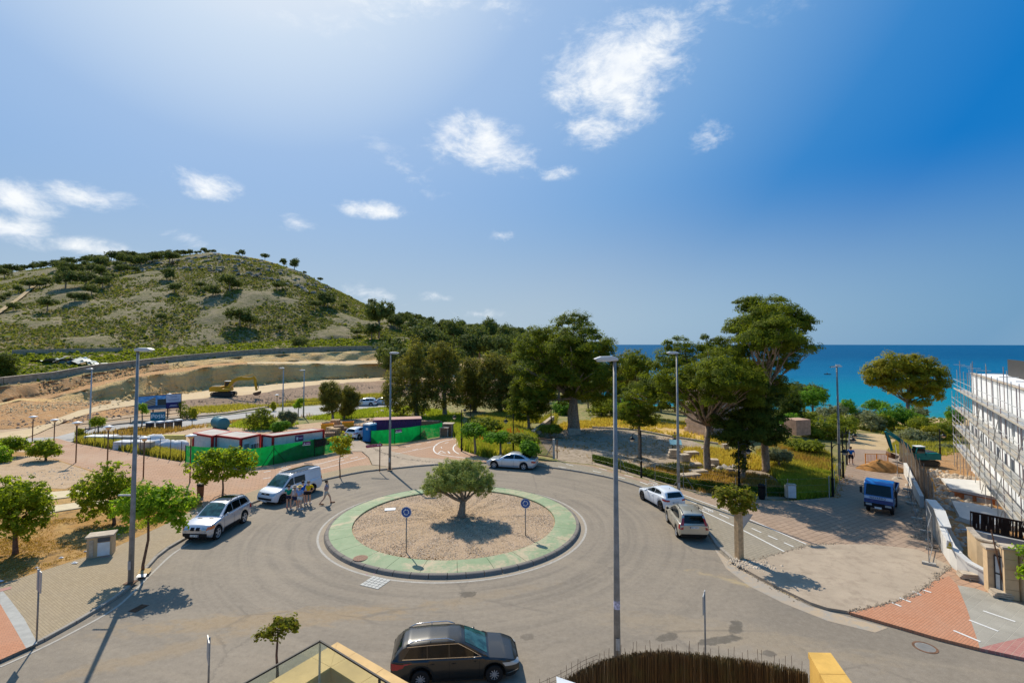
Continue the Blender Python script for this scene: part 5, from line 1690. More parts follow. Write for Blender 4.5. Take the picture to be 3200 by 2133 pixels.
 # --- scrub that covers the hill ---
def tuft_mesh(name,P,S,mat,rng,per=9,aspect=.7,leaf=.42,h=.7):
 """low rounded tufts: a few leaf quads over a half dome"""
 n=len(P)
 d=rng.normal(0,1,(n,per,3))
 d[...,2]=np.abs(d[...,2])
 d/=np.linalg.norm(d,axis=2,keepdims=True)
 C=P[:,None,:]+d*S[:,None,None]*np.array([1,1,h])*rng.uniform(.4,1,(n,per,1))
 sz=np.repeat(S*leaf,per)
 V=leaf_quads(rng,C.reshape(-1,3),d.reshape(-1,3),1.0,aspect,.5)
 ctr=C.reshape(-1,3)[:,None,:]
 V=ctr+(V-ctr)*sz[:,None,None]
 F=np.arange(len(V)*4,dtype=np.int32).reshape(-1,4)
 return np_mesh(name,V.reshape(-1,3),F,mat,4)
def terrain_many(X,Y):
 """vectorised terrain height"""
 u=1176+FPX*X/np.maximum(Y,1)
 i=np.clip(np.searchsorted(UF,u)-1,0,len(UF)-2)
 f=np.clip((u-UF[i])/(UF[i+1]-UF[i]),0,1)
 d=RD[:,i]*(1-f)+RD[:,i+1]*f
 z=RZ[:,i]*(1-f)+RZ[:,i+1]*f
 out=np.zeros(len(X))
 for r in range(RD.shape[0]-1):
  m=(Y>=d[r])&(Y<d[r+1])
  t=(Y-d[r])/np.maximum(d[r+1]-d[r],1e-6)
  out=np.where(m,z[r]+(z[r+1]-z[r])*t,out)
 return out
def scatter_rows(rng,r0,r1,u0,u1,n,dens=None):
 u=rng.uniform(u0,u1,n)
 t=rng.uniform(0,1,n)
 D0=np.interp(u,UF,RD[r0])
 D1=np.interp(u,UF,RD[r1])
 D=D0+(D1-D0)*t
 X=(u-1176)/FPX*D
 Z=terrain_many(X,D)
 return np.stack([X,D,Z],1)
rg=np.random.default_rng(77)
P=scatter_rows(rg,10,15,-60,1300,40000)
keep=vnoise(P[:,0],P[:,1],16,5)+rg.uniform(-1.1,1.1,len(P))>-.02
P=P[keep]
S=rg.uniform(.25,.85,len(P))*(1+.8*(rg.uniform(0,1,len(P))>.95))
o=mesh_obj('hill_scrub',tuft_mesh('hill_scrub',P+[0,0,.05],S,M['scrub'],rg,7,.8,.5,.75))
o['kind']='stuff'
P=scatter_rows(rg,10,15,-60,1200,15000)
o=mesh_obj('hill_grass',tuft_mesh('hill_grass',P,rg.uniform(.25,.6,len(P)),M['hill_grass'],rg,4,.8,.5,.5))
o['kind']='stuff'
P=scatter_rows(rg,8,10,-60,1250,5200)
S=rg.uniform(.35,1.0,len(P))
o=mesh_obj('bank_scrub',tuft_mesh('bank_scrub',P,S,M['shrub_leaf'],rg,8,.8,.5,.8))
o['kind']='stuff'
P=scatter_rows(rg,14,15,330,640,2600)
o=mesh_obj('hilltop_grass',tuft_mesh('hilltop_grass',P+[0,0,.1],rg.uniform(.4,.9,len(P)),M['grass_gold'],rg,6,.8,.5,.5))
o['kind']='stuff'
outc=[]
for k in range(380):
 u=rg.uniform(230,760)
 band_=rg.choice([.90,.80,.72,.60])
 yc=float(np.interp(u,UF,cDf))
 y0=float(np.interp(u,UF,RD[10]))
 f_=band_+rg.normal(0,.018)-.00018*(u-400)
 D=y0+(yc-y0)*f_
 outc.append(((u-1176)/FPX*D,D))
outc=np.array(outc)
Z=terrain_many(outc[:,0],outc[:,1])
n=len(outc)
s=rg.uniform(.5,1.5,n)
base=np.array([[1,.7,0],[-1,.7,0],[-1,-.7,0],[1,-.7,0],[.8,.5,.7],[-.8,.5,.6],[-.7,-.6,.5],[.8,-.6,.6]],float)
V=base[None]*s[:,None,None]*rg.uniform(.6,1.4,(n,8,3))+np.stack([outc[:,0],outc[:,1],Z-.1],1)[:,None,:]
f=np.array([[0,3,7,4],[3,2,6,7],[2,1,5,6],[1,0,4,5],[4,7,6,5]])
F=(f[None]+(np.arange(n)*8)[:,None,None]).reshape(-1,4)
o=mesh_obj('rock_outcrops',np_mesh('rock_outcrops',V.reshape(-1,3),F,simple('grey_limestone',(.25,.215,.16),.95,var=.2,scale=.3),4))
o['kind']='stuff'
# --- grass and weeds ---
def blades(name,poly_px,n,h,mat,seed,wd=.05,lean=.5,dz=0.0,clump=None,world=None):
 r=np.random.default_rng(seed)
 W=gl(poly_px)if world is None else world
 XY=scatter_in(r,W,n)
 if clump:
  k=vnoise(XY[:,0],XY[:,1],clump,seed)+r.uniform(-.25,.25,len(XY))>.45
  XY=XY[k]
 n=len(XY)
 Z=terrain_many(XY[:,0],XY[:,1])+dz-.03
 B=np.column_stack([XY,Z])
 per=3
 a=r.uniform(0,6.28,(n,per))
 hh=h*r.uniform(.5,1.3,(n,per))
 L=lean*hh*r.uniform(.2,1,(n,per))
 dirx,diry=np.cos(a),np.sin(a)
 w_=wd*r.uniform(.7,1.4,(n,per))
 o_=r.normal(0,h*.3,(n,per,2))
 bx,by=B[:,None,0]+o_[...,0],B[:,None,1]+o_[...,1]
 bz=np.repeat(B[:,2:3],per,1)
 p0=np.stack([bx-diry*w_,by+dirx*w_,bz],-1)
 p1=np.stack([bx+diry*w_,by-dirx*w_,bz],-1)
 p2=np.stack([bx+dirx*L,by+diry*L,bz+hh],-1)
 V=np.stack([p0,p1,p2],2).reshape(-1,3)
 F=np.arange(len(V),dtype=np.int32).reshape(-1,3)
 o=mesh_obj(name,np_mesh(name,V,F,mat,3))
 o['kind']='stuff'
 return o
blades('field_grass',[(500,990),(560,965),(700,962),(850,940),(960,935),(1060,950),(1060,985),(1020,968),(850,958),(745,968),(660,990),(600,990)],15000,.5,M['grass_green'],301,.07,clump=5)
blades('verge_grass',[(180,1000),(300,985),(400,985),(560,966),(700,955),(745,952),(600,962),(440,985),(300,1010),(180,1020)],2600,.5,M['grass_dry'],302,.06,clump=4)
blades('verge_grass',[(430,955),(520,948),(600,936),(741,928),(850,918),(900,914),(900,905),(840,908),(741,916),(600,926),(440,938)],5200,.6,M['grass_olive'],303,.09,clump=6)
blades('poppy_field',[(1062,1030),(1064,1000),(1100,990),(1180,985),(1230,1005),(1225,1030),(1212,1045),(1180,1052),(1110,1047)],15000,.75,M['grass_green'],304,.06)
blades('poppy_field',[(1062,1030),(1064,1000),(1100,990),(1180,985),(1230,1005),(1225,1030),(1212,1045),(1180,1052),(1110,1047)],9000,.85,M['grass_olive'],305,.06,clump=2)
blades('poppies',[(1066,1018),(1070,1002),(1180,994),(1215,1012),(1190,1030),(1100,1025)],420,.9,M['poppy'],306,.10,.2,.1,clump=3)
blades('rough_meadow',[(1062,990),(1080,965),(1180,940),(1280,955),(1270,985),(1220,1000),(1100,990)],12000,.6,M['grass_olive'],307,.08,clump=4)
blades('golden_grass',[(1260,988),(1300,968),(1400,958),(1520,964),(1680,978),(1700,1000),(1660,1020),(1560,1003),(1470,986),(1400,979),(1330,984)],14000,.35,M['grass_gold'],308,.07,clump=3)
blades('golden_grass',[(1540,1042),(1590,1026),(1700,1036),(1760,1056),(1800,1080),(1740,1080),(1660,1072),(1580,1064)],5000,.4,M['grass_gold'],309,.05,clump=2)
blades('garden_weeds',[(1450,1080),(1540,1070),(1640,1084),(1760,1092),(1820,1140),(1640,1136),(1560,1116)],3800,.35,M['grass_dry'],310,.045,clump=2)
blades('bank_grass',[(1740,1040),(1780,1020),(1830,1015),(1905,1045),(1915,1080),(1912,1136),(1830,1145),(1790,1110)],15000,.5,M['grass_olive'],311,.05,clump=2.5)
blades('bank_grass',[(1780,1085),(1850,1080),(1912,1090),(1910,1137),(1830,1146),(1800,1120)],11000,.4,M['grass_green'],312,.05)
blades('bank_grass',[(1740,1040),(1820,1015),(1900,1050),(1905,1085),(1790,1075)],3000,.6,M['grass_dry'],313,.04,clump=2)
blades('yard_weeds',[(1260,1040),(1262,995),(1360,985),(1540,1006),(1590,1030),(1470,1085),(1362,1062)],1500,.18,M['grass_dry'],321,.03,.9,clump=2.5)
blades('yard_weeds',[(1450,1080),(1560,1060),(1800,1100),(1820,1140),(1640,1136),(1560,1116)],2600,.22,M['grass_olive'],322,.03,.8,clump=1.7)
blades('path_side_grass',[(2040,1040),(2070,1000),(2200,1010),(2200,1045),(2110,1048)],4000,.5,M['grass_olive'],314,.08,clump=4)
blades('path_side_grass',[(1960,985),(2060,975),(2100,990),(2060,1003),(1990,990)],2500,.5,M['grass_olive'],315,.1)
blades('bed_grass',[(-400,1480),(0,1341),(240,1266),(464,1163),(455,1133),(300,1180),(100,1200),(-200,1230)],26000,.10,M['grass_dry'],316,.022,.9,PAVE,clump=1.6)
blades('bed_weeds',[(200,1230),(300,1212),(440,1150),(460,1160),(380,1196),(250,1250)],2500,.16,M['grass_green'],317,.03,.9,PAVE,clump=2.0)
blades('fence_weeds',[(178,1016),(300,1036),(416,1058),(425,1050),(300,1026),(184,1006)],6500,.65,M['grass_olive'],318,.05,.5,.05)
blades('fence_weeds',[(1016,1002),(1052,1001),(1062,1030),(1075,990),(1040,975)],2600,.7,M['grass_green'],319,.06)
def hedge(label,line_px,n,h=.75,wd=.8,seed=1):
 W=smooth_line([gt(*p)[:2]for p in line_px],.7)
 base=Vector((*W[0],0))
 t=thing('hedge',label,'hedge',base)
 r=np.random.default_rng(seed)
 A=np.array(W)
 k=r.integers(0,len(A)-1,n)
 f_=r.uniform(0,1,(n,1))
 C=A[k]*(1-f_)+A[k+1]*f_
 ang_=r.uniform(0,math.pi,n)
 P=np.column_stack([C[:,0]+r.normal(0,.05,n),C[:,1]+np.cos(ang_)*wd/2,np.abs(np.sin(ang_))**.6*h*(0.85+.3*vnoise(C[:,0],C[:,1],1.5,seed))])
 P[:,2]*=r.uniform(.55,1.03,n)
 N=np.column_stack([r.normal(0,.3,n),np.cos(ang_),np.sin(ang_)+.3])
 V=leaf_quads(r,P-np.array([base.x,base.y,0]),N,.075,.6)
 mesh_obj('foliage',np_mesh('foliage',V.reshape(-1,3),np.arange(len(V)*4).reshape(-1,4),M['hedge'],4),t)
 mb=MB()
 for i in range(0,len(W)-1,2):
  mb.tube([(W[i][0]-base.x,W[i][1]-base.y,0),(W[i][0]-base.x,W[i][1]-base.y,h*.6)],.03,4)
 mb.build('stems',M['bark_thin'],t,kind='stuff')
 return t
hedge('long low green hedge inside the garden fence along the cycle lane',[(1362,1058),(1420,1074),(1480,1092),(1560,1114),(1640,1128),(1690,1136)],13000,seed=3)
hedge('short dark hedge behind the black litter bin',[(1700,1134),(1760,1136),(1810,1138)],4000,.6,.7,seed=4)
# ---------------- vehicles ----------------
def interp(pl,x):
 return float(np.interp(x,[p[0]for p in pl],[p[1]for p in pl]))
def car_shell(s):
 """one closed body skin, x forward from the rear axle, z up from the road"""
 L0,L1=s['rear'],s['front']
 hw=s['w']/2
 rw=s['rw']
 xs=sorted(set([round(L0+(L1-L0)*i/84,4)for i in range(85)]+[L0+.02,L1-.02]))
 archR=rw+.07
 verts,faces=[],[]
 nn=11
 for x in xs:
  e0=max(0,(L0+s.get('nr',.45)-x)/s.get('nr',.45))
  e1=max(0,(x-(L1-s.get('nf',.7)))/s.get('nf',.7))
  wd=hw*(1-s.get('tr',.10)*e0**2.2-s.get('tf',.20)*e1**2.2)
  zt=interp(s['low'],x)
  zr=max(interp(s['roof'],x),zt)if s['roof'][0][0]<=x<=s['roof'][-1][0]else zt
  zb=interp(s['bot'],x)
  for xa in(0,s['wb']):
   if abs(x-xa)<archR:
    zb=max(zb,rw+math.sqrt(max(0,archR**2-(x-xa)**2)))
  zb=min(zb,zt-.05)
  tum=s.get('tum',.42)
  bulge=s.get('bulge',1.0)
  y6=wd*.90-(zr-zt)*tum
  pts=[(wd*.93,zb),(wd*.985,zb+(zt-zb)*.22),(wd*1.0,zb+(zt-zb)*.5),(wd*.985*bulge,zb+(zt-zb)*.78),(wd*.95,zt-.02),(wd*.91,zt+.003),(wd*.90-(zr-zt)*tum*.55,zt+(zr-zt)*.55),(y6+.01,zr-.035 if zr>zt+.1 else zr),(y6*.86,zr+.012),(y6*.45,zr+.03),(0,zr+.036)]
  for(y,z)in pts:
   verts.append((x,y,z))
  for(y,z)in reversed(pts[:-1]):
   verts.append((x,-y,z))
 m=2*nn-1
 n=len(xs)
 for i in range(n-1):
  for j in range(m-1):
   a=i*m+j
   faces.append((a,a+1,a+m+1,a+m))
 faces.append(tuple(range(m-1,-1,-1)))
 faces.append(tuple(range((n-1)*m,n*m)))
 return verts,faces
def patch(bvh,mode,bot,top,nu=8,nv=3,off=.007,thick=0.0,mirror=False):
 """a skin that follows the body: bot/top are polylines in the projection plane.
    mode 's': side, coords (x,z), side +y ; 'f' front (y,z) ; 'r' rear (y,z); 't' top (x,y)"""
 def at(pl,t):
  d=[0]
  for i in range(1,len(pl)):
   d.append(d[-1]+math.hypot(pl[i][0]-pl[i-1][0],pl[i][1]-pl[i-1][1]))
  t*=d[-1]
  for i in range(1,len(pl)):
   if t<=d[i]+1e-9:
    k=(t-d[i-1])/max(d[i]-d[i-1],1e-9)
    return(pl[i-1][0]+(pl[i][0]-pl[i-1][0])*k,pl[i-1][1]+(pl[i][1]-pl[i-1][1])*k)
  return pl[-1]
 vs=[]
 for j in range(nv+1):
  for i in range(nu+1):
   a,b_=at(bot,i/nu),at(top,i/nu)
   t=j/nv
   p=(a[0]+(b_[0]-a[0])*t,a[1]+(b_[1]-a[1])*t)
   if mode=='s':
    o,d=Vector((p[0],3,p[1])),Vector((0,-1,0))
   elif mode=='f':
    o,d=Vector((9,p[0],p[1])),Vector((-1,0,0))
   elif mode=='r':
    o,d=Vector((-5,p[0],p[1])),Vector((1,0,0))
   else:
    o,d=Vector((p[0],p[1],5)),Vector((0,0,-1))
   hit=bvh.ray_cast(o,d)
   if hit[0]is None:
    nr=bvh.find_nearest(o+d*3)
    q,nm=nr[0],nr[1]
   else:
    q,nm=hit[0],hit[1]
   if nm.dot(d)>0:
    nm=-nm
   q=q+nm*off-d*(off*.4)
   vs.append(q)
 fs=[]
 for j in range(nv):
  for i in range(nu):
   a=j*(nu+1)+i
   fs.append((a,a+1,a+nu+2,a+nu+1))
 mb=MB().add(vs,fs)
 if mirror:
  mb.add([(v.x,-v.y,v.z)for v in vs],[tuple(reversed(f))for f in fs])
 return mb
def make_wheel(parent,x,y,r,wd,rimmat,spokes=5,rimr=.68):
 """tyre with a rim on its outer side; y sign gives the side"""
 sgn=1 if y>0 else-1
 wh=mesh_obj('wheel',MB().lathe([(r*.45,-wd*.4),(r*.45,wd*.3)],16,'Y').mesh('wheel',M['black']),parent)
 wh.location=(x,y,r)
 wh['kind']=None
 del wh['kind']
 t=MB().lathe([(r*.55,-wd/2),(r*.93,-wd/2),(r,-wd*.36),(r,wd*.36),(r*.93,wd/2),(r*rimr,wd/2),(r*rimr,wd*.3)],30,'Y').build('tyre',M['rubber'],wh,True,angle=50)
 mb=MB()
 yo=sgn*wd*.5
 mb.lathe([(r*rimr,yo),(r*rimr*.9,yo-sgn*.012),(r*rimr*.88,yo-sgn*.06)],30,'Y')
 mb.lathe([(0,yo-sgn*.005),(r*.13,yo-sgn*.005),(r*.16,yo-sgn*.04)],14,'Y')
 for k in range(spokes):
  a=2*math.pi*k/spokes+.3
  c,s_=math.cos(a),math.sin(a)
  r0_,r1_=r*.1,r*rimr*.93
  w0,w1=r*(.10 if spokes<=5 else .05),r*(.13 if spokes<=5 else .045)
  q=[(c*r0_-s_*w0,s_*r0_+c*w0),(c*r0_+s_*w0,s_*r0_-c*w0),(c*r1_+s_*w1,s_*r1_-c*w1),(c*r1_-s_*w1,s_*r1_+c*w1)]
  vs=[(p[0],yo-sgn*.01,p[1])for p in q]+[(p[0],yo-sgn*.035,p[1])for p in q]
  mb.add(vs,[(0,1,2,3),(0,4,5,1),(1,5,6,2),(2,6,7,3),(3,7,4,0)])
 mb.build('rim',rimmat,wh,True,angle=30)
 return wh
def make_car(name,label,cat,s,body,rim='rim',group=None):
 t=thing(name,label,cat,(0,0,0),0,group)
 vs,fs=car_shell(s)
 bvh=BVHTree.FromPolygons([Vector(v)for v in vs],fs)
 b_=MB().add(vs,fs).build('body',body,t,True,angle=32)
 wb,rw,hw=s['wb'],s['rw'],s['w']/2
 z0=interp(s['bot'],wb/2)
 MB().box((s['rear']+s['front'])/2,0,z0+.16,(s['front']-s['rear'])*.93,s['w']*.80,.30).build('underbody',M['black'],t)
 if s.get('clad'):
  c=s['clad']
  patch(bvh,'s',[(.42,z0+.01),(wb-.42,z0+.01)],[(.42,z0+c),(wb-.42,z0+c)],10,1,.012,mirror=True).build('sill',M['black']if not s.get('sillbody')else body,t)
 for x in(0,wb):
  for sg in(-1,1):
   make_wheel(t,x,sg*(hw-.115),rw,.215,M[rim],s.get('spokes',5))
  mbA=MB()
  for sg in(-1,1):
   pr=[]
   for i in range(13):
    a=math.pi*i/12
    pr.append((x+(rw+.065)*math.cos(a),rw+(rw+.065)*math.sin(a)))
   for i in range(12):
    (xa,za),(xb,zb_)=pr[i],pr[i+1]
    mbA.quad((xa,sg*(hw-.02),za),(xb,sg*(hw-.02),zb_),(xb,sg*(hw-.36),zb_),(xa,sg*(hw-.36),za))
   mbA.add([(p[0],sg*(hw-.32),p[1])for p in pr],[tuple(range(13))])
  mbA.build('wheel_arch',M['black'],t)
 for g in s['side_glass']:
  patch(bvh,'s',g[0],g[1],12,4,.007,mirror=True).build('side_window',M[s.get('glass','car_glass')],t,True)
 if s.get('window_trim'):
  for g in s['side_glass'][:1]:
   pass
 ws=s['windscreen']
 patch(bvh,'t',[(ws[0],-ws[2]),(ws[0],ws[2])],[(ws[1],-ws[3]),(ws[1],ws[3])],12,5,.008).build('windscreen',M[s.get('wglass','car_glass')],t,True)
 if 'rear_glass_t' in s:
  ws=s['rear_glass_t']
  patch(bvh,'t',[(ws[0],ws[2]),(ws[0],-ws[2])],[(ws[1],ws[3]),(ws[1],-ws[3])],12,5,.008).build('rear_window',M['car_glass'],t,True)
 if 'rear_glass_r' in s:
  g=s['rear_glass_r']
  patch(bvh,'r',g[0],g[1],12,4,.009).build('rear_window',M['car_glass'],t,True)
 for(nm,mode,bot,top,mt,mir)in s.get('patches',[]):
  if mir:
   m1=patch(bvh,mode,bot,top,6,3,.011)
   m1 .build(nm,M[mt],t,True)
   m2=MB().add([(v[0],-v[1],v[2])for v in m1 .v],[tuple(reversed(f))for f in m1 .f])
   m2 .build(nm,M[mt],t,True)
  else:
   patch(bvh,mode,bot,top,8,10 if mode=='t' else 2,.011).build(nm,M[mt],t,True)
 mb=MB()
 for x in s.get('seams',[]):
  zt=interp(s['low'],x)-.01
  k=patch(bvh,'s',[(x,z0+.08),(x+.014,z0+.08)],[(x,zt),(x+.014,zt)],1,6,.004,mirror=True)
  mb.add(k.v,k.f)
 if mb.v:
  mb.build('door_seam',M['black'],t)
 for x in s.get('handles',[]):
  z=interp(s['low'],x)-.13
  for sg in(-1,1):
   MB().box(x,sg*(hw*.985+.008),z,.17,.03,.03).build('door_handle',M[s.get('handlemat','black')]if s.get('handlemat')else body,t)
 mx,mz=s['mirror']
 for sg in(-1,1):
  mb=MB()
  mb.lathe([(0,-.07),(.07,-.06),(.09,0),(.085,.04),(0,.045)],10,'X',(mx,sg*(hw+.075),mz))
  mb.box(mx,sg*(hw-.0),mz-.03,.06,.12,.03)
  mb.build('wing_mirror',body if s.get('mirror_body',True)else M['black'],t,True,angle=40)
 if s.get('rails'):
  xa,xb,yy,mt=s['rails']
  for sg in(-1,1):
   zz=[interp(s['roof'],xa+(xb-xa)*k/6)for k in range(7)]
   pts=[(xa,sg*yy,zz[0]+.01)]+[(xa+(xb-xa)*k/6,sg*yy,zz[k]+.085)for k in range(1,6)]+[(xb,sg*yy,zz[6]+.01)]
   mb=MB().tube(pts,.02,6)
   mb.tube([((xa+xb)/2,sg*yy,zz[3]-.02),((xa+xb)/2,sg*yy,zz[3]+.08)],.018,5)
   mb.build('roof_rail',M[mt],t,True)
 for(px_,mt)in s.get('plates',[]):
  x,z,w_,face=px_
  pl_=MB().box(x,0,z,.015,.52,.11).build('number_plate',M[mt],t)
  mb=MB()
  r=random.Random(9)
  for k in range(8):
   if k==4:
    continue
   yy=-.19+k*.054
   for q in range(3):
    mb.box(x+face*.009,yy+r.uniform(-.012,.012),z-.03+q*.03,.003,r.uniform(.008,.03),.012)
   mb.box(x+face*.009,yy+(.012 if k%2 else-.012),z,.003,.008,.07)
  mb.build('plate_lettering',M['plate_ink'],pl_)
  MB().box(x+face*.009,.235,z,.003,.04,.10).build('plate_band',M['navy'],pl_)
 for(dim,mt,nm)in s.get('boxes',[]):
  MB().box(*dim).build(nm,M[mt]if mt else body,t)
 if s.get('antenna'):
  x,z=s['antenna']
  MB().tube([(x,0,z),(x-.06,0,z+.07)],[.03,.008],5).build('aerial',M['black'],t)
 return t,bvh
def place_car(t,s,pf,pr_,side,z=0.0):
 """pf/pr_: picture points where the visible side's front and rear tyres touch the road; side 'L' or 'R'"""
 F,Rr=gz(*pf,z),gz(*pr_,z)
 d=Vector((F.x-Rr.x,F.y-Rr.y,0)).normalized()
 left=Vector((-d.y,d.x,0))
 mid=(F+Rr)/2
 tr=s['w']/2-.01
 c=mid-left*tr if side=='L' else mid+left*tr
 o=c-d*(s['wb']/2)
 t.location=(o.x,o.y,z)
 t.rotation_euler.z=math.atan2(d.y,d.x)
P_black=paint('brownish_black_paint',(.014,.012,.010),.0,.3,.5)
S_EST=dict(wb=2.71,rear=-1.08,front=3.66,w=1.84,rw=.325,spokes=10,bot=[(-1.08,.38),(-.9,.24),(0,.19),(2.71,.19),(3.45,.2),(3.66,.34)],low=[(-1.08,.92),(-1.0,1.0),(0,.99),(1.2,.96),(2.2,.94),(2.55,.93),(3.1,.86),(3.45,.76),(3.66,.62)],roof=[(-1.06,.93),(-.95,1.12),(-.70,1.36),(-.45,1.45),(.3,1.50),(1.0,1.50),(1.45,1.45),(1.75,1.33),(2.15,1.13),(2.52,.94)],tum=.40,side_glass=[([(-.62,1.06),(.1,1.04),(.22,1.035)],[(-.42,1.33),(.1,1.37),(.20,1.375)]),([(.27,1.035),(1.02,1.015)],[(.25,1.375),(1.0,1.385)]),([(1.08,1.01),(2.05,.99),(2.12,.99)],[(1.05,1.385),(1.45,1.355),(1.98,1.10)])],windscreen=(2.45,1.62,.66,.56),rear_glass_t=(-1.0,-.72,.58,.52),wglass='car_glass_green',seams=[.24,1.04,2.15],handles=[.42,1.22],mirror=(2.0,1.0),rails=(-.55,1.25,.60,'chrome'),clad=.10,sillbody=True,patches=[('tail_light','s',[(-1.02,.70),(-.62,.80)],[(-1.0,.93),(-.60,.90)],'lens_red',True),('tail_light','r',[(.55,.72),(.9,.72)],[(.5,.92),(.9,.92)],'lens_red',True),('headlight','s',[(3.12,.62),(3.58,.60)],[(3.0,.76),(3.55,.70)],'lens_clear',True),('headlight','f',[(.5,.58),(.85,.62)],[(.5,.68),(.85,.74)],'lens_clear',True),('chrome_strip','s',[(.4,.255),(2.2,.255)],[(.4,.28),(2.2,.28)],'chrome',True),('chrome_strip','s',[(3.05,.33),(3.6,.40)],[(3.05,.35),(3.6,.42)],'chrome',True),('window_trim','s',[(-.66,1.030),(2.22,.968)],[(-.66,1.046),(2.22,.984)],'chrome',True),('window_trim','s',[(-.50,1.378),(.3,1.397),(1.4,1.39),(2.22,.985)],[(-.50,1.392),(.3,1.411),(1.415,1.405),(2.235,.985)],'chrome',True),('grille','f',[(-.5,.52),(.5,.52)],[(-.5,.68),(.5,.68)],'black',False)],plates=[((3.69,.42,.5,1),'plate')])
t_est,bv=make_car('estate_car','black estate car with chrome roof rails driving past in the foreground','car',S_EST,P_black)
place_car(t_est,S_EST,(1140,1571),(969,1584),'R')
t_est.scale=(.955,.955,.955)
P_silver=paint('silver_paint',(.50,.515,.56),.55,.25,.8)
S_SUV=dict(wb=2.82,rear=-.92,front=3.66,w=1.87,rw=.37,spokes=5,nr=.4,nf=.55,tf=.16,bot=[(-.92,.50),(-.7,.32),(0,.27),(2.82,.27),(3.4,.30),(3.66,.42)],low=[(-.92,1.0),(-.8,1.10),(0,1.12),(1.2,1.09),(2.35,1.08),(2.6,1.08),(3.1,1.03),(3.45,.95),(3.66,.78)],roof=[(-.90,1.02),(-.80,1.2),(-.62,1.45),(-.45,1.60),(.0,1.67),(.8,1.70),(1.3,1.67),(1.6,1.58),(2.0,1.36),(2.45,1.10)],tum=.38,side_glass=[([(-.50,1.20),(.2,1.18),(.3,1.175)],[(-.32,1.48),(.1,1.55),(.28,1.565)]),([(.36,1.17),(1.15,1.155)],[(.34,1.57),(1.13,1.58)]),([(1.21,1.155),(2.1,1.14),(2.18,1.14)],[(1.2,1.58),(1.5,1.53),(2.08,1.22)])],windscreen=(2.40,1.48,.68,.58),rear_glass_r=([(-.6,1.16),(.6,1.16)],[(-.5,1.52),(.5,1.52)]),glass='car_glass',wglass='car_glass_green',seams=[.32,1.18,2.22],handles=[.5,1.36],mirror=(2.02,1.18),rails=(-.35,1.2,.62,'black'),clad=.20,antenna=None,patches=[('headlight','f',[(.42,.72),(.84,.75)],[(.40,.90),(.82,.92)],'lens_clear',True),('indicator','s',[(3.22,.76),(3.52,.76)],[(3.18,.92),(3.48,.90)],'lens_orange',True),('indicator','f',[(.70,.755),(.86,.765)],[(.70,.895),(.85,.905)],'lens_orange',True),('grille','f',[(.05,.72),(.30,.72)],[(.05,.88),(.28,.88)],'black',True),('bumper','f',[(-.78,.36),(.78,.36)],[(-.74,.58),(.74,.58)],'black',False),('fog_light','f',[(.55,.62),(.66,.62)],[(.55,.69),(.66,.69)],'lens_clear',True),('hood_vent','t',[(2.62,.22),(2.62,.52)],[(2.70,.22),(2.70,.52)],'black',True),('tail_light','s',[(-.88,.78),(-.55,.82)],[(-.86,1.02),(-.6,1.02)],'lens_red',True),('roof_panel','t',[(.1,.5),(.1,-.5)],[(1.25,.5),(1.25,-.5)],'car_glass',False)],plates=[((3.71,.47,.5,1),'plate')])
t_suv,bv=make_car('suv','silver off-road car parked at the left kerb with leaf shadows on its roof','car',S_SUV,P_silver)
place_car(t_suv,S_SUV,(501,1238),(562,1201),'L')
t_suv.scale=(1,1,1.09)
P_vanwhite=paint('van_white_paint',(.66,.69,.74),.0,.3,.7)
S_VAN=dict(wb=3.0,rear=-1.02,front=3.88,w=1.9,rw=.345,spokes=6,nr=.2,tr=.04,nf=.7,tf=.17,tum=.17,bulge=1.0,bot=[(-1.02,.40),(-.8,.28),(0,.24),(3.0,.24),(3.6,.25),(3.88,.36)],low=[(-1.02,1.1),(2.2,1.1),(2.9,1.1),(3.15,1.09),(3.5,1.0),(3.75,.90),(3.88,.72)],roof=[(-1.02,1.80),(-.98,1.90),(-.6,1.95),(1.5,1.96),(1.95,1.93),(2.2,1.83),(2.6,1.52),(3.05,1.11)],side_glass=[([(.75,1.20),(1.85,1.20)],[(.75,1.68),(1.85,1.70)]),([(1.92,1.18),(2.75,1.16),(2.86,1.16)],[(1.92,1.70),(2.16,1.66),(2.72,1.26)])],windscreen=(2.98,2.13,.78,.72),rear_glass_r=([(-.62,1.2),(.62,1.2)],[(-.6,1.68),(.6,1.68)]),wglass='car_glass_green',seams=[.45,1.88,2.9],handles=[.6,2.05],handlemat='black',mirror=(2.62,1.18),rails=None,mirror_body=True,patches=[('headlight','f',[(.40,.74),(.84,.78)],[(.38,.90),(.82,.95)],'lens_clear',True),('grille','f',[(-.4,.78),(.4,.78)],[(-.4,.90),(.4,.90)],'black',False),('lower_grille','f',[(-.65,.42),(.65,.42)],[(-.68,.58),(.68,.58)],'black',False),('roof_panel','t',[(-.9,.74),(-.9,-.74)],[(2.02,.68),(2.02,-.68)],'car_glass',False),('tail_light','r',[(.80,.72),(.93,.72)],[(.80,1.2),(.9,1.2)],'lens_red',True),('panel_groove','s',[(-.7,1.15),(.35,1.15)],[(-.7,1.165),(.35,1.165)],'galv',True),('panel_groove','s',[(-.68,1.72),(.35,1.72)],[(-.68,1.735),(.35,1.735)],'galv',True)],plates=[((3.93,.36,.5,1),'plate')])
t_van,bv=make_car('van','white panel van with a dark roof parked at the kerb with people beside it','van',S_VAN,P_vanwhite,'rim_dark')
place_car(t_van,S_VAN,(648,1158),(722,1131),'L')
bpv=MB().lathe([(0,.012),(.07,.012),(.08,0)],18,'X',(3.86,0,.84)).build('badge',M['chrome'],t_van)
P_saloon=paint('pale_silver_paint',(.56,.60,.66),.45,.25,.8)
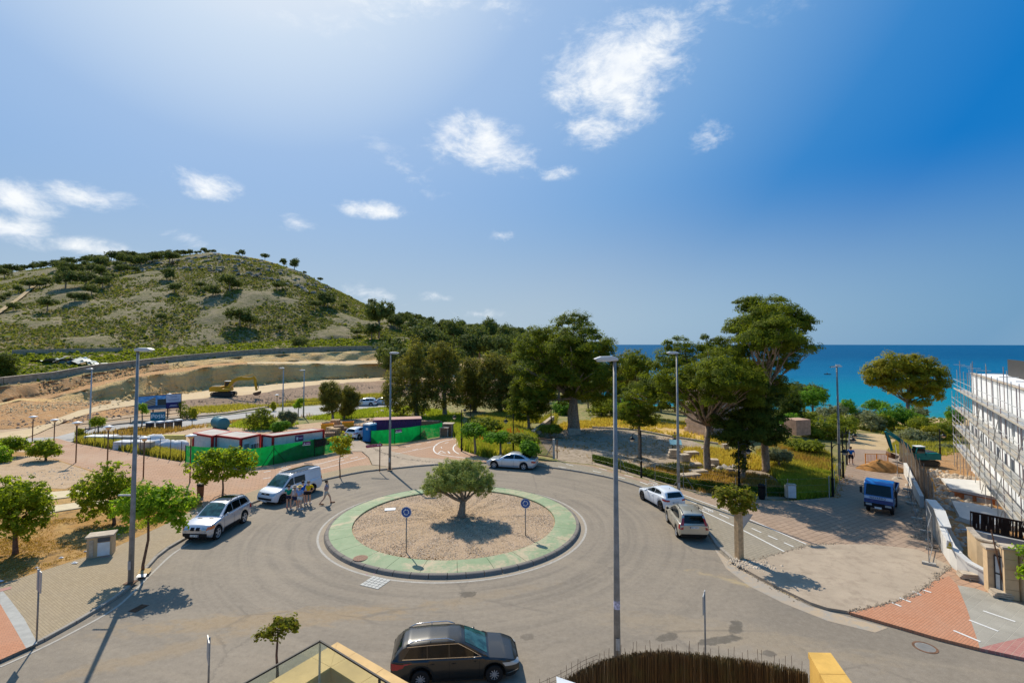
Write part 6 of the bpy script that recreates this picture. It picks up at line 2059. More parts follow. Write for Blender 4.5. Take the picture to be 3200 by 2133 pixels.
S_SAL=dict(wb=2.94,rear=-1.12,front=3.76,w=1.85,rw=.335,spokes=5,bot=[(-1.12,.42),(-.9,.25),(0,.2),(2.94,.2),(3.5,.2),(3.76,.36)],low=[(-1.12,.86),(-1.05,1.0),(-.5,1.02),(0,.99),(1.2,.95),(2.3,.93),(2.7,.92),(3.2,.85),(3.55,.74),(3.76,.60)],roof=[(-.66,1.02),(-.3,1.17),(.1,1.34),(.45,1.42),(.95,1.46),(1.4,1.43),(1.75,1.32),(2.15,1.13),(2.55,.93)],tum=.42,side_glass=[([(-.18,1.06),(.2,1.03),(.95,1.015)],[(.18,1.24),(.5,1.33),(.93,1.36)]),([(1.0,1.01),(2.05,.99),(2.13,.99)],[(.99,1.36),(1.4,1.34),(2.0,1.09)])],windscreen=(2.48,1.60,.66,.56),rear_glass_t=(-.56,.22,.60,.54),seams=[.32,.97,2.15],handles=[.45,1.2],mirror=(2.0,1.0),clad=.09,sillbody=True,patches=[('tail_light','s',[(-1.08,.70),(-.72,.74)],[(-1.05,.88),(-.75,.88)],'lens_red',True),('tail_light','r',[(.5,.70),(.9,.70)],[(.5,.86),(.9,.86)],'lens_red',True),('headlight','s',[(3.25,.58),(3.62,.56)],[(3.2,.70),(3.6,.66)],'lens_clear',True),('headlight','f',[(.5,.55),(.85,.57)],[(.5,.67),(.85,.69)],'lens_clear',True),('grille','f',[(-.35,.45),(.35,.45)],[(-.38,.66),(.38,.66)],'black',False)],plates=[((-1.15,.62,.5,-1),'plate')])
t_sal,bv=make_car('saloon_car','pale silver saloon driving past the garden gate on the far side of the roundabout','car',S_SAL,P_saloon,'rim')
place_car(t_sal,S_SAL,(1137,1075.5),(1200,1079.5),'L')
P_white=paint('white_paint',(.70,.73,.77),.0,.25,.9)
S_HAT=dict(wb=2.53,rear=-.70,front=3.30,w=1.74,rw=.32,spokes=5,nr=.45,nf=.6,tr=.12,tf=.22,bot=[(-.70,.42),(-.5,.25),(0,.2),(2.53,.2),(3.1,.2),(3.30,.36)],low=[(-.70,.90),(-.62,1.02),(-.2,1.08),(.5,1.02),(1.3,.96),(2.1,.94),(2.5,.92),(2.9,.84),(3.12,.76),(3.30,.62)],roof=[(-.66,.98),(-.5,1.2),(-.36,1.36),(-.1,1.42),(.4,1.45),(.9,1.45),(1.2,1.40),(1.5,1.30),(1.9,1.12),(2.3,.93)],tum=.40,side_glass=[([(-.02,1.17),(.3,1.12),(.82,1.06)],[(.06,1.30),(.4,1.345),(.80,1.35)]),([(.87,1.055),(1.75,1.0),(1.9,1.0)],[(.86,1.35),(1.2,1.32),(1.72,1.12)])],windscreen=(2.22,1.34,.62,.52),rear_glass_r=([(-.62,1.03),(.62,1.03)],[(-.50,1.33),(.50,1.33)]),seams=[.2,.84,1.92],handles=[1.05],mirror=(1.78,1.0),patches=[('tail_light','s',[(-.66,.78),(-.30,.84)],[(-.62,.93),(-.34,.94)],'lens_red',True),('tail_light','r',[(.50,.78),(.86,.80)],[(.50,.90),(.82,.93)],'lens_red',True),('headlight','f',[(.45,.6),(.8,.64)],[(.45,.72),(.8,.76)],'lens_clear',True),('lower_bumper','r',[(-.6,.30),(.6,.30)],[(-.62,.42),(.62,.42)],'black',False)],plates=[((-.73,.70,.5,-1),'plate')],antenna=(.1,1.47),clad=.08)
t_hat,bv=make_car('hatchback','small white hatchback parked between the kerb and the beige car','car',S_HAT,P_white,'rim_dark')
place_car(t_hat,S_HAT,(1474,1148),(1516,1172),'L')
P_beige=paint('champagne_paint',(.47,.45,.38),.55,.28,.7)
S_CRV=dict(wb=2.62,rear=-.92,front=3.60,w=1.82,rw=.345,spokes=5,nr=.35,tr=.10,nf=.6,bot=[(-.92,.50),(-.7,.32),(0,.26),(2.62,.26),(3.3,.28),(3.60,.42)],low=[(-.92,.98),(-.82,1.08),(0,1.10),(1.2,1.06),(2.2,1.04),(2.6,1.03),(3.1,.97),(3.4,.88),(3.60,.72)],roof=[(-.90,1.0),(-.80,1.25),(-.68,1.48),(-.55,1.60),(-.2,1.65),(.6,1.68),(1.1,1.66),(1.45,1.56),(1.9,1.32),(2.35,1.05)],tum=.36,side_glass=[([(-.35,1.24),(.2,1.16),(1.05,1.13)],[(-.1,1.40),(.3,1.52),(1.03,1.555)]),([(1.1,1.13),(1.95,1.11),(2.05,1.11)],[(1.09,1.555),(1.35,1.52),(1.92,1.22)])],windscreen=(2.28,1.34,.66,.56),rear_glass_r=([(-.62,1.12),(.62,1.12)],[(-.52,1.54),(.52,1.54)]),seams=[.25,1.07,2.1],handles=[.4,1.25],handlemat='chrome',mirror=(1.95,1.16),mirror_body=False,rails=(-.5,1.0,.60,'black'),clad=.12,antenna=(-.25,1.70),patches=[('tail_light','r',[(.66,.76),(.88,.76)],[(.53,1.56),(.60,1.58)],'lens_red',True),('tail_light','s',[(-.88,.78),(-.70,.78)],[(-.84,1.05),(-.72,1.05)],'lens_red',True),('lower_bumper','r',[(-.76,.33),(.76,.33)],[(-.78,.47),(.78,.47)],'rust',False),('headlight','f',[(.45,.7),(.84,.74)],[(.45,.86),(.84,.88)],'lens_clear',True)],plates=[((-.955,.90,.5,-1),'plate')])
t_crv,bv=make_car('crossover_car','beige crossover with tall red tail lights parked behind the white hatchback','car',S_CRV,P_beige)
place_car(t_crv,S_CRV,(1531,1197.5),(1553,1232.5),'L')
S_FAR=dict(S_EST)
S_FAR['patches']=S_EST['patches'][:4]
S_FAR['plates']=[]
S_FAR['wglass']='car_glass'
tf1,bv=make_car('estate_car','white estate car on the back road by the eucalyptus pair','car',S_FAR,P_white)
q=gt(853,931)
tf1 .location=q
tf1 .rotation_euler.z=R(188)
S_F2=dict(S_SAL)
S_F2['plates']=[]
tf2,bv=make_car('saloon_car','white car half hidden by weeds further along the back road','car',S_F2,P_white)
tf2 .location=gt(893,929)
tf2 .rotation_euler.z=R(176)
S_F3=dict(S_HAT)
tf3,bv=make_car('hatchback','white hatchback parked in the compound between the pallets and the blue toilet','car',S_F3,P_white)
q=gt(812,1009)
tf3 .location=(q.x,q.y,.03)
tf3 .rotation_euler.z=R(72)
P_lblue=paint('lorry_blue_paint',(.0,.13,.42),.0,.3,.7)
P_lblue_d=paint('lorry_dark_blue_paint',(.0,.04,.17),.0,.35,.5)
lt=thing('lorry','small blue tipper lorry facing the camera on the shaded plaza','lorry',(0,0,0))
W2=1.0
cab=MB()
cab.prism([(-.65,.62),(.78,.55),(.86,.70),(.84,1.22),(.62,1.98),(.42,2.12),(-.60,2.14),(-.65,2.05)],-W2,W2,'Y')
co=cab.build('cab',P_lblue,lt)
bm=co.modifiers.new('bevel','BEVEL')
bm.width=.05
bm.segments=3
cabv=[Vector(v)for v in cab.v]
cbvh=BVHTree.FromPolygons(cabv,cab.f)
patch(cbvh,'f',[(-.88,1.26),(.88,1.26)],[(-.82,1.95),(.82,1.95)],8,3,.012).build('windscreen',M['car_glass'],lt)
patch(cbvh,'s',[(-.35,1.32),(.45,1.28),(.62,1.28)],[(-.35,1.95),(.35,1.93),(.44,1.86)],6,2,.01,mirror=True).build('side_window',M['car_glass'],lt)
patch(cbvh,'f',[(-.97,1.02),(.97,1.02)],[(-.97,1.20),(.97,1.20)],6,1,.012).build('name_band',simple('pale_blue_band',(.42,.52,.66),.5),lt)
patch(cbvh,'f',[(-.97,.80),(.97,.80)],[(-.97,1.01),(.97,1.01)],6,1,.008).build('front_panel',P_lblue_d,lt)
MB().box(.88,0,.62,.16,1.98,.30).build('bumper',M['black'],lt)
for sg in(-1,1):
 MB().box(.97,sg*.66,.68,.03,.42,.13).build('headlight',M['lens_clear'],lt)
 mb=MB().box(.95,sg*1.18,1.55,.06,.18,.40)
 mb.tube([(.6,sg*.98,1.85),(.95,sg*1.15,1.78)],.02,5)
 mb.tube([(.6,sg*.98,1.2),(.95,sg*1.15,1.35)],.02,5)
 mb.build('wing_mirror',M['black'],lt)
for x in(0,-2.5):
 for sg in(-1,1):
  make_wheel(lt,x,sg*.82,.36,.24,M['rim_dark'],6)
MB().box(-1.9,0,.62,4.2,.8,.18).build('chassis',M['dark_metal'],lt)
MB().box(-1.0,.86,.62,.8,.22,.42).build('fuel_tank',M['dark_metal'],lt)
bedm=MB()
bedm.box(-2.35,0,.92,2.9,1.98,.10)
bedm.build('load_bed',P_lblue_d,lt)
for nm,d in(('bed_side',(-2.35,1.0,1.22,2.9,.05,.52)),('bed_side',(-2.35,-1.0,1.22,2.9,.05,.52)),('tailgate',(-3.80,0,1.22,.05,1.95,.52)),('headboard',(-.9,0,1.45,.06,2.02,1.05))):
 MB().box(*d).build(nm,M['dark_metal']if nm=='headboard' else P_lblue_d,lt)
pl_=MB().box(.975,-.05,.50,.02,.52,.12).build('number_plate',M['plate'],lt)
MB().box(.987,-.285,.50,.004,.05,.115).build('plate_band',M['navy'],pl_)
def text_mesh(txt,size,mat,ext=.004):
 cu=bpy.data.curves.new('lettering','FONT')
 cu.body=txt
 cu.size=size
 cu.extrude=ext
 cu.align_x='CENTER'
 cu.align_y='CENTER'
 cu.space_character=1.25
 ob_=bpy.data.objects.new('lettering_tmp',cu)
 COL.objects.link(ob_)
 bpy.context.view_layer.update()
 me=bpy.data.meshes.new_from_object(ob_.evaluated_get(bpy.context.evaluated_depsgraph_get()))
 bpy.data.objects.remove(ob_)
 bpy.data.curves.remove(cu)
 me.materials.clear()
 me.materials.append(mat)
 return me
tx=mesh_obj('lettering',text_mesh('NAVARRO',.20,M['black']),lt)
tx.matrix_basis=Matrix(((0,0,1,.872),(1,0,0,-.05),(0,1,0,1.11),(0,0,0,1)))
Fl,Fr=gz(2003,1181),gz(2054,1189)
c=(Fl+Fr)/2
ax_=(Fr-Fl).normalized()
hd=Vector((ax_.y,-ax_.x,0))
if hd.y>0:
 hd=-hd
hd=Vector((-.66,-.75,0)).normalized()
lt.scale=(.92,.84,1.04)
lt.location=(c.x+.1,c.y+.4,PAVE)
lt.rotation_euler.z=math.atan2(hd.y,hd.x)
def track(parent,y,L_,h,wd):
 mb=MB()
 r=h/2
 n=26
 pts=[]
 per=2*(L_-h)+math.pi*h
 for i in range(n*2):
  s=per*i/(n*2)
  if s<L_-h:
   pts.append((-(L_/2-r)+s,0,-r,0))
  elif s<L_-h+math.pi*r:
   a=(s-(L_-h))/r
   pts.append((L_/2-r+r*math.sin(a),0,-r*math.cos(a),a))
  elif s<2*(L_-h)+math.pi*r:
   pts.append((L_/2-r-(s-(L_-h)-math.pi*r),0,r,math.pi))
  else:
   a=(s-2*(L_-h)-math.pi*r)/r
   pts.append((-(L_/2-r)-r*math.sin(a),0,r*math.cos(a),math.pi+a))
 base=mb.prism([(-(L_/2-r),-r*.85),(L_/2-r,-r*.85),(L_/2-r*.3,0),(L_/2-r,r*.85),(-(L_/2-r),r*.85),(-(L_/2-r*.3),0)],y-wd*.38,y+wd*.38,'Y')
 for p in pts:
  M_=Matrix.Rotation(-p[3],3,'Y')
  mb.box(p[0],y,p[2],per/(n*2)*.8,wd,.05,0,M_)
 for i in range(5):
  x=-(L_/2-r*1.2)+(L_-2.4*r)*i/4
  mb.lathe([(0,-wd*.42),(r*.35,-wd*.42),(r*.35,wd*.42),(0,wd*.42)],10,'Y',(x,y,-r*.55))
 mb.v=[(v[0],v[1],v[2]+r+.02)for v in mb.v]
 return mb.build('track',M['dark_metal'],parent)
def beam_arm(pts,wds,y0,y1):
 """plate arm following a path in x-z with changing depth"""
 top,bot=[],[]
 for i,p in enumerate(pts):
  a=pts[max(0,i-1)]
  b_=pts[min(len(pts)-1,i+1)]
  dx,dz=b_[0]-a[0],b_[1]-a[1]
  L_=math.hypot(dx,dz)
  nx,nz=-dz/L_,dx/L_
  top.append((p[0]+nx*wds[i]/2,p[1]+nz*wds[i]/2))
  bot.append((p[0]-nx*wds[i]/2,p[1]-nz*wds[i]/2))
 mb=MB()
 for i in range(len(pts)-1):
  mb.prism([bot[i],bot[i+1],top[i+1],top[i]],y0,y1,'Y')
 return mb
def excavator(label,loc,rz,s,mat,boom,stick,bucket,cabmat,tall=1.0):
 t=thing('excavator',label,'excavator',loc,rz)
 t.scale=(s,s,s)
 track(t,-.95,3.9,.85,.55)
 track(t,.95,3.9,.85,.55)
 MB().box(0,0,.62,1.9,1.6,.35).build('undercarriage',M['dark_metal'],t)
 MB().cyl(0,0,.8,1.02,.6,n=20).build('turntable',M['dark_metal'],t)
 hs=MB().prism([(-2.1,1.02),(1.2,1.02),(1.3,1.3),(1.2,1.5),(-.1,1.55),(-.1,1.95),(-1.8,1.95),(-2.15,1.75)],-1.2,1.2,'Y').build('house',mat,t)
 MB().box(-1.2,.0,1.985,1.3,1.6,.07).build('engine_cover',M['dark_metal'],t)
 cb=MB()
 cb.prism([(-.05,1.5),(1.15,1.45),(1.32,1.9),(1.05,2.75),(.0,2.80)],.25,1.15,'Y')
 cabo=cb.build('cab',mat,t)
 for y in(.24,1.16):
  MB().prism([(.05,1.95),(1.18,1.92),(.98,2.65),(.08,2.68)],y-.012,y+.012,'Y').build('cab_window',M['car_glass'],cabo)
 MB().prism([(1.245,1.95),(1.335,1.95),(1.08,2.68),(1.0,2.68)],.33,1.07,'Y').build('front_window',M['car_glass'],cabo)
 MB().box(.53,.70,2.83,1.2,.96,.07).build('cab_roof',cabmat,cabo)
 bo=beam_arm(boom[0],boom[1],-.42,-.12).build('boom',mat,t)
 st=beam_arm(stick[0],stick[1],-.38,-.16).build('stick',mat,t)
 (x,z),a=bucket
 mb=MB()
 pr=[]
 for i in range(9):
  th_=a+math.pi*(i/8)*1.05
  pr.append((x+.62*math.cos(th_),z+.62*math.sin(th_)))
 inner=[(x+.52*math.cos(a+math.pi*(i/8)*1.05),z+.52*math.sin(a+math.pi*(i/8)*1.05))for i in range(9)]
 for i in range(8):
  mb.prism([pr[i],pr[i+1],inner[i+1],inner[i]],-.75,.2,'Y')
 mb.prism(pr,-.77,-.72,'Y')
 mb.prism(pr,.17,.22,'Y')
 mb.build('bucket',M['rust'],t)
 bmid=boom[0][len(boom[0])//2]
 MB().tube([(.9,-.27,1.35),((bmid[0]+.9)/2,-.27,(bmid[1]+1.35)/2)],.085,8).tube([((bmid[0]+.9)/2,-.27,(bmid[1]+1.35)/2),(bmid[0],-.27,bmid[1]-.1)],.05,8).build('boom_ram',M['chrome'],t)
 MB().tube([(bmid[0]+.1,-.27,bmid[1]+.3),(stick[0][0][0]-.1,-.27,stick[0][0][1]+.35)],.07,8).build('stick_ram',mat,t)
 s1=stick[0][-1]
 s0=stick[0][0]
 MB().tube([(s0[0]+.15,-.27,s0[1]-.1),(s1[0]+.35,-.27,s1[1]+.6)],.06,8).tube([(s1[0]+.35,-.27,s1[1]+.6),(x+.1,-.27,z+.4)],.05,6).build('bucket_ram',M['dark_metal'],t)
 return t
q=gt(514,910)
ye=excavator('yellow tracked excavator working on the pale floor of the cutting',q,R(8),1.10,M['yellow'],([(.7,1.35),(1.7,2.9),(2.7,3.35),(4.6,3.3),(5.5,3.45)],[.5,.62,.66,.5,.35]),([(5.3,3.75),(5.6,3.2),(5.75,2.2),(5.9,1.05)],[.3,.5,.42,.28]),((6.0,.75),R(190)),M['white'])
q=gt(2112,1068)
te=excavator('teal mini digger behind the fence with its arm bent over the promenade',Vector((q.x,q.y,q.z)),R(178),.74,M['teal'],([(.7,1.35),(1.5,2.7),(2.6,3.6),(3.7,4.3),(4.35,4.55)],[.4,.5,.5,.4,.3]),([(4.4,4.7),(4.0,3.6),(3.8,2.8),(3.6,2.0)],[.28,.42,.36,.26]),((3.5,1.5),R(200)),M['white'])
# ---------------- tall street lamps ----------------
def tall_lamp(label,base,h,head_dir=1,r0=.13,arm=.0,style='cobra',group='tall grey street lamps',sticker=False,small_arm=False):
 t=thing('street_lamp',label,'street lamp',base,0,group)
 MB().tube([(0,0,-.05),(0,0,h*.3),(0,0,h)],[r0,r0*.86,r0*.48],14).build('pole',M['galv_dark']if h>9 else M['galv'],t,True)
 MB().box(0,0,.02,.45,.45,.04).build('base_plate',M['rust'],t)
 MB().box(0,-r0-.004,.9,r0*1.1,.02,.42).build('hatch',M['galv'],t)
 if style=='cobra':
  mb=MB()
  sg=head_dir
  mb.prism([(-.12*sg,0),(.25*sg,-.02),(.72*sg,.02),(.80*sg,.07),(.55*sg,.16),(.1*sg,.17),(-.12*sg,.10)],-.15,.15,'Y')
  hd_=mb.build('lamp_head',M['lamp_head'],t)
  hd_.location=(0,0,h)
  bv_=hd_.modifiers.new('bevel','BEVEL')
  bv_.width=.03
  bv_.segments=2
  MB().box(.42*sg,0,-.02,.5,.22,.03).build('lamp_glass',M['white'],hd_)
 else:
  hd_=MB().box(0,0,.03,.9,.12,.1).box(-.42,0,-.02,.34,.22,.1).box(.1,0,.1,.3,.25,.2).build('lamp_head',M['lamp_head'],t)
  hd_.location=(0,0,h)
 if sticker:
  MB().lathe([(r0*.93,2.15),(r0*.93,2.45)],14).build('sticker',simple('torn_sticker',(.55,.5,.6),.6,var=.5,scale=12),t)
 if small_arm:
  MB().tube([(0,0,4.3),(-.75,0,4.3)],.045,6).build('bracket_arm',M['galv'],t)
 return t
def lamp_from_px(base_px,top_y,z=PAVE):
 b_=gt(base_px[0],base_px[1],z)
 top=gd(base_px[0],top_y,b_.y)
 return Vector((b_.x,b_.y,terrain(b_.x,b_.y)+z)),top.z-terrain(b_.x,b_.y)-z
b_,h_=lamp_from_px((300,1338),806)
tall_lamp('tall grey lamp post on the left pavement with a small bracket arm',b_,h_,1,small_arm=True)
b_,h_=lamp_from_px((895,1077),812)
tall_lamp('tall grey lamp post behind the roundabout beside the magenta sign',b_,h_,1)
b_,h_=lamp_from_px((1418,1532),828,0)
tall_lamp('nearest tall lamp post with a torn sticker, rising behind the brushwood screen',b_,h_,-1,sticker=True)
b_,h_=lamp_from_px((1559,1140),812)
tall_lamp('tall grey lamp post rising behind the white hatchback',b_,h_,-1)
b_,h_=lamp_from_px((1929,1092),842)
tall_lamp('tall lamp post with a flat twin head on the promenade corner',b_,h_,1,style='flat')
for(bx,by,ty,lb)in((206,986,848,'tall lamp post beside the back road near the left slope'),(649,960,846,'left one of two far lamp posts on the back road'),(697,956,851,'right one of two far lamp posts on the back road')):
 b_,h_=lamp_from_px((bx,by),ty,0.05)
 tall_lamp(lb,b_,h_,-1,r0=.13)
def cap_lamp(label,bx,by,ty,z=PAVE):
 b_=gt(bx,by,z)
 h=gd(bx,ty,b_.y).z-b_.z
 t=thing('park_lamp',label,'park lamp',b_,0,'short lamps with white disc caps')
 MB().tube([(0,0,0),(0,0,h-.35)],.055,8).build('pole',M['rust'],t,True)
 MB().lathe([(0,h),(.12,h-.02),(.42,h-.12),(.44,h-.16),(.1,h-.16)],18).build('cap',M['white'],t,True)
 MB().lathe([(.28,h-.17),(.14,h-.42),(.06,h-.45)],12).build('lamp_glass',simple('yellowed_lamp_glass',(.6,.45,.28),.4),t)
 return t
cap_lamp('short white-capped lamp farthest left behind the promenade trees',74,1016,954)
cap_lamp('short white-capped lamp second from the left behind the round bushy tree',124,1014,961)
cap_lamp('short white-capped lamp at the corner of the red promenade with a leaning shrub',174,1062,967)
cap_lamp('short white-capped lamp in the middle of the red promenade edge',246,1078,976)
cap_lamp('short white-capped lamp just right of the tall left lamp post',329,1099,1001)
cap_lamp('short white-capped lamp in front of the green fence corner',436,1108,996)
for i,(bx,by,ty)in enumerate([(636,917,905),(919,925,906),(757,935,916),(388,938,903),(619,912,916-4),(652,900,912-14)][:4]):
 cap_lamp(['tiny white-capped lamp beside the yellow excavator bucket','tiny white-capped lamp near the far white cars','tiny white-capped lamp left of the eucalyptus pair','white lamp cap peeping over the billboard'][i],bx,by+12,ty,0.0)
def lantern(label,bx,by,ty,sides=(-1,),z=PAVE,reach=.75):
 b_=gt(bx,by,z)
 h=gd(bx,ty,b_.y).z-b_.z
 t=thing('lantern_post',label,'lantern post',b_,0,'black lantern posts')
 MB().tube([(0,0,0),(0,0,1.25),(0,0,1.3),(0,0,1.42),(0,0,1.46),(0,0,h)],[.095,.085,.11,.11,.06,.05],12).build('pole',M['black_iron'],t,True,angle=40)
 MB().lathe([(.06,h),(.07,h+.03),(0,h+.14)],10).build('finial',M['black_iron'],t,True)
 for sg in sides:
  pts=[(0,0,h-.75)]
  for k in range(9):
   a=math.pi*k/8
   pts.append((sg*(.05+reach*(1-math.cos(a))/2),0,h-.45+.36*math.sin(a)))
  MB().tube(pts,.028,6).build('arm',M['black_iron'],t,True)
  x=sg*(.05+reach)
  lh=MB().lathe([(0,h-.48),(.10,h-.50),(.13,h-.58),(.27,h-.68),(.27,h-.73),(.1,h-.73)],14,'Z',(x,0,0)).build('lantern_hood',M['black_iron'],t,True)
  MB().lathe([(.22,h-.735),(.13,h-.90),(0,h-.95)],12,'Z',(x,0,0)).build('lantern_glass',simple('pale_lantern_glass',(.62,.56,.48),.3),lh,True)
 return t
lantern('black lantern post at the corner of the poppy field',1060,1036,943,(-1,))
lantern('black lantern post further back behind the poppy field corner',1081,992,930,(-1,))
lantern('black lantern post in the poppy field near the gate',1179,1046,952,(-1,))
lantern('black lantern post behind the hedge in front of the yard',1473,1096,990,(-1,))
lantern('black lantern post between the hedge and the litter bin',1698,1122,1016,(1,))
lantern('black lantern post at the corner of the grassy bank',1913,1140,1017,(1,),reach=.95)
lantern('black lantern post behind the promenade corner',1937,1097,992,(1,),reach=.9)
lantern('black lantern post near the man in blue',1945,1067,984,(1,),reach=.8)
lantern('black lantern post beyond the teal digger',2160,1056,986,(1,),.05,reach=.4)
lantern('black lantern post in the ruin garden behind the great pine shrubs',1266,978,932,(-1,),0.0)
def disc_sign(label,bx,by,cy,z):
 b_=gz(bx,by,z)
 h=gd(bx,cy,b_.y).z-z
 t=thing('road_sign',label,'road sign',b_,0,'blue roundabout signs')
 MB().tube([(0,0,-.05),(0,0,h+.28)],.033,8).build('post',M['galv_dark'],t,True)
 yaw=math.atan2(-b_.x,b_.y)*0-.12
 rt=Matrix.Rotation(yaw,3,'Z')
 def disc(r0,r1,y,mat,nm,a0=0,a1=2*math.pi,n=36):
  mb=MB()
  for i in range(n):
   t0,t1=a0+(a1-a0)*i/n,a0+(a1-a0)*(i+1)/n
   q=[(r0*math.cos(t0),y,h+r0*math.sin(t0)),(r1*math.cos(t0),y,h+r1*math.sin(t0)),(r1*math.cos(t1),y,h+r1*math.sin(t1)),(r0*math.cos(t1),y,h+r0*math.sin(t1))]
   mb.quad(*[tuple(rt@Vector(p))for p in q])
  return mb.build(nm,mat,t)
 mb=MB()
 pr=[(.30*math.cos(2*math.pi*i/36),.30*math.sin(2*math.pi*i/36)+h)for i in range(36)]
 mb.prism(pr,-.035,-.055,'Y')
 mb.v=[tuple(rt@Vector(p))for p in mb.v]
 fc=mb.build('sign_face',M['blue_sign'],t)
 disc(.275,.297,-.058,M['white'],'white_rim')
 for k in range(3):
  a0=R(90+120*k+22)
  a1=a0+R(82)
  disc(.125,.165,-.058,M['white'],'arrow',a0,a1,8)
  am=a0-R(16)
  mb=MB()
  c_=(.145*math.cos(am),.145*math.sin(am))
  pa=(.145*math.cos(am-R(12)),.145*math.sin(am-R(12)))
  p1,p2=(.09*math.cos(a0),.09*math.sin(a0)),(.20*math.cos(a0),.20*math.sin(a0))
  mb.add([tuple(rt@Vector((p[0],-.0585,h+p[1])))for p in(pa,p2,p1)],[(0,1,2)])
  mb.build('arrow_head',M['white'],t)
 return t
disc_sign('blue roundabout sign on the near left side of the gravel',933,1268,1175,.22)
disc_sign('blue roundabout sign on the right side of the gravel',1207,1230,1155,.22)
def edge_sign(label,bx,by,top_y,panel_px,z,ang,side=1,wd=.6):
 b_=gz(bx,by,z)
 h=gd(bx,top_y,b_.y).z-z
 t=thing('road_sign',label,'road sign',b_,0,'signs seen edge-on')
 MB().tube([(0,0,-.05),(0,0,h)],.032,8).build('post',M['galv_dark'],t,True)
 ph=pxm(panel_px,b_.y)
 mb=MB().box(0,0,0,wd,.03,ph)
 o=mb.build('sign_panel',M['galv'],t)
 o.location=(.03*side,-.02,h-ph/2-.05)
 o.rotation_euler.z=math.atan2(b_.y,b_.x)+ang
 return t
edge_sign('grey road sign seen edge-on on the left pavement',84,1471,1306,46,PAVE,R(12))
edge_sign('rusty-backed road sign seen edge-on beside the foreground sapling',478,1600,1462,48,0,R(5),-1)
edge_sign('road sign seen edge-on behind the brushwood screen',1621,1545,1358,40,0,R(-7),-1)
b_=gz(1707,1281,PAVE)
hc=gd(1705,1190,b_.y).z-PAVE
t=thing('give_way_sign','triangular give-way sign seen from the back beside the board guard','road sign',b_)
MB().tube([(0,0,-.05),(0,0,hc+.2)],.03,8).build('post',M['galv_dark'],t,True)
rt=Matrix.Rotation(R(-22),3,'Z')
s_=.52
mb=MB().prism([(-s_,hc+.30),(s_,hc+.30),(0,hc-.56)],-.06,-.035,'Y')
mb.v=[tuple(rt@Vector(v))for v in mb.v]
mb.build('sign_back',simple('sign_back_grey',(.48,.45,.42),.6,.1,dirt=.2),t)
mb=MB()
for a,c in(((-s_,.30),(s_,.30)),((s_,.30),(0,-.56)),((0,-.56),(-s_,.30))):
 mb.beam((a[0],-.066,hc+a[1]),(c[0],-.066,hc+c[1]),.02,.03)
mb.v=[tuple(rt@Vector(v))for v in mb.v]
mb.build('folded_rim',M['galv'],t)
g_=thing('tree_guard','pale square board guard around the trunk of the red-budded tree','tree guard',gb)
hg=gd(1698,1172,gb.y).z-PAVE
for k in range(4):
 a=k*math.pi/2+R(20)
 for j in(-1,1):
  mb=MB().box(.16,j*.082,hg/2,.03,.155,hg)
  mb.v=[tuple(Matrix.Rotation(a,3,'Z')@Vector(v))for v in mb.v]
  mb.build('board',M['wood_pale'],g_)
b_=gz(872,1081,PAVE)
hs_=gd(872,1023,b_.y).z-PAVE
t=thing('direction_sign','magenta finger sign with faint lettering behind the roundabout','direction sign',b_)
MB().tube([(0,0,-.05),(0,0,hs_+.35)],.05,8).build('post',M['rust'],t,True)
ln_=pxm(36,b_.y)
mb=MB().prism([(-ln_+.25,hs_-.2),(.2,hs_-.05),(.28,hs_+.05),(.2,hs_+.22),(-ln_+.25,hs_+.07),(-ln_+.15,hs_-.06)],-.09,-.055,'Y')
mb.build('sign_board',M['magenta'],t)
mb=MB()
r_=random.Random(2)
x=-ln_+.34
while x<-.32:
 w_=r_.uniform(.05,.12)
 mb.box(x,-.093,hs_-.045+(x+ln_)*.095,w_,.004,.05)
 x+=w_+.04
mb.build('lettering',simple('pink_lettering',(.62,.38,.42),.6),t)
mb=MB()
for k in range(2):
 mb.box(-.16+k*.22,-.094,hs_+.075+k*.02,.15,.005,.12)
mb.build('pictogram',simple('pale_pictogram',(.7,.55,.58),.6),t)
b_=gz(235,1276,PAVE)
ub=thing('utility_cabinet','stone and white metal utility cabinet at the edge of the planting bed','utility cabinet',b_,R(24))
MB().box(-.12,.25,.55,1.15,.72,1.1).build('housing',M['render_beige'],ub)
MB().box(-.12,.25,1.13,1.30,.86,.09).build('top_slab',M['stone'],ub)
MB().box(.08,-.13,.42,.56,.03,.72).build('door',M['white'],ub)
MB().box(.08,-.125,.93,.56,.03,.22).build('opening',M['dark_opening'],ub)
MB().box(-.48,-.125,.5,.2,.02,.9).build('side_pillar',M['stone'],ub)
o=lumps('stone_lump',[(250,1274),(252,1275)],1,.22,.3,.01,PAVE,M['stone'],12)
o['kind']=None
del o['kind']
tag(o,'single round stone lying against the left utility cabinet','stone')
b_=gz(1820,1143,PAVE)
ub=thing('utility_cabinet','white utility cabinet at the end of the hedge by the bank','utility cabinet',b_,R(-12))
MB().box(0,.2,.48,.55,.4,.96).build('housing',M['white'],ub)
MB().box(0,.2,.98,.62,.48,.05).build('top_slab',M['stone'],ub)
MB().box(.02,-.012,.5,.44,.02,.8).build('door',simple('pale_grey_door',(.6,.63,.66),.5),ub)
MB().box(-.36,.2,.45,.16,.4,.9).build('side_pillar',M['stone'],ub)
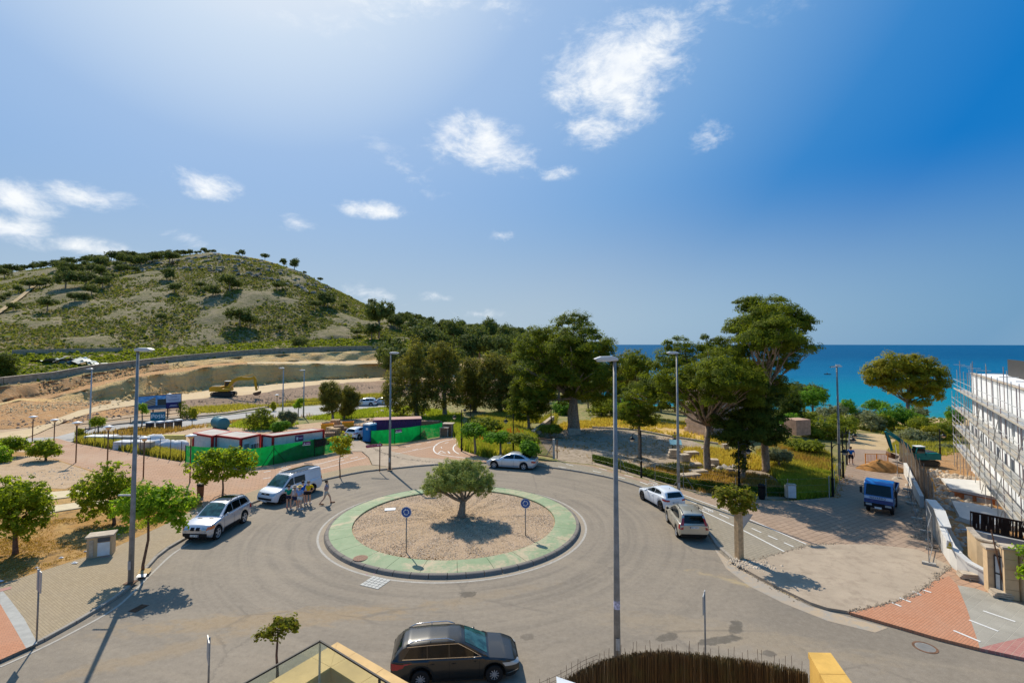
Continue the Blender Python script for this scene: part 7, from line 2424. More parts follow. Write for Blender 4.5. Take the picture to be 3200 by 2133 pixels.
for(bx,by,hh,lb)in((1750,1146,1.15,'black litter bin in front of the short dark hedge'),(460,1141,1.05,'dark brown litter bin beside the planting bed tip')):
 b_=gz(bx,by,PAVE)
 t=thing('litter_bin',lb,'litter bin',b_)
 MB().lathe([(.19,0),(.23,.1),(.25,hh*.78),(.26,hh*.8)],16).build('bin_body',M['black']if bx>1000 else M['rust'],t,True,angle=40)
 MB().lathe([(.27,hh*.86),(.27,hh*.96),(.2,hh)],16).lathe([(.2,hh),(0,hh+.01)],16).build('hood',M['black']if bx>1000 else M['dark_metal'],t,True,angle=40)
 MB().box(0,.24,hh*.5,.05,.04,hh).build('stand',M['dark_metal'],t)
for i,(x,y)in enumerate(((344,986),(367,985),(388,983),(409,980))):
 b_=gt(x,y)
 t=thing('waste_inlet',['dark waste inlet with a white lid, leftmost of four beside the back road','brown waste inlet with a pinkish-white lid, second of four','brown waste inlet with a white lid, third of four','dark waste inlet with a white lid, rightmost of four beside weeds'][i],'waste container',b_,R(-20),'four waste inlets by the back road')
 w_=.72
 MB().box(0,0,.45,w_*.95,w_,.9).build('bin_body',M['dark_metal']if i in(0,3)else M['wood_brown'],t)
 MB().box(0,0,1.0,w_*1.15,w_*1.1,.18).build('lid',M['white'],t)
A=gd(311,942,80)
Bq=gd(416,935,82.5)
At=gd(311,912,80)
Bt=gd(416,904,82.5)
zb0=terrain(A.x,A.y)
bb=thing('billboard','large developer billboard with a building picture standing by the back road','billboard',(A.x,A.y,min(zb0,terrain(Bq.x,Bq.y))))
org=bb.location.copy()
def bil(nm,u0,u1,v0,v1,mat,off,uv=False):
 def P(u,v):
  lo=A.lerp(Bq,u)
  hi=At.lerp(Bt,u)
  return lo.lerp(hi,v)-org
 nrm=(Bq-A).cross(At-A).normalized()
 if nrm.y>0:
  nrm=-nrm
 q=[P(u0,v0)+nrm*off,P(u1,v0)+nrm*off,P(u1,v1)+nrm*off,P(u0,v1)+nrm*off]
 bk=[p-nrm*.05 for p in q]
 o=MB().add(q+bk,[(0,1,2,3),(7,6,5,4),(0,4,5,1),(1,5,6,2),(2,6,7,3),(3,7,4,0)]).build(nm,mat,bb)
 if uv:
  me=o.data
  ul=me.uv_layers.new(name='uv')
  U=[(0,0),(1,0),(1,1),(0,1)]*2
  for lp_ in me.loops:
   ul.data[lp_.index].uv=U[lp_.vertex_index]
 return o
bil('frame',-.012,1.012,-.04,1.04,M['dark_metal'],0)
bil('picture_panel',0,.66,0.04,1,M['billboard'],.06,True)
bil('picture_margin',0,.66,0,.04,M['white'],.06)
bil('text_panel',.665,1,.42,1,simple('billboard_pale',(.42,.47,.6),.5),.06)
bil('navy_panel',.665,1,0,.42,M['navy'],.062)
tx_m=simple('billboard_grey_text',(.2,.24,.36),.6)
for(u0,u1,v)in((.75,.92,.86),(.76,.91,.78),(.70,.97,.62),(.72,.95,.54)):
 bil('text_line',u0,u1,v,v+.035,tx_m,.066)
for(u0,u1,v)in((.76,.90,.2),(.74,.92,.12)):
 bil('text_line',u0,u1,v,v+.03,simple('billboard_pale_text',(.45,.48,.6),.6),.068)
for u in(.03,.36,.68,.97):
 lo=A.lerp(Bq,u)
 gzv=terrain(lo.x,lo.y)
 MB().tube([(lo.x,lo.y+.2,gzv-.1),(lo.x,lo.y+.2,At.lerp(Bt,u).z)],.09,6).build('post',M['rust'],bb,world=True)
q0,q1=gt(345,968),gt(380,966)
gw=thing('graffiti_wall','small wall covered with teal and white graffiti below the billboard','wall',(q0+q1)/2)
dx_=(q1-q0).length
hz_g=pxm(21,q0 .y)
an=math.atan2(q1 .y-q0 .y,q1 .x-q0 .x)
gw.rotation_euler.z=an
def graffiti_mat():
 m,b,p=new_mat('graffiti_paint')
 tcn=b.new('ShaderNodeTexCoord')
 g0_=b.noise(tcn.outputs['Object'],1.1,3,.6,1.5)
 c=b.mix(b.ramp(g0_,.4,.6),(.0,.12,.22),(.0,.26,.26))
 c=b.mix(b.ramp(b.noise(tcn.outputs['Object'],.9,2,.5,.8),.66,.72),c,(.35,.03,.12))
 b.put(p.inputs['Base Color'],c)
 return m
MB().box(0,0,hz_g/2,dx_,.25,hz_g).build('wall_body',graffiti_mat(),gw)
mb=MB()
for ls in([(-.40,-.15),(-.42,.2),(-.30,.28),(-.24,.12),(-.36,.02)],[(-.16,-.1),(-.2,.1),(-.1,.2),(-.02,.08),(-.06,-.1),(-.16,-.1)],[(.14,.2),(.04,.14),(.12,.0),(.16,-.12),(.04,-.16)],[(.22,.24),(.25,-.14)],[(.42,.18),(.33,.16),(.30,-.06),(.38,-.14),(.44,-.02),(.38,.0)]):
 for i in range(len(ls)-1):
  a,c=ls[i],ls[i+1]
  mb.beam((a[0]*dx_,-.135,hz_g*(.5+a[1])),(c[0]*dx_,-.135,hz_g*(.5+c[1])),.02,.14)
mb.build('graffiti_strokes',M['white'],gw)
# ---------------- site compound: cabins ----------------
def cabin(label,base_pts,h,door=None,wins=(),signs=(),group=None):
 """base_pts: four ground corners (world xy): front-left, front-right, back-right, back-left"""
 P=[Vector((*p,.04))for p in base_pts]
 t=thing('site_cabin',label,'site cabin',(P[0].x,P[0].y,.04),0,group)
 o=Vector(t.location)
 L_=[p-o for p in P]
 up=Vector((0,0,h))
 for i in range(4):
  a,b_=L_[i],L_[(i+1)%4]
  d=(b_-a)
  n=max(2,int(d.length/1.2))
  d.normalize()
  nrm=Vector((d.y,-d.x,0))
  for k in range(n):
   u0,u1=k/n,(k+1)/n
   p,q=a.lerp(b_,u0)+d*.008,a.lerp(b_,u1)-d*.008
   th_=-nrm*.06
   MB().add([p,q,q+up,p+up,p+th_,q+th_,q+th_+up,p+th_+up],[(0,1,2,3),(7,6,5,4),(0,4,5,1),(2,6,7,3),(1,5,6,2),(0,3,7,4)]).build('wall_panel',M['cabin_wall'],t)
 for a in L_:
  MB().box(a.x,a.y,h/2,.20,.20,h+.1,math.atan2((L_[1]-L_[0]).y,(L_[1]-L_[0]).x)).build('corner_post',M['red'],t)
 for i in range(4):
  a,b_=L_[i],L_[(i+1)%4]
  MB().beam(a+up,b_+up,.16,.20).build('roof_beam',M['red'],t)
  MB().beam(a+Vector((0,0,.08)),b_+Vector((0,0,.08)),.14,.14).build('floor_beam',M['red'],t)
 z=h+.07
 MB().add([p+Vector((0,0,z))for p in L_]+[sum(L_,Vector())/4+Vector((0,0,z+.1))],[(0,1,4),(1,2,4),(2,3,4),(3,0,4)]).build('roof',M['cabin_roof'],t)
 def face(i,u0,u1,z0,z1,off):
  a,b_=L_[i],L_[(i+1)%4]
  d=(b_-a).normalized()
  nrm=Vector((d.y,-d.x,0))
  p,q=a.lerp(b_,u0)+nrm*off,a.lerp(b_,u1)+nrm*off
  bk=-nrm*.03
  vs=[p+Vector((0,0,z0)),q+Vector((0,0,z0)),q+Vector((0,0,z1)),p+Vector((0,0,z1))]
  return MB().add(vs+[v+bk for v in vs],[(0,1,2,3),(7,6,5,4),(0,4,5,1),(1,5,6,2),(2,6,7,3),(3,7,4,0)])
 for(i,u0,u1,z0,z1)in wins:
  w_=face(i,u0,u1,z0,z1,.045).build('window',M['building_glass'],t)
  fr=face(i,u0-.01,u1+.01,z0-.08,z1+.08,.035).build('window_frame',M['white'],w_)
  n=5
  for k in range(n):
   uu=u0+(u1-u0)*(k+.5)/n
   face(i,uu-.004,uu+.004,z0,z1,.075).build('bar',M['white'],w_)
 for(i,u0,u1,z0,z1)in signs:
  s_=face(i,u0,u1,z0,z1,.085).build('company_sign',M['purple'],t)
  uu=(u1-u0)
  a,b_=L_[i],L_[(i+1)%4]
  face(i,u0+uu*.12,u0+uu*.36,z0+(z1-z0)*.25,z0+(z1-z0)*.75,.095).build('emblem',M['white'],s_)
  face(i,u0+uu*.45,u0+uu*.9,z0+(z1-z0)*.35,z0+(z1-z0)*.6,.095).build('lettering',simple('mauve_lettering',(.5,.35,.5),.6),s_)
 if door:
  (i,u0,u1)=door
  face(i,u0,u1,.1,2.1,.05).build('door',M['white'],t)
 return t
def rect(a,b_,depth):
 """front-left, front-right ground points, extruded away to the back"""
 a,b_=Vector(a[:2]),Vector(b_[:2])
 d=(b_-a).normalized()
 n=Vector((-d.y,d.x))
 return[tuple(a),tuple(b_),tuple(b_+n*depth),tuple(a+n*depth)]
HC=2.55
def roof_pt(px,py,h=HC+.1):
 return gz(px,py,h)
def cab_px(L_,F_,R_):
 l,f,r_=roof_pt(*L_),roof_pt(*F_),roof_pt(*R_)
 bk=l+r_-f
 return[(f.x,f.y),(r_.x,r_.y),(bk.x,bk.y),(l.x,l.y)]
CG='white site cabins with red frames'
cabin('long white site cabin with red frame and purple signs, nearest the pallets',cab_px((603,998),(627,1001),(743,986.5)),HC,(0,.43,.53),((0,.07,.21,.7,1.6),(0,.78,.90,.9,1.7)),((0,.42,.58,1.75,2.35),(0,.46,.51,.9,1.35),(3,.3,.7,.9,1.5)),CG)
cabin('square white site cabin with a flat dusty roof, middle of the three',cab_px((497,999),(553.5,1006),(597.5,996.5)),HC,None,((0,.50,.92,.6,1.75),(0,.17,.42,1.45,1.95)),(),CG)
cabin('white site cabin at the far left of the three, partly behind the middle one',cab_px((445,994),(488,1001),(531,991)),HC,None,(),(),CG)
K0,K1=gz(858,966,2.4),gz(968,962.5,2.4)
R4=rect(K0,K1,2.4)
ct=thing('shipping_container','purple corrugated shipping container with a dusty pink roof','container',(R4[0][0],R4[0][1],.05))
o_=Vector(ct.location)
for i in range(4):
 a,b_=Vector((*R4[i],.05))-o_,Vector((*R4[(i+1)%4],.05))-o_
 d=(b_-a)
 n=max(8,int(d.length/.28))
 d.normalize()
 nrm=Vector((d.y,-d.x,0))
 mb=MB()
 ln_=(b_-a).length
 for k in range(n):
  s0=ln_*k/n
  st_=ln_/n
  offs=[(s0,0),(s0+st_*.25,0),(s0+st_*.4,-.06),(s0+st_*.85,-.06),(s0+st_,0)]
  for j in range(4):
   p,q=a+d*offs[j][0]+nrm*offs[j][1],a+d*offs[j+1][0]+nrm*offs[j+1][1]
   mb.quad(p,q,q+Vector((0,0,2.4)),p+Vector((0,0,2.4)))
 mb.build('side_wall',M['purple'],ct)
 MB().beam(a+Vector((0,0,2.36)),b_+Vector((0,0,2.36)),.1,.12).build('top_rail',M['purple'],ct)
MB().add([Vector((*p,2.43))-Vector((o_.x,o_.y,0))for p in R4],[(0,1,2,3)]).build('roof',simple('dusty_pink_roof',(.42,.25,.2),.8,var=.15,scale=1),ct)
b_=gt(846,1016)
pt=thing('portable_toilet','blue portable toilet with a pale domed roof beside the green netting','portable toilet',(b_.x,b_.y+.5,.05),R(-25))
MB().box(0,0,1.05,1.15,1.15,2.0).build('cabin',M['blue'],pt)
MB().prism([(-.62,2.05),(.62,2.05),(.5,2.22),(-.5,2.22)],-.62,.62,'Y').build('roof',M['white'],pt)
MB().box(.0,-.585,1.02,.82,.03,1.8).build('door',simple('blue_door',(.0,.15,.38),.5),pt)
MB().box(.1,-.605,1.62,.3,.01,.26).build('notice',M['white'],pt)
MB().box(-.585,-.1,1.62,.01,.3,.26).build('notice',M['white'],pt)
MB().box(0,0,.03,1.3,1.3,.12).build('skid',M['dark_metal'],pt)
MB().tube([(.3,.3,2.2),(.3,.3,2.5)],.05,8).build('vent_pipe',M['dark_metal'],pt)
b_=gt(505,985)
tk=thing('water_tank','horizontal teal ribbed tank lying behind the cabins','tank',(b_.x,b_.y,0),R(-42))
tk.scale=(.8,.8,.8)
mb=MB()
pr=[]
for k in range(33):
 x=-1.7+3.4*k/32
 pr.append((1.0+(.05 if k%6 in(2,3)else 0),x))
pr=[(0,-1.95),(.55,-1.9),(.85,-1.8)]+pr+[(.85,1.8),(.55,1.9),(0,1.95)]
mb.lathe(pr,28,'X',(0,0,1.1))
mb.build('barrel',M['tank_teal'],tk,True)
MB().lathe([(.3,2.08),(.3,2.25),(0,2.26)],14,'Z',(-1.0,0,0)).build('hatch',M['tank_teal'],tk)
for x in(-1.2,1.2):
 MB().box(x,0,.12,.25,1.5,.24).build('cradle',M['dark_metal'],tk)
 # ---------------- fences ----------------
def netting_fence(label,line_px,tops_px,z=PAVE,mat='green_net',braces=(),segs=1,dark=()):
 G=[gt(p[0],p[1],z)for p in line_px]
 H=[gd(line_px[i][0],tops_px[i],G[i].y).z for i in range(len(G))]
 t=thing('netting_fence',label,'fence',(G[0].x,G[0].y,z))
 o=Vector(t.location)
 r=random.Random(int(line_px[0][0]))
 for i in range(len(G)-1):
  n=max(1,int((G[i+1]-G[i]).length/2.6))
  for k in range(n):
   p0=G[i].lerp(G[i+1],k/n)-o
   p1=G[i].lerp(G[i+1],(k+1)/n)-o
   h0=H[i]+(H[i+1]-H[i])*k/n-z
   h1=H[i]+(H[i+1]-H[i])*(k+1)/n-z
   m=8
   mb=MB()
   nv=4
   vs=[]
   nd=Vector((-(p1-p0).y,(p1-p0).x,0)).normalized()
   for j in range(m+1):
    u=j/m
    p=p0 .lerp(p1,u)
    hh=h0+(h1-h0)*u
    sag=.05*math.sin(math.pi*u)
    for v in range(nv+1):
     w_=v/nv
     bl=(math.sin(u*math.pi)*math.sin(w_*math.pi)*.12+r.uniform(-.012,.012))if 0<j<m else 0
     vs.append(p+Vector((0,0,.03+(hh-.03-sag)*w_))+nd*bl)
   fs=[]
   for j in range(m):
    for v in range(nv):
     a=j*(nv+1)+v
     fs.append((a,a+nv+1,a+nv+2,a+1))
   mb.add(vs,fs)
   mb.build('net_panel',M[mat if(i,k)not in dark else 'black_net'],t,True)
   MB().tube([p0+Vector((0,0,0))-nd*.03,p0+Vector((0,0,h0+.06))-nd*.03],.035,6).build('post',M['black_iron'],t)
   if(i,k)in braces:
    for sg in(-1,1):
     d=(p1-p0).normalized()
     MB().tube([p0-nd*.05+Vector((0,0,h0*.85)),p0+d*(sg*1.3)-nd*.10],.025,5).build('brace',M['black_iron'],t)
 MB().tube([G[-1]-o,G[-1]-o+Vector((0,0,H[-1]-z+.06))],.035,6).build('post',M['black_iron'],t)
 return t
netting_fence('long green netting fence in front of the white cabins',[(426,1062),(500,1067),(566,1073),(628,1067),(722,1047),(778,1037),(804,1035)],[1023,1027,1031,1022,1008,1000,999],braces=((2,1),(3,0)))
netting_fence('green netting fence around the purple container',[(852,1020),(906,1019),(965,1010),(1016,1002)],[989,984,977,970],PAVE-.05)
P0,P1=gd(722,1010,gt(722,1047,PAVE).y-.12),gd(757,1004,gt(762,1040,PAVE).y-.12)
P2,P3=gd(757,1020,P1 .y),gd(722,1028,P0 .y)
o=MB().add([P3,P2,P1,P0],[(0,1,2,3)]).build('net_patch',M['black_net'])
tag(o,'dark camouflage cloth hung over the long green netting fence','cloth')
for(x0,x1,y0,y1,D,lb)in((695,713,1014,1024,None,'purple company sign tied to the long green netting fence'),(908,923,986,995,None,'small purple company sign on the container netting')):
 Dq=gt((x0+x1)/2,1055 if x0<800 else 1019,PAVE).y-.25
 p=[gd(x0,y1-1,Dq),gd(x1,y1-3,Dq),gd(x1,y0-2,Dq),gd(x0,y0,Dq)]
 t=thing('company_sign',lb,'sign',p[0])
 MB().add([q-p[0]for q in p]+[q-p[0]+Vector((0,.03,0))for q in p],[(0,1,2,3),(7,6,5,4),(0,4,5,1),(1,5,6,2),(2,6,7,3),(3,7,4,0)]).build('board',M['purple'],t)
 a,c=p[0].lerp(p[3],.35)-p[0],p[1].lerp(p[2],.35)-p[0]
 off=Vector((0,-.02,0))
 w_,e_=(c-a),(p[3]-p[0])*.35
 MB().add([a+w_*.1+off,a+w_*.38+off,a+w_*.24+e_+off],[(0,1,2)]).build('emblem',M['white'],t)
 MB().add([a+w_*.45+off,a+w_*.92+off,a+w_*.92+e_*.7+off,a+w_*.45+e_*.7+off],[(0,1,2,3)]).build('lettering',simple('mauve_print',(.5,.35,.5),.6),t)
 MB().add([off,p[1]-p[0]+off,(p[1]-p[0])+e_*.5+off,e_*.5+off],[(0,1,2,3)]).build('white_strip',M['white'],t)
def wire_fence(label,line_px,h,z=PAVE,step=2.2,post='galv_dark',braces=(),mesh=True,world=None,pr=.028,group=None):
 G=[gt(p[0],p[1],z)for p in line_px]if world is None else world
 t=thing('wire_fence',label,'fence',(G[0].x,G[0].y,G[0].z),0,group)
 o=Vector(t.location)
 for i in range(len(G)-1):
  n=max(1,round((G[i+1]-G[i]).length/step))
  for k in range(n):
   p0=G[i].lerp(G[i+1],k/n)-o
   p1=G[i].lerp(G[i+1],(k+1)/n)-o
   MB().tube([p0-Vector((0,0,.1)),p0+Vector((0,0,h))],pr,6).build('post',M[post],t)
   if mesh:
    up=Vector((0,0,h-.06))
    lo=Vector((0,0,.05))
    MB().add([p0+lo,p1+lo,p1+up,p0+up],[(0,1,2,3)]).build('mesh_panel',M['wire'],t)
   for fz_ in((.97,)if mesh else(.97,.66,.35)):
    MB().tube([p0+Vector((0,0,h*fz_)),p1+Vector((0,0,h*fz_))],.005,3).build('wire',M[post],t)
   if(i,k)in braces:
    d=(p1-p0).normalized()
    for sg in(-1,1):
     MB().tube([p0+Vector((0,0,h*.8)),p0+d*sg*.9],.02,5).build('brace',M[post],t)
 MB().tube([G[-1]-o-Vector((0,0,.1)),G[-1]-o+Vector((0,0,h))],pr,6).build('post',M[post],t)
 return t
wire_fence('wire fence with dark posts and weeds along the red promenade',[(174,1016),(240,1026),(300,1036),(416,1059)],2.0,PAVE,2.0,'black_iron',mesh=False)
wire_fence('galvanised garden fence along the hedge and cycle lane',[(1360,1066),(1425,1083),(1505,1106),(1570,1122),(1690,1142),(1760,1147),(1810,1148),(1905,1144)],1.6,PAVE,4.2,'galv_dark',braces=((1,0),(3,0),(4,1)),mesh=False,pr=.022)
wire_fence('garden fence running down the promenade past the lantern posts',[(1905,1144),(1928,1108),(1943,1075),(1950,1045),(1952,1015)],1.7,PAVE,3.0,'galv')
wire_fence('thin fence with posts behind the poppy field',[(1062,1030),(1090,1012),(1150,1004),(1220,1000)],1.6,0,3.2,'rust',mesh=False)
for(lb,ln_px,hh)in(('dark guard rail along the near side of the back road',[(270,1003),(395,985),(441,977),(565,961),(617,957)],.95),('guard rail on the far side of the back road',[(617,937),(741,930),(830,925),(900,921)],.95),('guard rail beside the ramp road on the left',[(175,991),(235,982),(300,972),(441,958)],.9)):
 G=[gt(*p)for p in ln_px]
 t=thing('guard_rail',lb,'guard rail',G[0])
 o=Vector(t.location)
 for i in range(len(G)-1):
  n=max(1,round((G[i+1]-G[i]).length/4))
  for k in range(n):
   p=G[i].lerp(G[i+1],k/n)-o
   MB().tube([p,p+Vector((0,0,hh))],.05,5).build('post',M['dark_metal'],t)
  MB().tube([G[i]-o+Vector((0,0,hh)),G[i+1]-o+Vector((0,0,hh))],.055,5).build('rail',M['dark_metal'],t)
G0,G1=gz(1213,1044,PAVE),gz(1272,1053,PAVE)
ig=thing('iron_gate','rusty barred sliding gate behind the silver saloon','gate',G0)
d=(G1-G0)
hg=1.9
MB().beam(Vector((0,0,hg)),d+Vector((0,0,hg)),.07,.09).build('top_rail',M['rust'],ig)
MB().beam(Vector((0,0,.15)),d+Vector((0,0,.15)),.07,.09).build('bottom_rail',M['rust'],ig)
nb=30
bar_me=MB().box(0,0,hg/2+.05,.035,.035,hg-.15).mesh('bar',M['rust'])
for k in range(nb+1):
 o_=mesh_obj('bar',bar_me,ig)
 o_.location=d*(k/nb)
MB().box(d.x,d.y,1.0,.22,.22,2.05).build('gate_post',M['galv'],ig)
MB().tube([d*.72+Vector((0,-.1,.2)),d*.97+Vector((0,-.1,1.5))],.04,6).build('brace',M['galv'],ig)
MB().box(d.x+.35,d.y+.08,.95,.1,.1,1.9).build('gate_post',M['rust'],ig)
for i,(x,y,w_,h_,rz)in enumerate(((350,1040,2.6,1.15,.2),(372,1042,2.4,1.1,-.1),(396,1041,2.0,1.05,.1),(340,1031,2.2,1.3,.0))):
 b_=gt(x+0,y-2)
 mb=MB()
 r=random.Random(i)
 N_=8
 vs,fs=[],[]
 for a in range(N_):
  for c in range(5):
   th_=2*math.pi*a/N_
   zz=[0,.35,.75,1.0,1.02][c]
   rr2=[1.0,1.08,1.0,.7,.0][c]
   vs.append((math.cos(th_)*w_/2*rr2*r.uniform(.9,1.1),math.sin(th_)*.7*rr2*r.uniform(.9,1.1),zz*h_*r.uniform(.95,1.05)))
 for a in range(N_):
  for c in range(4):
   p=a*5+c
   q=((a+1)%N_)*5+c
   fs.append((p,q,q+1,p+1))
 o=mb.add(vs,fs).build('bulk_bag',M['cloth_white'],None,True)
 o.location=(b_.x,b_.y+1.2,b_.z)
 o.rotation_euler.z=rz
 tag(o,['lumpy white sack pile right behind the fence, left of the stone post','white sack beside the first sack pile','white sack nearest the yellow board','tall white tarpaulin heap behind the sacks'][i],'sack','white sacks behind the promenade fence')
for i,(x,y,dims,mt,lb)in enumerate(((314,1047,(1.4,.8,1.25),'stone','grey stone block standing just right of the tall left lamp post'),(300,1036,(5.2,1.6,.9),'cloth_white','long low heap of white wrapped blocks'),(268,1024,(4.0,1.2,.9),'block_grey','row of pale concrete blocks behind the fence'),(210,1020,(3.4,1.4,.8),'white','low white stack near the fence corner'),(362,1022,(4.5,.8,.9),'yellow_leaf','x'),)):
 b_=gt(x,y)
 if lb=='x':
  o=MB().box(0,0,.5,dims[0],.5,dims[2]).build('timber_stack',simple('faded_yellow_board',(.52,.44,.14),.8),None)
  lb='faded yellow board stack behind the white sacks'
  cat_='boards'
 else:
  mb=MB()
  r=random.Random(i)
  nx=max(1,int(dims[0]/.9))
  for a in range(nx):
   for c in range(2 if dims[2]>.7 else 1):
    mb.box(-dims[0]/2+dims[0]*(a+.5)/nx,r.uniform(-.05,.05),dims[2]/2*(.5+c)*1.0,dims[0]/nx*.94,dims[1]*r.uniform(.85,1),dims[2]/2*.96,r.uniform(-.05,.05))
  o=mb.build('block_stack',M[mt],None)
  cat_='blocks'
 o.location=(b_.x,b_.y+1.5,b_.z)
 tag(o,lb,cat_)
def pallet(label,loc,rz,tiers=1,mat='wood_pale',load=None):
 t=thing('pallet',label,'pallet',loc,rz)
 for k in range(tiers):
  z=k*.16
  for y in(-.45,0,.45):
   MB().box(0,y,z+.05,1.2,.1,.1).build('bearer',M[mat],t)
  for i in range(6):
   MB().box(-.52+i*.208,0,z+.115,.15,1.0,.025).build('slat',M[mat],t)
 return t
pl_spots=[(758,1004,4,.3),(768,1000,6,-.2),(778,996,7,.5),(770,984,8,.1),(786,990,3,.8),(762,994,5,-.4)]
lbs=['low stack of pallets at the corner of the long cabin','pallet stack in front of the timber heap','tall pallet stack left of the parked white car','highest pallet stack at the back of the heap','loose pallets beside the parked white car','tilted pallets behind the cabin corner']
for i,(x,y,n,rz)in enumerate(pl_spots):
 b_=gt(x,y)
 pallet(lbs[i],(b_.x,b_.y,b_.z+.03),rz,n,'wood_pale' if i%2 else 'wood_brown')
for i,(x,y,lb)in enumerate(((799,985,'orange plastic crate on the timber heap near the white car'),(752,990,'orange crate beside the long cabin end'))):
 b_=gt(x,y)
 mb=MB().box(0,0,.08,1.6,1.1,.1)
 for sx in(-1,1):
  mb.box(sx*.78,0,.55,.06,1.1,.95)
  mb.box(0,sx*.53,.55,1.6,.06,.95)
 o=mb.build('orange_crate',simple('orange_plastic',(.75,.34,.02),.6,dirt=.2),None)
 o.location=b_
 o.rotation_euler.z=.3
 tag(o,lb,'crate')
lumps('timber_rubble',[(742,998),(760,985),(800,990),(850,972),(880,962)],200,.15,.45,1.2,.1,M['wood_brown'],31)
lumps('pale_rubble',[(860,950),(900,948),(940,950),(960,956)],160,.2,.7,1.0,.0,M['stone'],32)
lumps('cutting_rubble',[(0,945),(60,940),(130,930),(200,925),(250,925)],420,.08,.32,2.6,.05,simple('ochre_rubble',(.55,.38,.2),.95,var=.3,scale=1),34)
lumps('cutting_rubble',[(20,965),(100,975),(200,960),(300,940),(430,925)],320,.08,.3,2.2,.05,M['wood_brown'],35)
lumps('cutting_rubble',[(430,940),(520,925),(600,918),(740,898),(860,886)],420,.08,.35,2.5,.05,simple('brown_clods',(.30,.21,.14),.95,var=.3,scale=1),36)
lumps('cutting_rubble',[(265,921),(370,907),(475,895),(600,883),(741,872),(860,867)],420,.15,.55,.8,.05,M['cliff'],37)
lumps('cutting_rubble',[(60,900),(125,893),(215,872),(310,852),(425,838)],420,.1,.4,1.6,.05,M['cliff'],38)
lumps('bare_patch_stones',[(20,1100),(80,1090),(140,1080),(180,1100)],260,.03,.12,1.0,PAVE,M['stone'],39)
lumps('brick_rubble',[(545,970),(575,968),(600,972)],90,.2,.5,.7,.0,simple('broken_brick',(.3,.13,.07),.9),33)
for i,(x,y,lb)in enumerate(((1022,1003,'weathered wooden crate at the end of the container netting'),(1030,1001,'taller grey wooden hutch beside the weathered crate'))):
 b_=gt(x,y)
 t=thing('wooden_hutch',lb,'wooden crate',b_,R(-8))
 w_,h_=(1.0,1.2)if i==0 else(1.2,1.6)
 for k in range(5):
  MB().box(0,-.5,h_*(k+.5)/5,w_,.04,h_/5*.8).build('board',M['wood_brown'],t)
 MB().box(0,0,h_/2,w_*.94,.9,h_*.98).build('core',M['dark_opening'],t)
 for sx in(-1,1):
  MB().box(sx*w_/2,-.5,h_/2,.1,.1,h_+.1).build('post',M['stone'],t)
 MB().box(0,0,h_+.05,w_*1.2,1.25,.07).build('lid',M['stone'],t)
b_=gt(984,978)
t=thing('timber_stack','bundle of sawn planks lying behind the green netting','timber',b_,R(-6))
for k in range(5):
 for j in range(3):
  MB().box(0,-.6+j*.4,.1+k*.16,3.4+.1*(k%2),.34,.13).build('plank',M['wood_brown'],t)
  # ---------------- stones of the garden ----------------
def stone_block(label,x,y,L_,D_,H_,rz,steps=1,name='stone_block',mat='stone',z=0.0,group=None):
 b_=gt(x,y)
 t=None
 mb=MB()
 r=random.Random(int(x*7+y))
 for k in range(steps):
  f=1-k*.14
  hh=H_/steps
  mb.box(0,0,hh*(k+.5),L_*f,D_*f,hh*.97,r.uniform(-.03,.03))
 o=mb.build(name,M[mat],None)
 m_=o.modifiers.new('bevel','BEVEL')
 m_.width=.04
 m_.segments=2
 o.location=(b_.x,b_.y,b_.z+z)
 o.rotation_euler.z=rz
 tag(o,label,'stone block',group or 'cut stones laid out in the garden')
 return o
stone_block('large stepped cut stone behind the hedge below the info board',1550,1050,1.5,.9,.85,R(-6),3)
stone_block('round column drum beside the stepped stone',1571,1059,1.0,.8,.75,R(20),1)
stone_block('flat pale slab behind the column drum',1588,1047,1.4,.9,.5,R(10),1)
stone_block('flat square slab in front of the pale trunk',1599,1071,1.0,.8,.35,R(4),1)
stone_block('cubic stone right of the pale trunk',1639,1068,.9,.8,.62,R(-8),1)
stone_block('small stone at the foot of the pale trunk',1634,1074,.6,.4,.3,R(14),1)
stone_block('upright grey stone in the golden grass',1666,1034,.6,.6,.75,R(3),1)
stone_block('upright stone left of the pale trunk in the golden grass',1617,1036,.5,.5,.5,R(3),1)
stone_block('long slab tilted at the hedge, nearer one',1584,1096,1.9,.9,.35,R(16),1)
stone_block('long slab at the hedge, farther one',1604,1087,1.5,.9,.35,R(10),1)
stone_block('small bright loose stone right of the boulders',1679,1084,.75,.45,.35,R(-22),1)
stone_block('pale cut block at the foot of the great trunk, left one',1313,998,.95,.8,.8,R(0),1)
stone_block('pale cut block at the foot of the great trunk, right one',1326,997,.8,.8,.7,R(0),1)
for i,(x,y,s_)in enumerate(((1654,1077,.55),(1664,1075,.5),(1676,1074,.6),(1688,1073,.5))):
 o=lumps('boulder',[(x,y),(x+.3,y)],1,s_,s_*1.1,.01,0,simple('grey_boulder',(.34,.31,.27),.9,var=.3,scale=3),40+i)
 del o['kind']
 tag(o,['grey boulder nearest the pale trunk','dark boulder second from the pale trunk','rounded boulder third from the pale trunk','boulder farthest right of the row'][i],'boulder','row of boulders by the pale trunk')
b_=gt(1552,1036)
t=thing('info_board','tilted pale blue information board in the garden behind the lamp post','information board',b_,R(-8))
MB().box(-.35,0,.45,.06,.06,.9).build('leg',M['dark_metal'],t)
MB().box(.35,0,.45,.06,.06,.9).build('leg',M['dark_metal'],t)
MB().box(0,0,1.0,1.3,.75,.04,0,Matrix.Rotation(R(35),3,'X')).build('panel',simple('pale_blue_panel',(.30,.55,.60),.5),t)
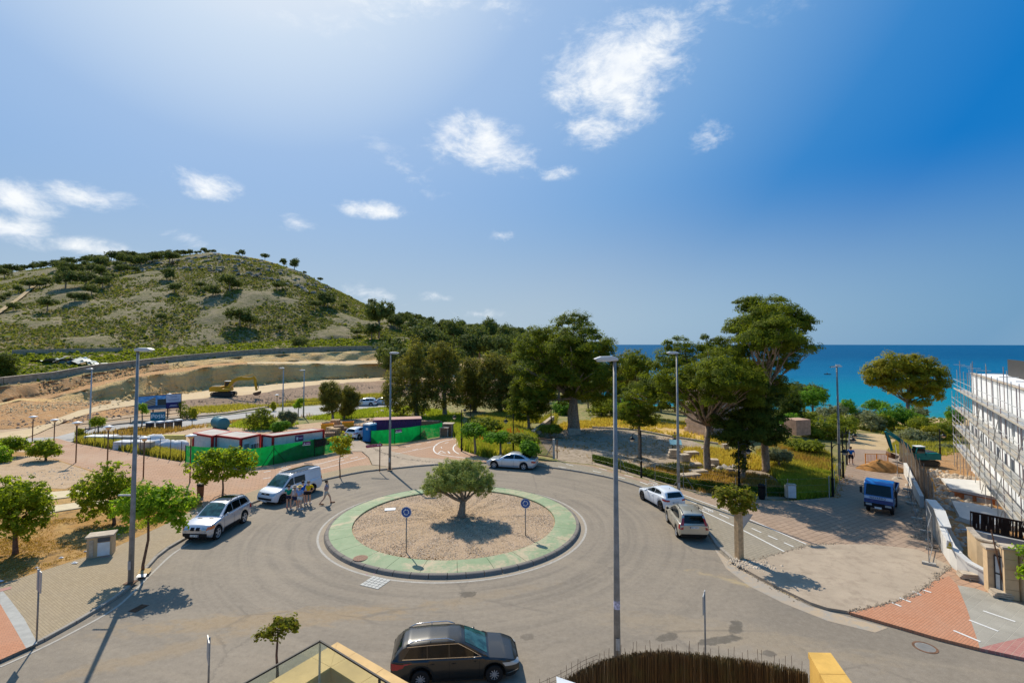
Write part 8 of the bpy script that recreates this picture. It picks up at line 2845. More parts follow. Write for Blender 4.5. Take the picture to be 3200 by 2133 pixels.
for(x,y,lb)in((1411,1066,'small white notice plate above the hedge'),(1169,1056-18,'small pale notice tied to the fence of the poppy field')):
 b_=gt(x,y)
 t=thing('notice_plate',lb,'notice',b_)
 MB().tube([(0,0,0),(0,0,.95)],.02,5).build('stake',M['dark_metal'],t)
 MB().box(0,-.03,1.1,.38,.03,.3).build('plate',M['white'],t)
for(x0,y0,x1,y1,dep,hh,lb,nm)in((1572,990,1625,1010,6.0,6.5,'ruined tower base of pinkish cut stone behind the pines','stone_ruin'),):
 a,b_=gt(x0,y0),gt(x1,y1-6)
 d=Vector((b_.x-a.x,b_.y-a.y,0)).normalized()
 n_=Vector((-d.y,d.x,0))
 ru=thing(nm,lb,'ruin',(a.x,a.y,min(a.z,b_.z)))
 Lr=(b_-a).length
 r=random.Random(3)
 rows=11
 brick=simple('pinkish_cut_stone',(.43,.32,.25),.95,var=.2,scale=1.5,bump=.4,dirt=.3)
 for k in range(rows):
  hk=hh/rows
  off=k*.06 if k<3 else .18
  cols=6
  for side in range(2):
   LL=Lr if side==0 else dep
   for c in range(cols):
    u0=LL*(c+(.5 if k%2 else 0))/cols
    wdt=LL/cols*.97
    if u0+wdt>LL:
     wdt=LL-u0
    if side==0:
     p=d*(u0+wdt/2)+n_*(off+.25)
     mb=MB().box(p.x,p.y,hk*(k+.5),wdt,.5,hk*.95,math.atan2(d.y,d.x))
    else:
     p=d*(Lr-off-.25)+n_*(u0+wdt/2+.5)
     mb=MB().box(p.x,p.y,hk*(k+.5),.5,wdt,hk*.95,math.atan2(d.y,d.x))
    mb.build('stone',brick,ru)
 c_=d*(Lr/2)+n_*(dep/2)
 MB().box(c_.x,c_.y,hh/2,Lr-.9,dep-.6,hh-.1,math.atan2(d.y,d.x)).build('core',brick,ru)
a,b_=gt(1770,1018),gt(1822,990)
t=thing('ruin_wall','crumbling low stone wall climbing to a reddish block right of the pines','wall',a)
o_=Vector(a)
r=random.Random(8)
for k in range(16):
 p=a.lerp(b_,k/15)-o_
 s_=r.uniform(.5,.9)
 MB().box(p.x,p.y,.3+k*.05,s_,s_*.8,.5+k*.04,r.uniform(0,3)).build('stone',M['stone'],t)
e_=gt(1832,1012)-o_
MB().box(e_.x,e_.y,1.0,2.4,2.0,2.0,.3).build('end_block',simple('reddish_stone',(.42,.27,.19),.95,var=.2,scale=2,bump=.5),t)
a,b_=gt(1225,1005),gt(1270,968)
t=thing('low_wall','thin pale coping wall climbing away left of the great trunk','wall',a)
for k in range(8):
 p,q=a.lerp(b_,k/8)-a,a.lerp(b_,(k+.94)/8)-a
 MB().beam(p+Vector((0,0,.45)),q+Vector((0,0,.45)),.5,.9).build('coping_block',M['stone'],t)
ys=smooth_line([gt(*p)[:2]for p in[(1360,982),(1450,987),(1540,1003),(1600,1012),(1650,1020)]],.9)
t=thing('yard_edging','thin pale kerb edging between the yard and the golden grass','edging',(ys[0][0],ys[0][1],0))
for k in range(len(ys)-1):
 p,q=Vector((*ys[k],0)),Vector((*ys[k+1],0))
 z=terrain(p.x,p.y)+.08
 MB().beam(p-t.location+Vector((0,0,z)),(p.lerp(q,.95))-t.location+Vector((0,0,z)),.18,.22).build('edging_stone',M['stone'],t)
 # ---------------- retaining walls above the digging ----------------
def stone_wall(label,rowi,u0,u1,h,back=0.0,name='retaining_wall',step=14,zoff=0.0,t_=.6,mat='stone_wall'):
 us=np.arange(u0,u1+1,step)
 pts=[]
 for u in us:
  D=float(np.interp(u,UF,RD[rowi]))+back
  pts.append(Vector(((u-1176)/FPX*D,D,terrain((u-1176)/FPX*D,D)+zoff)))
 t=thing(name,label,'wall',pts[0])
 o=pts[0]
 r=random.Random(int(u0))
 for i in range(len(pts)-1):
  a,b_=pts[i]-o,pts[i+1]-o
  g_=(b_-a)*.004
  MB().beam(a+g_+Vector((0,0,h/2-.3)),b_-g_+Vector((0,0,h/2-.3)),t_,h+.6+r.uniform(-.08,.08)).build('wall_segment',M[mat],t)
  MB().beam(a+g_+Vector((0,0,h+.06)),b_-g_+Vector((0,0,h+.06)),t_+.12,.12).build('coping',M['stone'],t)
 return t
stone_wall('long rubble stone wall curving above the orange cutting',8,-60,910,1.5)
stone_wall('upper stone wall below the hill track',9,30,290,1.3,1.0)
wire_fence('thin fence along the hill track',[],1.3,0,9,'rust',mesh=False,world=[Vector(((u-1176)/FPX*float(np.interp(u,UF,RD[10])),float(np.interp(u,UF,RD[10])),float(np.interp(u,UF,RZ[10]))))for u in range(280,900,40)],pr=.1)
b_=gt(160,838)
t=thing('scrap_sheets','crumpled pile of pale corrugated sheets on the bank above the cutting','scrap metal',b_)
r=random.Random(4)
sm=simple('weathered_sheet_metal',(.30,.33,.31),.6,.3,var=.25,scale=1)
for k in range(9):
 a=MB()
 Lx,Ly=r.uniform(3,6),r.uniform(1.5,2.6)
 vs,fs=[],[]
 for i in range(9):
  for j in range(2):
   vs.append((-Lx/2+Lx*i/8,-Ly/2+Ly*j,.12*math.sin(i*2.0)+.25*math.sin(i*.7+k)))
 for i in range(8):
  fs.append((i*2,i*2+2,i*2+3,i*2+1))
 o=a.add(vs,fs).build('sheet',sm,t)
 o.location=(-7+k*1.7,r.uniform(-1,1),1.0-k*.06+r.uniform(-.2,.5))
 o.rotation_euler=(r.uniform(-.3,.5),r.uniform(-.25,.25),r.uniform(-.5,.5))
b_=gt(195,830)
o=MB().lathe([(.9,0),(1.0,.4),(.5,.6),(.45,1.0),(0,1.15)],14).build('white_tank',M['white'],None,True)
o.location=b_
tag(o,'small white dome-topped tank right of the scrap sheets','tank')
paper=simple('litter_paper',(.62,.62,.62),.8)
for i,(x,y,s_,lb)in enumerate(((172,1293,.16,'largest crumpled white paper in the dry bed'),(141,1281,.13,'white scrap left of the cabinet in the dry bed'),(85,1304,.12,'grey can lying in the dry grass'),(196,1267,.09,'small white scrap near the cabinet'),(260,1245,.09,'white scrap right of the cabinet'),(272,1228,.07,'tiny white scrap by the pavement edge'),(201,1246,.08,'white scrap behind the cabinet'),(268,1111,.18,'white sheet on the sand patch'),(2,1335,.14,'white scrap at the left edge of the bed'))):
 b_=gz(x,y,PAVE)
 o=MB().add([(-s_,-s_*.5,.01),(s_,-s_*.6,.04),(s_*.8,s_*.5,.02),(-s_*.7,s_*.6,.06),(0,0,.09)],[(0,1,4),(1,2,4),(2,3,4),(3,0,4)]).build('litter',paper,None)
 o.location=b_
 tag(o,lb,'litter','litter in the planting bed')
a=gz(896,1169,.3)
o=MB().box(0,0,.02,.75,.5,.03,.2).build('white_plate',M['white'],None)
o.location=(a.x,a.y,.28)
tag(o,'white slab lying flat on the gravel left of the olive tree','slab')
o=lumps('litter',[(846,1318),(850,1319)],2,.05,.07,.08,.0,simple('pink_paper',(.7,.35,.4),.8),77)
del o['kind']
tag(o,'crumpled pink and white paper at the island kerb','litter')
for(q,mt,lb)in(([(322,1305),(349,1304),(342,1316),(314,1318)],'sand','square tree pit of the lime tree'),([(319,1316),(338,1316),(334,1324),(312,1325)],'galv','grey cover in the pavement beside the tree pit'),([(233,1245+28),(257,1243+28),(254,1248+30),(230,1250+30)],'pavers_maroon','purplish cover in the pavement below the cabinet'),([(0,1352),(26,1346),(26,1351),(0,1358)],'pavers_maroon','purplish cover at the left edge of the pavement')):
 W=gl(q,PAVE+.01)
 o=sheet('pavement_cover',W,PAVE+.012,M[mt],.01,kind=None)
 tag(o,lb,'ground cover')
b_=gz(1900,860,-6)
bt=thing('rowing_boat','tiny dark boat far out on the turquoise water','boat',b_)
MB().prism([(-1.6,-.5),(1.6,-.5),(2.3,0),(1.6,.5),(-1.6,.5),(-1.9,0)],0,.45).build('hull',M['dark_metal'],bt)
MB().tube([(0,0,.4),(0,0,1.1)],[.25,.15],6).build('rower',M['rust'],bt)
# ---------------- right side: boundary walls, building, scaffold ----------------
def px_wall(label,pts,th=.22,mat='render_white',name='boundary_wall',segname='wall_segment',cap=None,z=0.0):
 """pts: list of (base px, base py, top py): vertical wall standing on the ground at the base points"""
 G=[gt(p[0],p[1],z)for p in pts]
 T=[gd(p[0],p[2],G[i].y).z for i,p in enumerate(pts)]
 t=thing(name,label,'wall',G[0])
 o=Vector(t.location)
 for i in range(len(G)-1):
  a,b_=G[i]-o,G[i+1]-o
  d=Vector((b_.x-a.x,b_.y-a.y,0)).normalized()
  n_=Vector((d.y,-d.x,0))*th
  ha,hb=Vector((a.x,a.y,T[i]-o.z)),Vector((b_.x,b_.y,T[i+1]-o.z))
  a2,b2=Vector((a.x,a.y,a.z-.3))+d*.004,Vector((b_.x,b_.y,b_.z-.3))-d*.004
  ha,hb=ha+d*.004,hb-d*.004
  MB().add([a2,b2,hb,ha,a2-n_,b2-n_,hb-n_,ha-n_],[(0,1,2,3),(7,6,5,4),(0,4,5,1),(1,5,6,2),(2,6,7,3),(3,7,4,0)]).build(segname,M[mat],t)
  if cap:
   up=Vector((0,0,.0))
   MB().beam(ha-n_/2+Vector((0,0,.04)),hb-n_/2+Vector((0,0,.04)),th+.08,.08).build('coping',M[cap],t)
 return t,G,T
px_wall('white low wall segments stepping down beside the promenade',[(2076,1092,1062),(2096,1130,1103)],.25)
px_wall('second white step of the low wall beside the promenade',[(2097,1136,1103),(2113,1168,1138)],.25)
px_wall('third white step of the wall nearest the grey block wall',[(2128,1200,1150),(2146,1240,1190)],.25)
px_wall('grey concrete wall of stepped blocks',[(2130,1216,1148),(2150,1245,1172),(2162,1268,1210)],.45,'concrete',cap='render_white')
px_wall('curved white boundary wall ending at the stone gate pillar',[(2162,1268,1214),(2170,1282,1230),(2182,1300,1254),(2199,1315,1272),(2222,1328,1292),(2248,1340,1306),(2277,1352,1320)],.22,'render_white',cap='render_white')
Wd=gt(2180,1296,0).y-.6
t=thing('warning_sign','yellow triangle warning sign on a white board tied to the curved wall','warning sign',gd(2176,1262,Wd))
p=[gd(2174,1258,Wd),gd(2189,1262,Wd+.1),gd(2188,1244,Wd+.1),gd(2175,1240,Wd)]
o=Vector(t.location)
MB().add([q-o for q in p]+[q-o+Vector((0,.03,0))for q in p],[(0,1,2,3),(7,6,5,4),(0,4,5,1),(1,5,6,2),(2,6,7,3),(3,7,4,0)]).build('board',M['white'],t)
def on(u,v,off=-.02):
 return p[0].lerp(p[1],u).lerp(p[3].lerp(p[2],u),v)-o+Vector((0,off,0))
MB().add([on(.15,.35),on(.85,.35),on(.5,.95)],[(0,1,2)]).build('triangle',simple('warning_yellow',(.75,.55,.02),.5),t)
MB().add([on(.42,.45,-.03),on(.58,.45,-.03),on(.5,.75,-.03)],[(0,1,2)]).build('symbol',M['black'],t)
MB().add([on(.0,.02),on(1,.02),on(1,.25),on(0,.25)],[(0,1,2,3)]).build('text_band',simple('warning_band',(.5,.42,.05),.5),t)
for(x,y,ty,w_,lb)in((2284,1362,1262,.42,'beige stone gate pillar left of the pale gate'),(2326,1378,1262,.5,'beige stone gate pillar right of the pale gate')):
 b_=gt(x,y,PAVE)
 hh=gd(x,ty,b_.y).z-b_.z
 t=thing('gate_pillar',lb,'pillar',b_,R(-24))
 nrow=5
 for k in range(nrow):
  MB().box(0,.25,hh*(k+.5)/nrow,w_,.5,hh/nrow*.97).build('stone_course',M['render_beige'],t)
 MB().box(.0,.25,hh+.05,w_+.12,.62,.10).build('cap',M['stone'],t)
a,b_=gt(2292,1366,PAVE),gt(2320,1376,PAVE)
t=thing('gate','pale panelled gate in a dark frame between the stone pillars','gate',a)
d=b_-a
hh=gd(2300,1276,a.y).z-PAVE
MB().beam(Vector((0,.15,hh/2))+d*.04,d*.96+Vector((0,.15,hh/2)),.05,hh).build('leaf',simple('pale_gate_panel',(.52,.55,.52),.7),t)
for z_ in(.1,hh*.55,hh):
 MB().beam(Vector((0,.11,z_)),d+Vector((0,.11,z_)),.05,.07).build('frame_bar',M['dark_metal'],t)
for u_ in(.02,.5,.98):
 q=d*u_
 MB().beam(q+Vector((0,.11,.05)),q+Vector((0,.11,hh)),.05,.05,Vector((0,1,0))).build('frame_bar',M['dark_metal'],t)
px_wall('beige end wall with a pale panel at the right edge',[(2334,1380,1268),(2400,1410,1278)],.3,'render_beige')
b_=gt(2310,1362,PAVE)+Vector((.1,-1.0,0))
o=MB().tube([(0,0,.1),(-.25,.35,3.0)],.03,6).build('iron_rod',M['rust'],None)
o.location=gz(2311,1372,PAVE)
tag(o,'rusty iron rod leaning on the pale gate','rod')
for i,(x,y,lb)in enumerate(((2299,1358+12,'small stack of slabs at the foot of the iron rod'),(2222,1327,'slabs on a support in front of the curved white wall'))):
 b_=gt(x,y,PAVE)
 mb=MB()
 for k in range(3):
  mb.box(.03*k,0,.08+k*.09,.75,.5,.07,.1*k)
 mb.box(-.25,0,.03,.15,.45,.08).box(.25,0,.03,.15,.45,.08)
 o=mb.build('slab_stack',M['stone'],None)
 o.location=b_
 o.rotation_euler.z=R(-25)
 tag(o,lb,'slab stack')
NP_=[(2052,1056,1008),(2063,1066,1012),(2073,1094,1028),(2074,1094,1010),(2088,1120,1044),(2089,1120,1018),(2106,1150,1062),(2108,1150,1050),(2128,1192,1096),(2129,1192,1082),(2152,1232,1130)]
GG=[gt(p_[0],p_[1],.0)for p_ in[(2060,1062),(2078,1088),(2096,1120),(2114,1152),(2134,1190)]]
nf=thing('site_fence','brown netted site fence panels standing behind the white low wall','fence',GG[0])
o=Vector(GG[0])
for i in range(4):
 a,b_=GG[i],GG[i+1]
 hA,hB=2.9,2.2
 zb=.9
 n_=2
 for k in range(n_):
  p0,p1=a.lerp(b_,k/n_)-o,a.lerp(b_,(k+.97)/n_)-o
  j=Vector((.35,0,0))
  MB().add([p0+j+Vector((0,0,zb*.5)),p1+j+Vector((0,0,zb*.5)),p1+j+Vector((0,0,hB)),p0+j+Vector((0,0,hA))],[(0,1,2,3)]).build('net_panel',M['tan_net'],nf)
  for q in(p0,p1):
   MB().tube([q+j,q+j+Vector((0,0,hA if q is p0 else hB+.3))],.03,6).build('post',M['galv_dark'],nf)
def heras(label,a,b_,h=2.0,lean=.0):
 t=thing('mesh_panel',label,'fence panel',a,0,'loose galvanised mesh panels')
 d=b_-a
 n_=Vector((-d.y,d.x,0)).normalized()*lean
 for q in(Vector(),d):
  MB().tube([q,q+n_+Vector((0,0,h))],.022,6).build('upright',M['galv_dark'],t)
  MB().box(q.x,q.y,.06,.25,.6,.12,math.atan2(d.y,d.x)).build('foot',M['concrete'],t)
 for z_ in(.15,h):
  MB().tube([n_*(z_/h)+Vector((0,0,z_)),d+n_*(z_/h)+Vector((0,0,z_))],.02,6).build('rail',M['galv_dark'],t)
 MB().add([Vector((0,0,.15)),d+Vector((0,0,.15)),d+n_+Vector((0,0,h)),n_+Vector((0,0,h))],[(0,1,2,3)]).build('mesh',M['wire'],t)
 return t
heras('mesh panel nearest the concrete apron, standing on a block foot',gt(2134,1296,PAVE),gt(2142,1262,PAVE))
heras('mesh panel beside the grey concrete wall',gt(2141,1262,PAVE),gt(2128,1222,PAVE))
heras('mesh panel behind the blue lorry',gt(2106,1192,PAVE),gt(2094,1158,PAVE),2.0,.2)
heras('mesh panel between the lorry and the wall',gt(2092,1156,PAVE),gt(2084,1128,PAVE),2.0,-.2)
heras('mesh panel at the end of the white wall by the digger',gt(2062,1098,PAVE),gt(2058,1066,PAVE))
a,b_=gt(1988,1066,PAVE),gt(2040,1067,PAVE)
t=thing('barrier','orange barrier frame with a pink mesh in front of the sand heap','barrier',a)
d=b_-a
for u_ in(0,.5,1):
 MB().tube([d*u_,d*u_+Vector((0,0,1.1))],.04,6).build('leg',simple('barrier_orange',(.75,.3,.03),.5),t)
for z_ in(.25,1.05):
 MB().tube([Vector((0,0,z_)),d+Vector((0,0,z_))],.035,6).build('rail',simple('barrier_orange_rail',(.75,.33,.05),.5),t)
nb=16
for k in range(nb):
 MB().beam(d*((k+.2)/nb)+Vector((0,0,.3)),d*((k+.6)/nb)+Vector((0,0,1.0)),.015,.05).build('slat',simple('barrier_pink',(.62,.34,.3),.6)if k==0 else bpy.data.materials['barrier_pink'],t)
b_=gt(2022,1078,PAVE)
r=np.random.default_rng(5)
n1,n2=20,7
vs,fs=[],[]
for i in range(n1):
 for j in range(n2):
  a=2*math.pi*i/n1
  q=j/(n2-1)
  vs.append((math.cos(a)*2.4*(1-q)*r.uniform(.9,1.1),math.sin(a)*1.3*(1-q)*r.uniform(.9,1.1),.95*(1-(1-q)**1.4)*r.uniform(.85,1.1)))
for i in range(n1):
 for j in range(n2-1):
  a_,c_=i*n2+j,((i+1)%n1)*n2+j
  fs.append((a_,c_,c_+1,a_+1))
o=MB().add(vs,fs).build('earth_heap',simple('orange_earth',(.36,.17,.05),.95,var=.3,scale=2,bump=1,bscale=8),None,True)
o.location=b_
o['kind']='stuff'
lumps('site_rubble',[(2150,1085),(2180,1090),(2200,1110),(2190,1150)],260,.1,.45,1.3,.05,M['stone'],51)
lumps('site_rubble',[(2140,1120),(2160,1170),(2190,1230),(2220,1270)],260,.08,.3,1.1,.05,M['concrete'],52)
lumps('path_side_dirt',[(2100,1130),(2112,1160),(2124,1200),(2134,1240)],220,.05,.2,.35,PAVE,crumb,53)
lumps('path_side_dirt',[(1916,1142),(1928,1118),(1942,1090)],120,.04,.12,.25,PAVE,simple('fallen_leaves',(.4,.2,.07),.9),54)
PB=Vector((45.4,50.6,0))
PC=Vector((28.5,27.0,0))
fd=(PC-PB).normalized()
fn=Vector((fd.y,-fd.x,0))
if fn.x>0:
 fn=-fn
FL=(PC-PB).length
zg=-1.2
bld=thing('building','white four-storey building under construction wrapped in scaffolding','building',(PB.x,PB.y,zg))
bo=Vector(bld.location)
inn=-fn
def wallbox(nm,s0,s1,z0,z1,mat,depth=.25,set_back=0.0,par=None):
 a=PB+fd*s0+inn*set_back
 b_=PB+fd*s1+inn*set_back
 lo,hi=Vector((0,0,z0))-bo,Vector((0,0,z1))-bo
 k=inn*depth
 return MB().add([a+lo,b_+lo,b_+hi,a+hi,a+k+lo,b_+k+lo,b_+k+hi,a+k+hi],[(0,1,2,3),(7,6,5,4),(0,4,5,1),(1,5,6,2),(2,6,7,3),(3,7,4,0)]).build(nm,M[mat],par or bld)
levels=[(zg,1.7,-2.2),(1.7,4.6,-2.2),(4.6,7.5,0.0),(7.5,9.1,0.0)]
for li,(z0,z1,s_start)in enumerate(levels):
 wallbox('floor_slab',s_start,FL,z1-.25,z1,'facade_white',8.0)
 if li==3:
  wallbox('parapet',s_start,FL,z0,z1,'facade_white',.25)
  wallbox('parapet_coping',s_start-.05,FL,z1-.001,z1+.06,'stone',.35,-.05)
  continue
 s=s_start
 r=random.Random(li+3)
 ps=[]
 while s<FL-.5:
  w_=r.choice([1.5,2.0,2.6])
  g_=r.choice([.8,.9,1.1])
  ps.append((s,min(s+w_,FL),min(s+w_+g_,FL)))
  s+=w_+g_
 for(a,b_,c_)in ps:
  wallbox('wall',a,b_,z0,z1-.25,'facade_white',.25)
  wallbox('lintel',b_,c_,z1-.6,z1-.25,'facade_white',.25)
  sill=.25 if r.random()<.45 else 1.0
  wallbox('parapet_wall',b_,c_,z0,z0+sill,'facade_white',.25)
  w0=wallbox('window',b_+.05,c_-.05,z0+sill,z1-.6,'building_glass',.04,.18)
  wallbox('frame',b_+(c_-b_)*.48,b_+(c_-b_)*.54,z0+sill,z1-.6,'galv',.05,.13,w0)
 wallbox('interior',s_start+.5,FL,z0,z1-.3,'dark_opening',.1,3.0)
for(z0,z1,s_)in((zg,4.6,-2.2),(4.6,9.1,0.0)):
 a=PB+fd*s_
 k=inn*8
 lo,hi=Vector((0,0,z0))-bo,Vector((0,0,z1))-bo
 MB().add([a+lo,a+k+lo,a+k+hi,a+hi,a+fd*.25+lo,a+k+fd*.25+lo,a+k+fd*.25+hi,a+fd*.25+hi],[(0,1,2,3),(7,6,5,4),(0,4,5,1),(1,5,6,2),(2,6,7,3),(3,7,4,0)]).build('gable_wall',M['facade_white'],bld)
wallbox('roof_screen',3.2,FL+6,9.0,10.6,'dark_metal',.2,2.2)
scf=thing('scaffolding','galvanised scaffold with decks covering the front of the white building','scaffolding',(PB.x,PB.y,zg))
def SP_(s,off,z):
 return PB+fd*s+fn*off+Vector((0,0,z))-bo
std=M['galv']
redpipe=simple('rust_tinted_scaffold_tube',(.34,.26,.25),.6,.2,var=.2)
ns_=0
s=-3.6
cols_=[]
while s<FL+2:
 cols_.append(s)
 s+=2.4
for ci,s in enumerate(cols_):
 for off in(.25,1.15):
  top_z=(9.5 if s>-.6 else 6.2)+(.9 if ci%3==0 else 0)
  MB().tube([SP_(s,off,zg-bo.z+zg*0+bo.z-.2),SP_(s,off,top_z)],.026,6).build('standard',redpipe if ci%2 else std,scf)
for z_,s0 in((1.5,cols_[0]),(3.5,cols_[0]),(5.4,cols_[0]),(7.4,cols_[1])):
 for i in range(len(cols_)-1):
  a,b_=cols_[i],cols_[i+1]
  if a<s0-.1:
   continue
  for k in range(3):
   MB().beam(SP_(a+.03,.42+k*.29,z_),SP_(b_-.03,.42+k*.29,z_),.26,.05).build('deck_board',M['galv']if(i+k)%3 else M['concrete'],scf)
  MB().beam(SP_(a+.02,1.2,z_+.12),SP_(b_-.02,1.2,z_+.12),.03,.13).build('toe_board',M['concrete'],scf)
  for zz in(.55,1.05):
   MB().tube([SP_(a,1.19,z_+zz),SP_(b_,1.19,z_+zz)],.022,5).build('guard_tube',std,scf)
  if i%3==1:
   MB().tube([SP_(a,1.24,z_-1.9),SP_(b_,1.24,z_)],.022,5).build('diagonal',std,scf)
 MB().tube([SP_(max(s0,cols_[0]),.25,z_+1.0),SP_(max(s0,cols_[0]),1.15,z_+1.0)],.022,5).build('guard_tube',std,scf)
for s in cols_[1::2]:
 for off in(.25,):
  MB().tube([SP_(s,.25,9.9),SP_(s,1.15,9.9)],.022,5).build('transom',std,scf)
A0,A1,A2,A3=gz(2166,1100,0.4),gz(2213,1104,0.4),gz(2330,1172,0.4),gz(2206,1168-18,0.4)
A0,A1,A2,A3=gz(2162,1097,.6),gz(2290,1105,.6),gz(2345,1152,.6),gz(2182,1120,.6)
ax=thing('annex','low flat-roofed annex with orange brick and patchy plaster below the scaffold','building',(A3 .x,A3 .y,-1.0))
o=Vector(ax.location)
MB().add([p_-o+Vector((0,0,0))for p_ in(A3,A2,A1,A0)]+[p_-o-Vector((0,0,.2))for p_ in(A3,A2,A1,A0)],[(0,1,2,3),(7,6,5,4),(0,4,5,1),(1,5,6,2),(2,6,7,3),(3,7,4,0)]).build('roof_slab',M['render_white'],ax)
d=(A2-A3)
L_=d.length
dn=d.normalized()
brm=simple('orange_hollow_brick',(.46,.16,.06),.9,var=.25,scale=5)
for row in range(6):
 for k in range(34):
  u0=(k+(.5 if row%2 else 0))/34.5
  q=A3+d*(u0+.5/34.5)-o
  MB().box(q.x,q.y,.6+1.0-.2-.14-row*.21,L_/34.5*.94,.12,.19,math.atan2(dn.y,dn.x)).build('brick',brm,ax)
pm=simple('patchy_plaster',(.46,.43,.38),.9,var=.15,scale=2)
for(u0,u1,z0,z1)in((.0,.07,-.9,.35),(.22,.34,-.3,.35),(.40,.62,-.4,.35),(.66,.78,-.25,.35),(.9,1.0,-.6,.35)):
 p0,p1=A3+d*u0-o,A3+d*u1-o
 n_=Vector((dn.y,-dn.x,0))*.08
 r=random.Random(int(u0*100))
 vs=[]
 for k in range(9):
  q=p0 .lerp(p1,k/8)+n_
  vs.append((q.x,q.y,1.0+z1-.02))
  vs.append((q.x,q.y,1.0+z0+r.uniform(-.15,.25)))
 MB().add(vs,[(2*k,2*k+1,2*k+3,2*k+2)for k in range(8)]).build('plaster_patch',pm,ax)
MB().box(*((A3+d*.5-o+Vector((-dn.y,dn.x,0))*.4).xy),.2,L_*.98,.4,1.4,math.atan2(dn.y,dn.x)).build('inner_wall',M['block_grey'],ax)
W=gl([(2186,1160),(2235,1166),(2352,1192),(2400,1225),(2250,1214),(2205,1198)],.0)
sheet('site_slab',W,.35,M['render_white'],.3,4)
px_wall('concrete trench wall inside the site',[(2120,1120,1112),(2150,1190,1176),(2190,1262,1246),(2196,1278,1264)],.3,'concrete')
for i,(x0,y0,x1,y1)in enumerate(((2145,1152,2135,1105),(2150,1130,2140,1098))):
 a,b_=gt(x0,y0),gd(x1,y1,gt(x0,y0).y+1)
 o=MB().tube([Vector(),b_-a],.06,6).build('timber_prop',simple('orange_timber',(.6,.3,.06),.8)if i==0 else bpy.data.materials['orange_timber'],None)
 o.location=a
 tag(o,['orange timber prop leaning in the trench, nearer one','orange timber prop leaning in the trench, farther one'][i],'prop')
for i in range(5):
 x=2245-1240+1245+i*1
 a=gt(2188+i*3,1236-i*2)
 b_=gd(2200+i*4,1206-i*3,a.y+.6)
px_wall('curved beige concrete wall below the dark slat fence',[(2224,1300,1212),(2232,1306,1222),(2246,1316,1236),(2262,1324,1242),(2285,1334,1246)],.22,'render_beige',cap='stone')
px_wall('long grey retaining wall behind the slat fence',[(2228,1262,1216),(2270,1276,1226),(2320,1290,1236),(2380,1306,1248)],.2,'block_grey')
Dg=[gt(2228,1262),gt(2380,1306)]
sf=thing('slat_fence','dark brown fence of uneven vertical slats above the beige wall','fence',gd(2228,1214,Dg[0].y))
o=Vector(sf.location)
Pa,Pb_=gd(2228,1212,Dg[0].y),gd(2400,1250,Dg[1].y)
Pat,Pbt=gd(2228,1174,Dg[0].y),gd(2400,1208,Dg[1].y)
dk=simple('dark_brown_slat',(.03,.017,.012),.7,var=.3)
n=58
r=random.Random(6)
for k in range(n):
 u=(k+.5)/n
 if r.random()<.12:
  continue
 lo,hi=Pa.lerp(Pb_,u)-o,Pat.lerp(Pbt,u+r.uniform(-.004,.004))-o
 lo=lo.lerp(hi,r.choice([0,0,0,.05,.35])if r.random()<.3 else 0)
 MB().beam(lo,hi,.05,(Pb_-Pa).length/n*r.uniform(.55,.95),Vector((1,0,0))).build('slat',dk,sf)
for v in(0.02,.98):
 MB().beam(Pa.lerp(Pat,v)-o,Pb_.lerp(Pbt,v)-o,.06,.1).build('rail',dk,sf)
t=thing('pipe_bundle','bundle of light blue pipes lying on the site slab','pipes',gt(2205,1225))
for i in range(5):
 MB().tube([(i*.13,0,.3),(i*.13+.9,-2.4,.5)],.04,6).build('pipe',simple('light_blue_pipe',(.35,.47,.6),.5)if i==0 else bpy.data.materials['light_blue_pipe'],t)
 # ---------------- near foreground: balcony corner ----------------
tz=7.5
par=thing('terrace_parapet','sandstone-capped parapet corner jutting in at the bottom of the photo','parapet',(-2.64,7.7,0))
OC=gz(775,1473,7.5)
OC.z=0
dR=gz(940,1568,7.5)-OC
dR.z=0
dR.normalize()
dL=gz(615,1568,7.5)-OC
dL.z=0
dL.normalize()
wcap=.42
po=Vector(par.location)
def cap_slab(o0,d_,inn_,s0,s1,w0=wcap):
 a,b_=o0+d_*(s0+.003),o0+d_*(s1-.003)
 z0,z1=tz-.045,tz
 vs=[a,b_,b_+inn_*w0,a+inn_*w0]
 return MB().add([v-po+Vector((0,0,z0))for v in vs]+[v-po+Vector((0,0,z1))for v in vs],[(3,2,1,0),(4,5,6,7),(0,1,5,4),(1,2,6,5),(2,3,7,6),(3,0,4,7)])
iR=Vector((-dR.y,dR.x,0))
if iR.y>0:
 iR=-iR
iL=Vector((-dL.y,dL.x,0))
if iL.x<0:
 iL=-iL
inner=None
A_=OC+iR*wcap
B_=OC+iL*wcap
den=dR.x*dL.y-dR.y*dL.x
tt=((B_.x-A_.x)*dL.y-(B_.y-A_.y)*dL.x)/den
IC=A_+dR*tt
sR=(IC-OC).dot(dR)
sL=(IC-OC).dot(dL)
vs=[OC,OC+dR*sR,IC]
for tri,nm in(([OC,IC,OC+dR*sR],0),([OC,OC+dL*sL,IC],1)):
 g0_=sum(tri,Vector())/3
 tri2=[g0_+(v-g0_)*.99 for v in tri]
 k=[v-po+Vector((0,0,tz-.045))for v in tri2]+[v-po+Vector((0,0,tz))for v in tri2]
 MB().add(k,[(2,1,0),(3,4,5),(0,1,4,3),(1,2,5,4),(2,0,3,5)]).build('cap_slab',M['sandstone'],par)
for k in range(6):
 cap_slab(OC,dR,iR,sR+k*.62,sR+(k+1)*.62).build('cap_slab',M['sandstone'],par)
 cap_slab(OC,dL,iL,sL+k*.62,sL+(k+1)*.62).build('cap_slab',M['sandstone'],par)
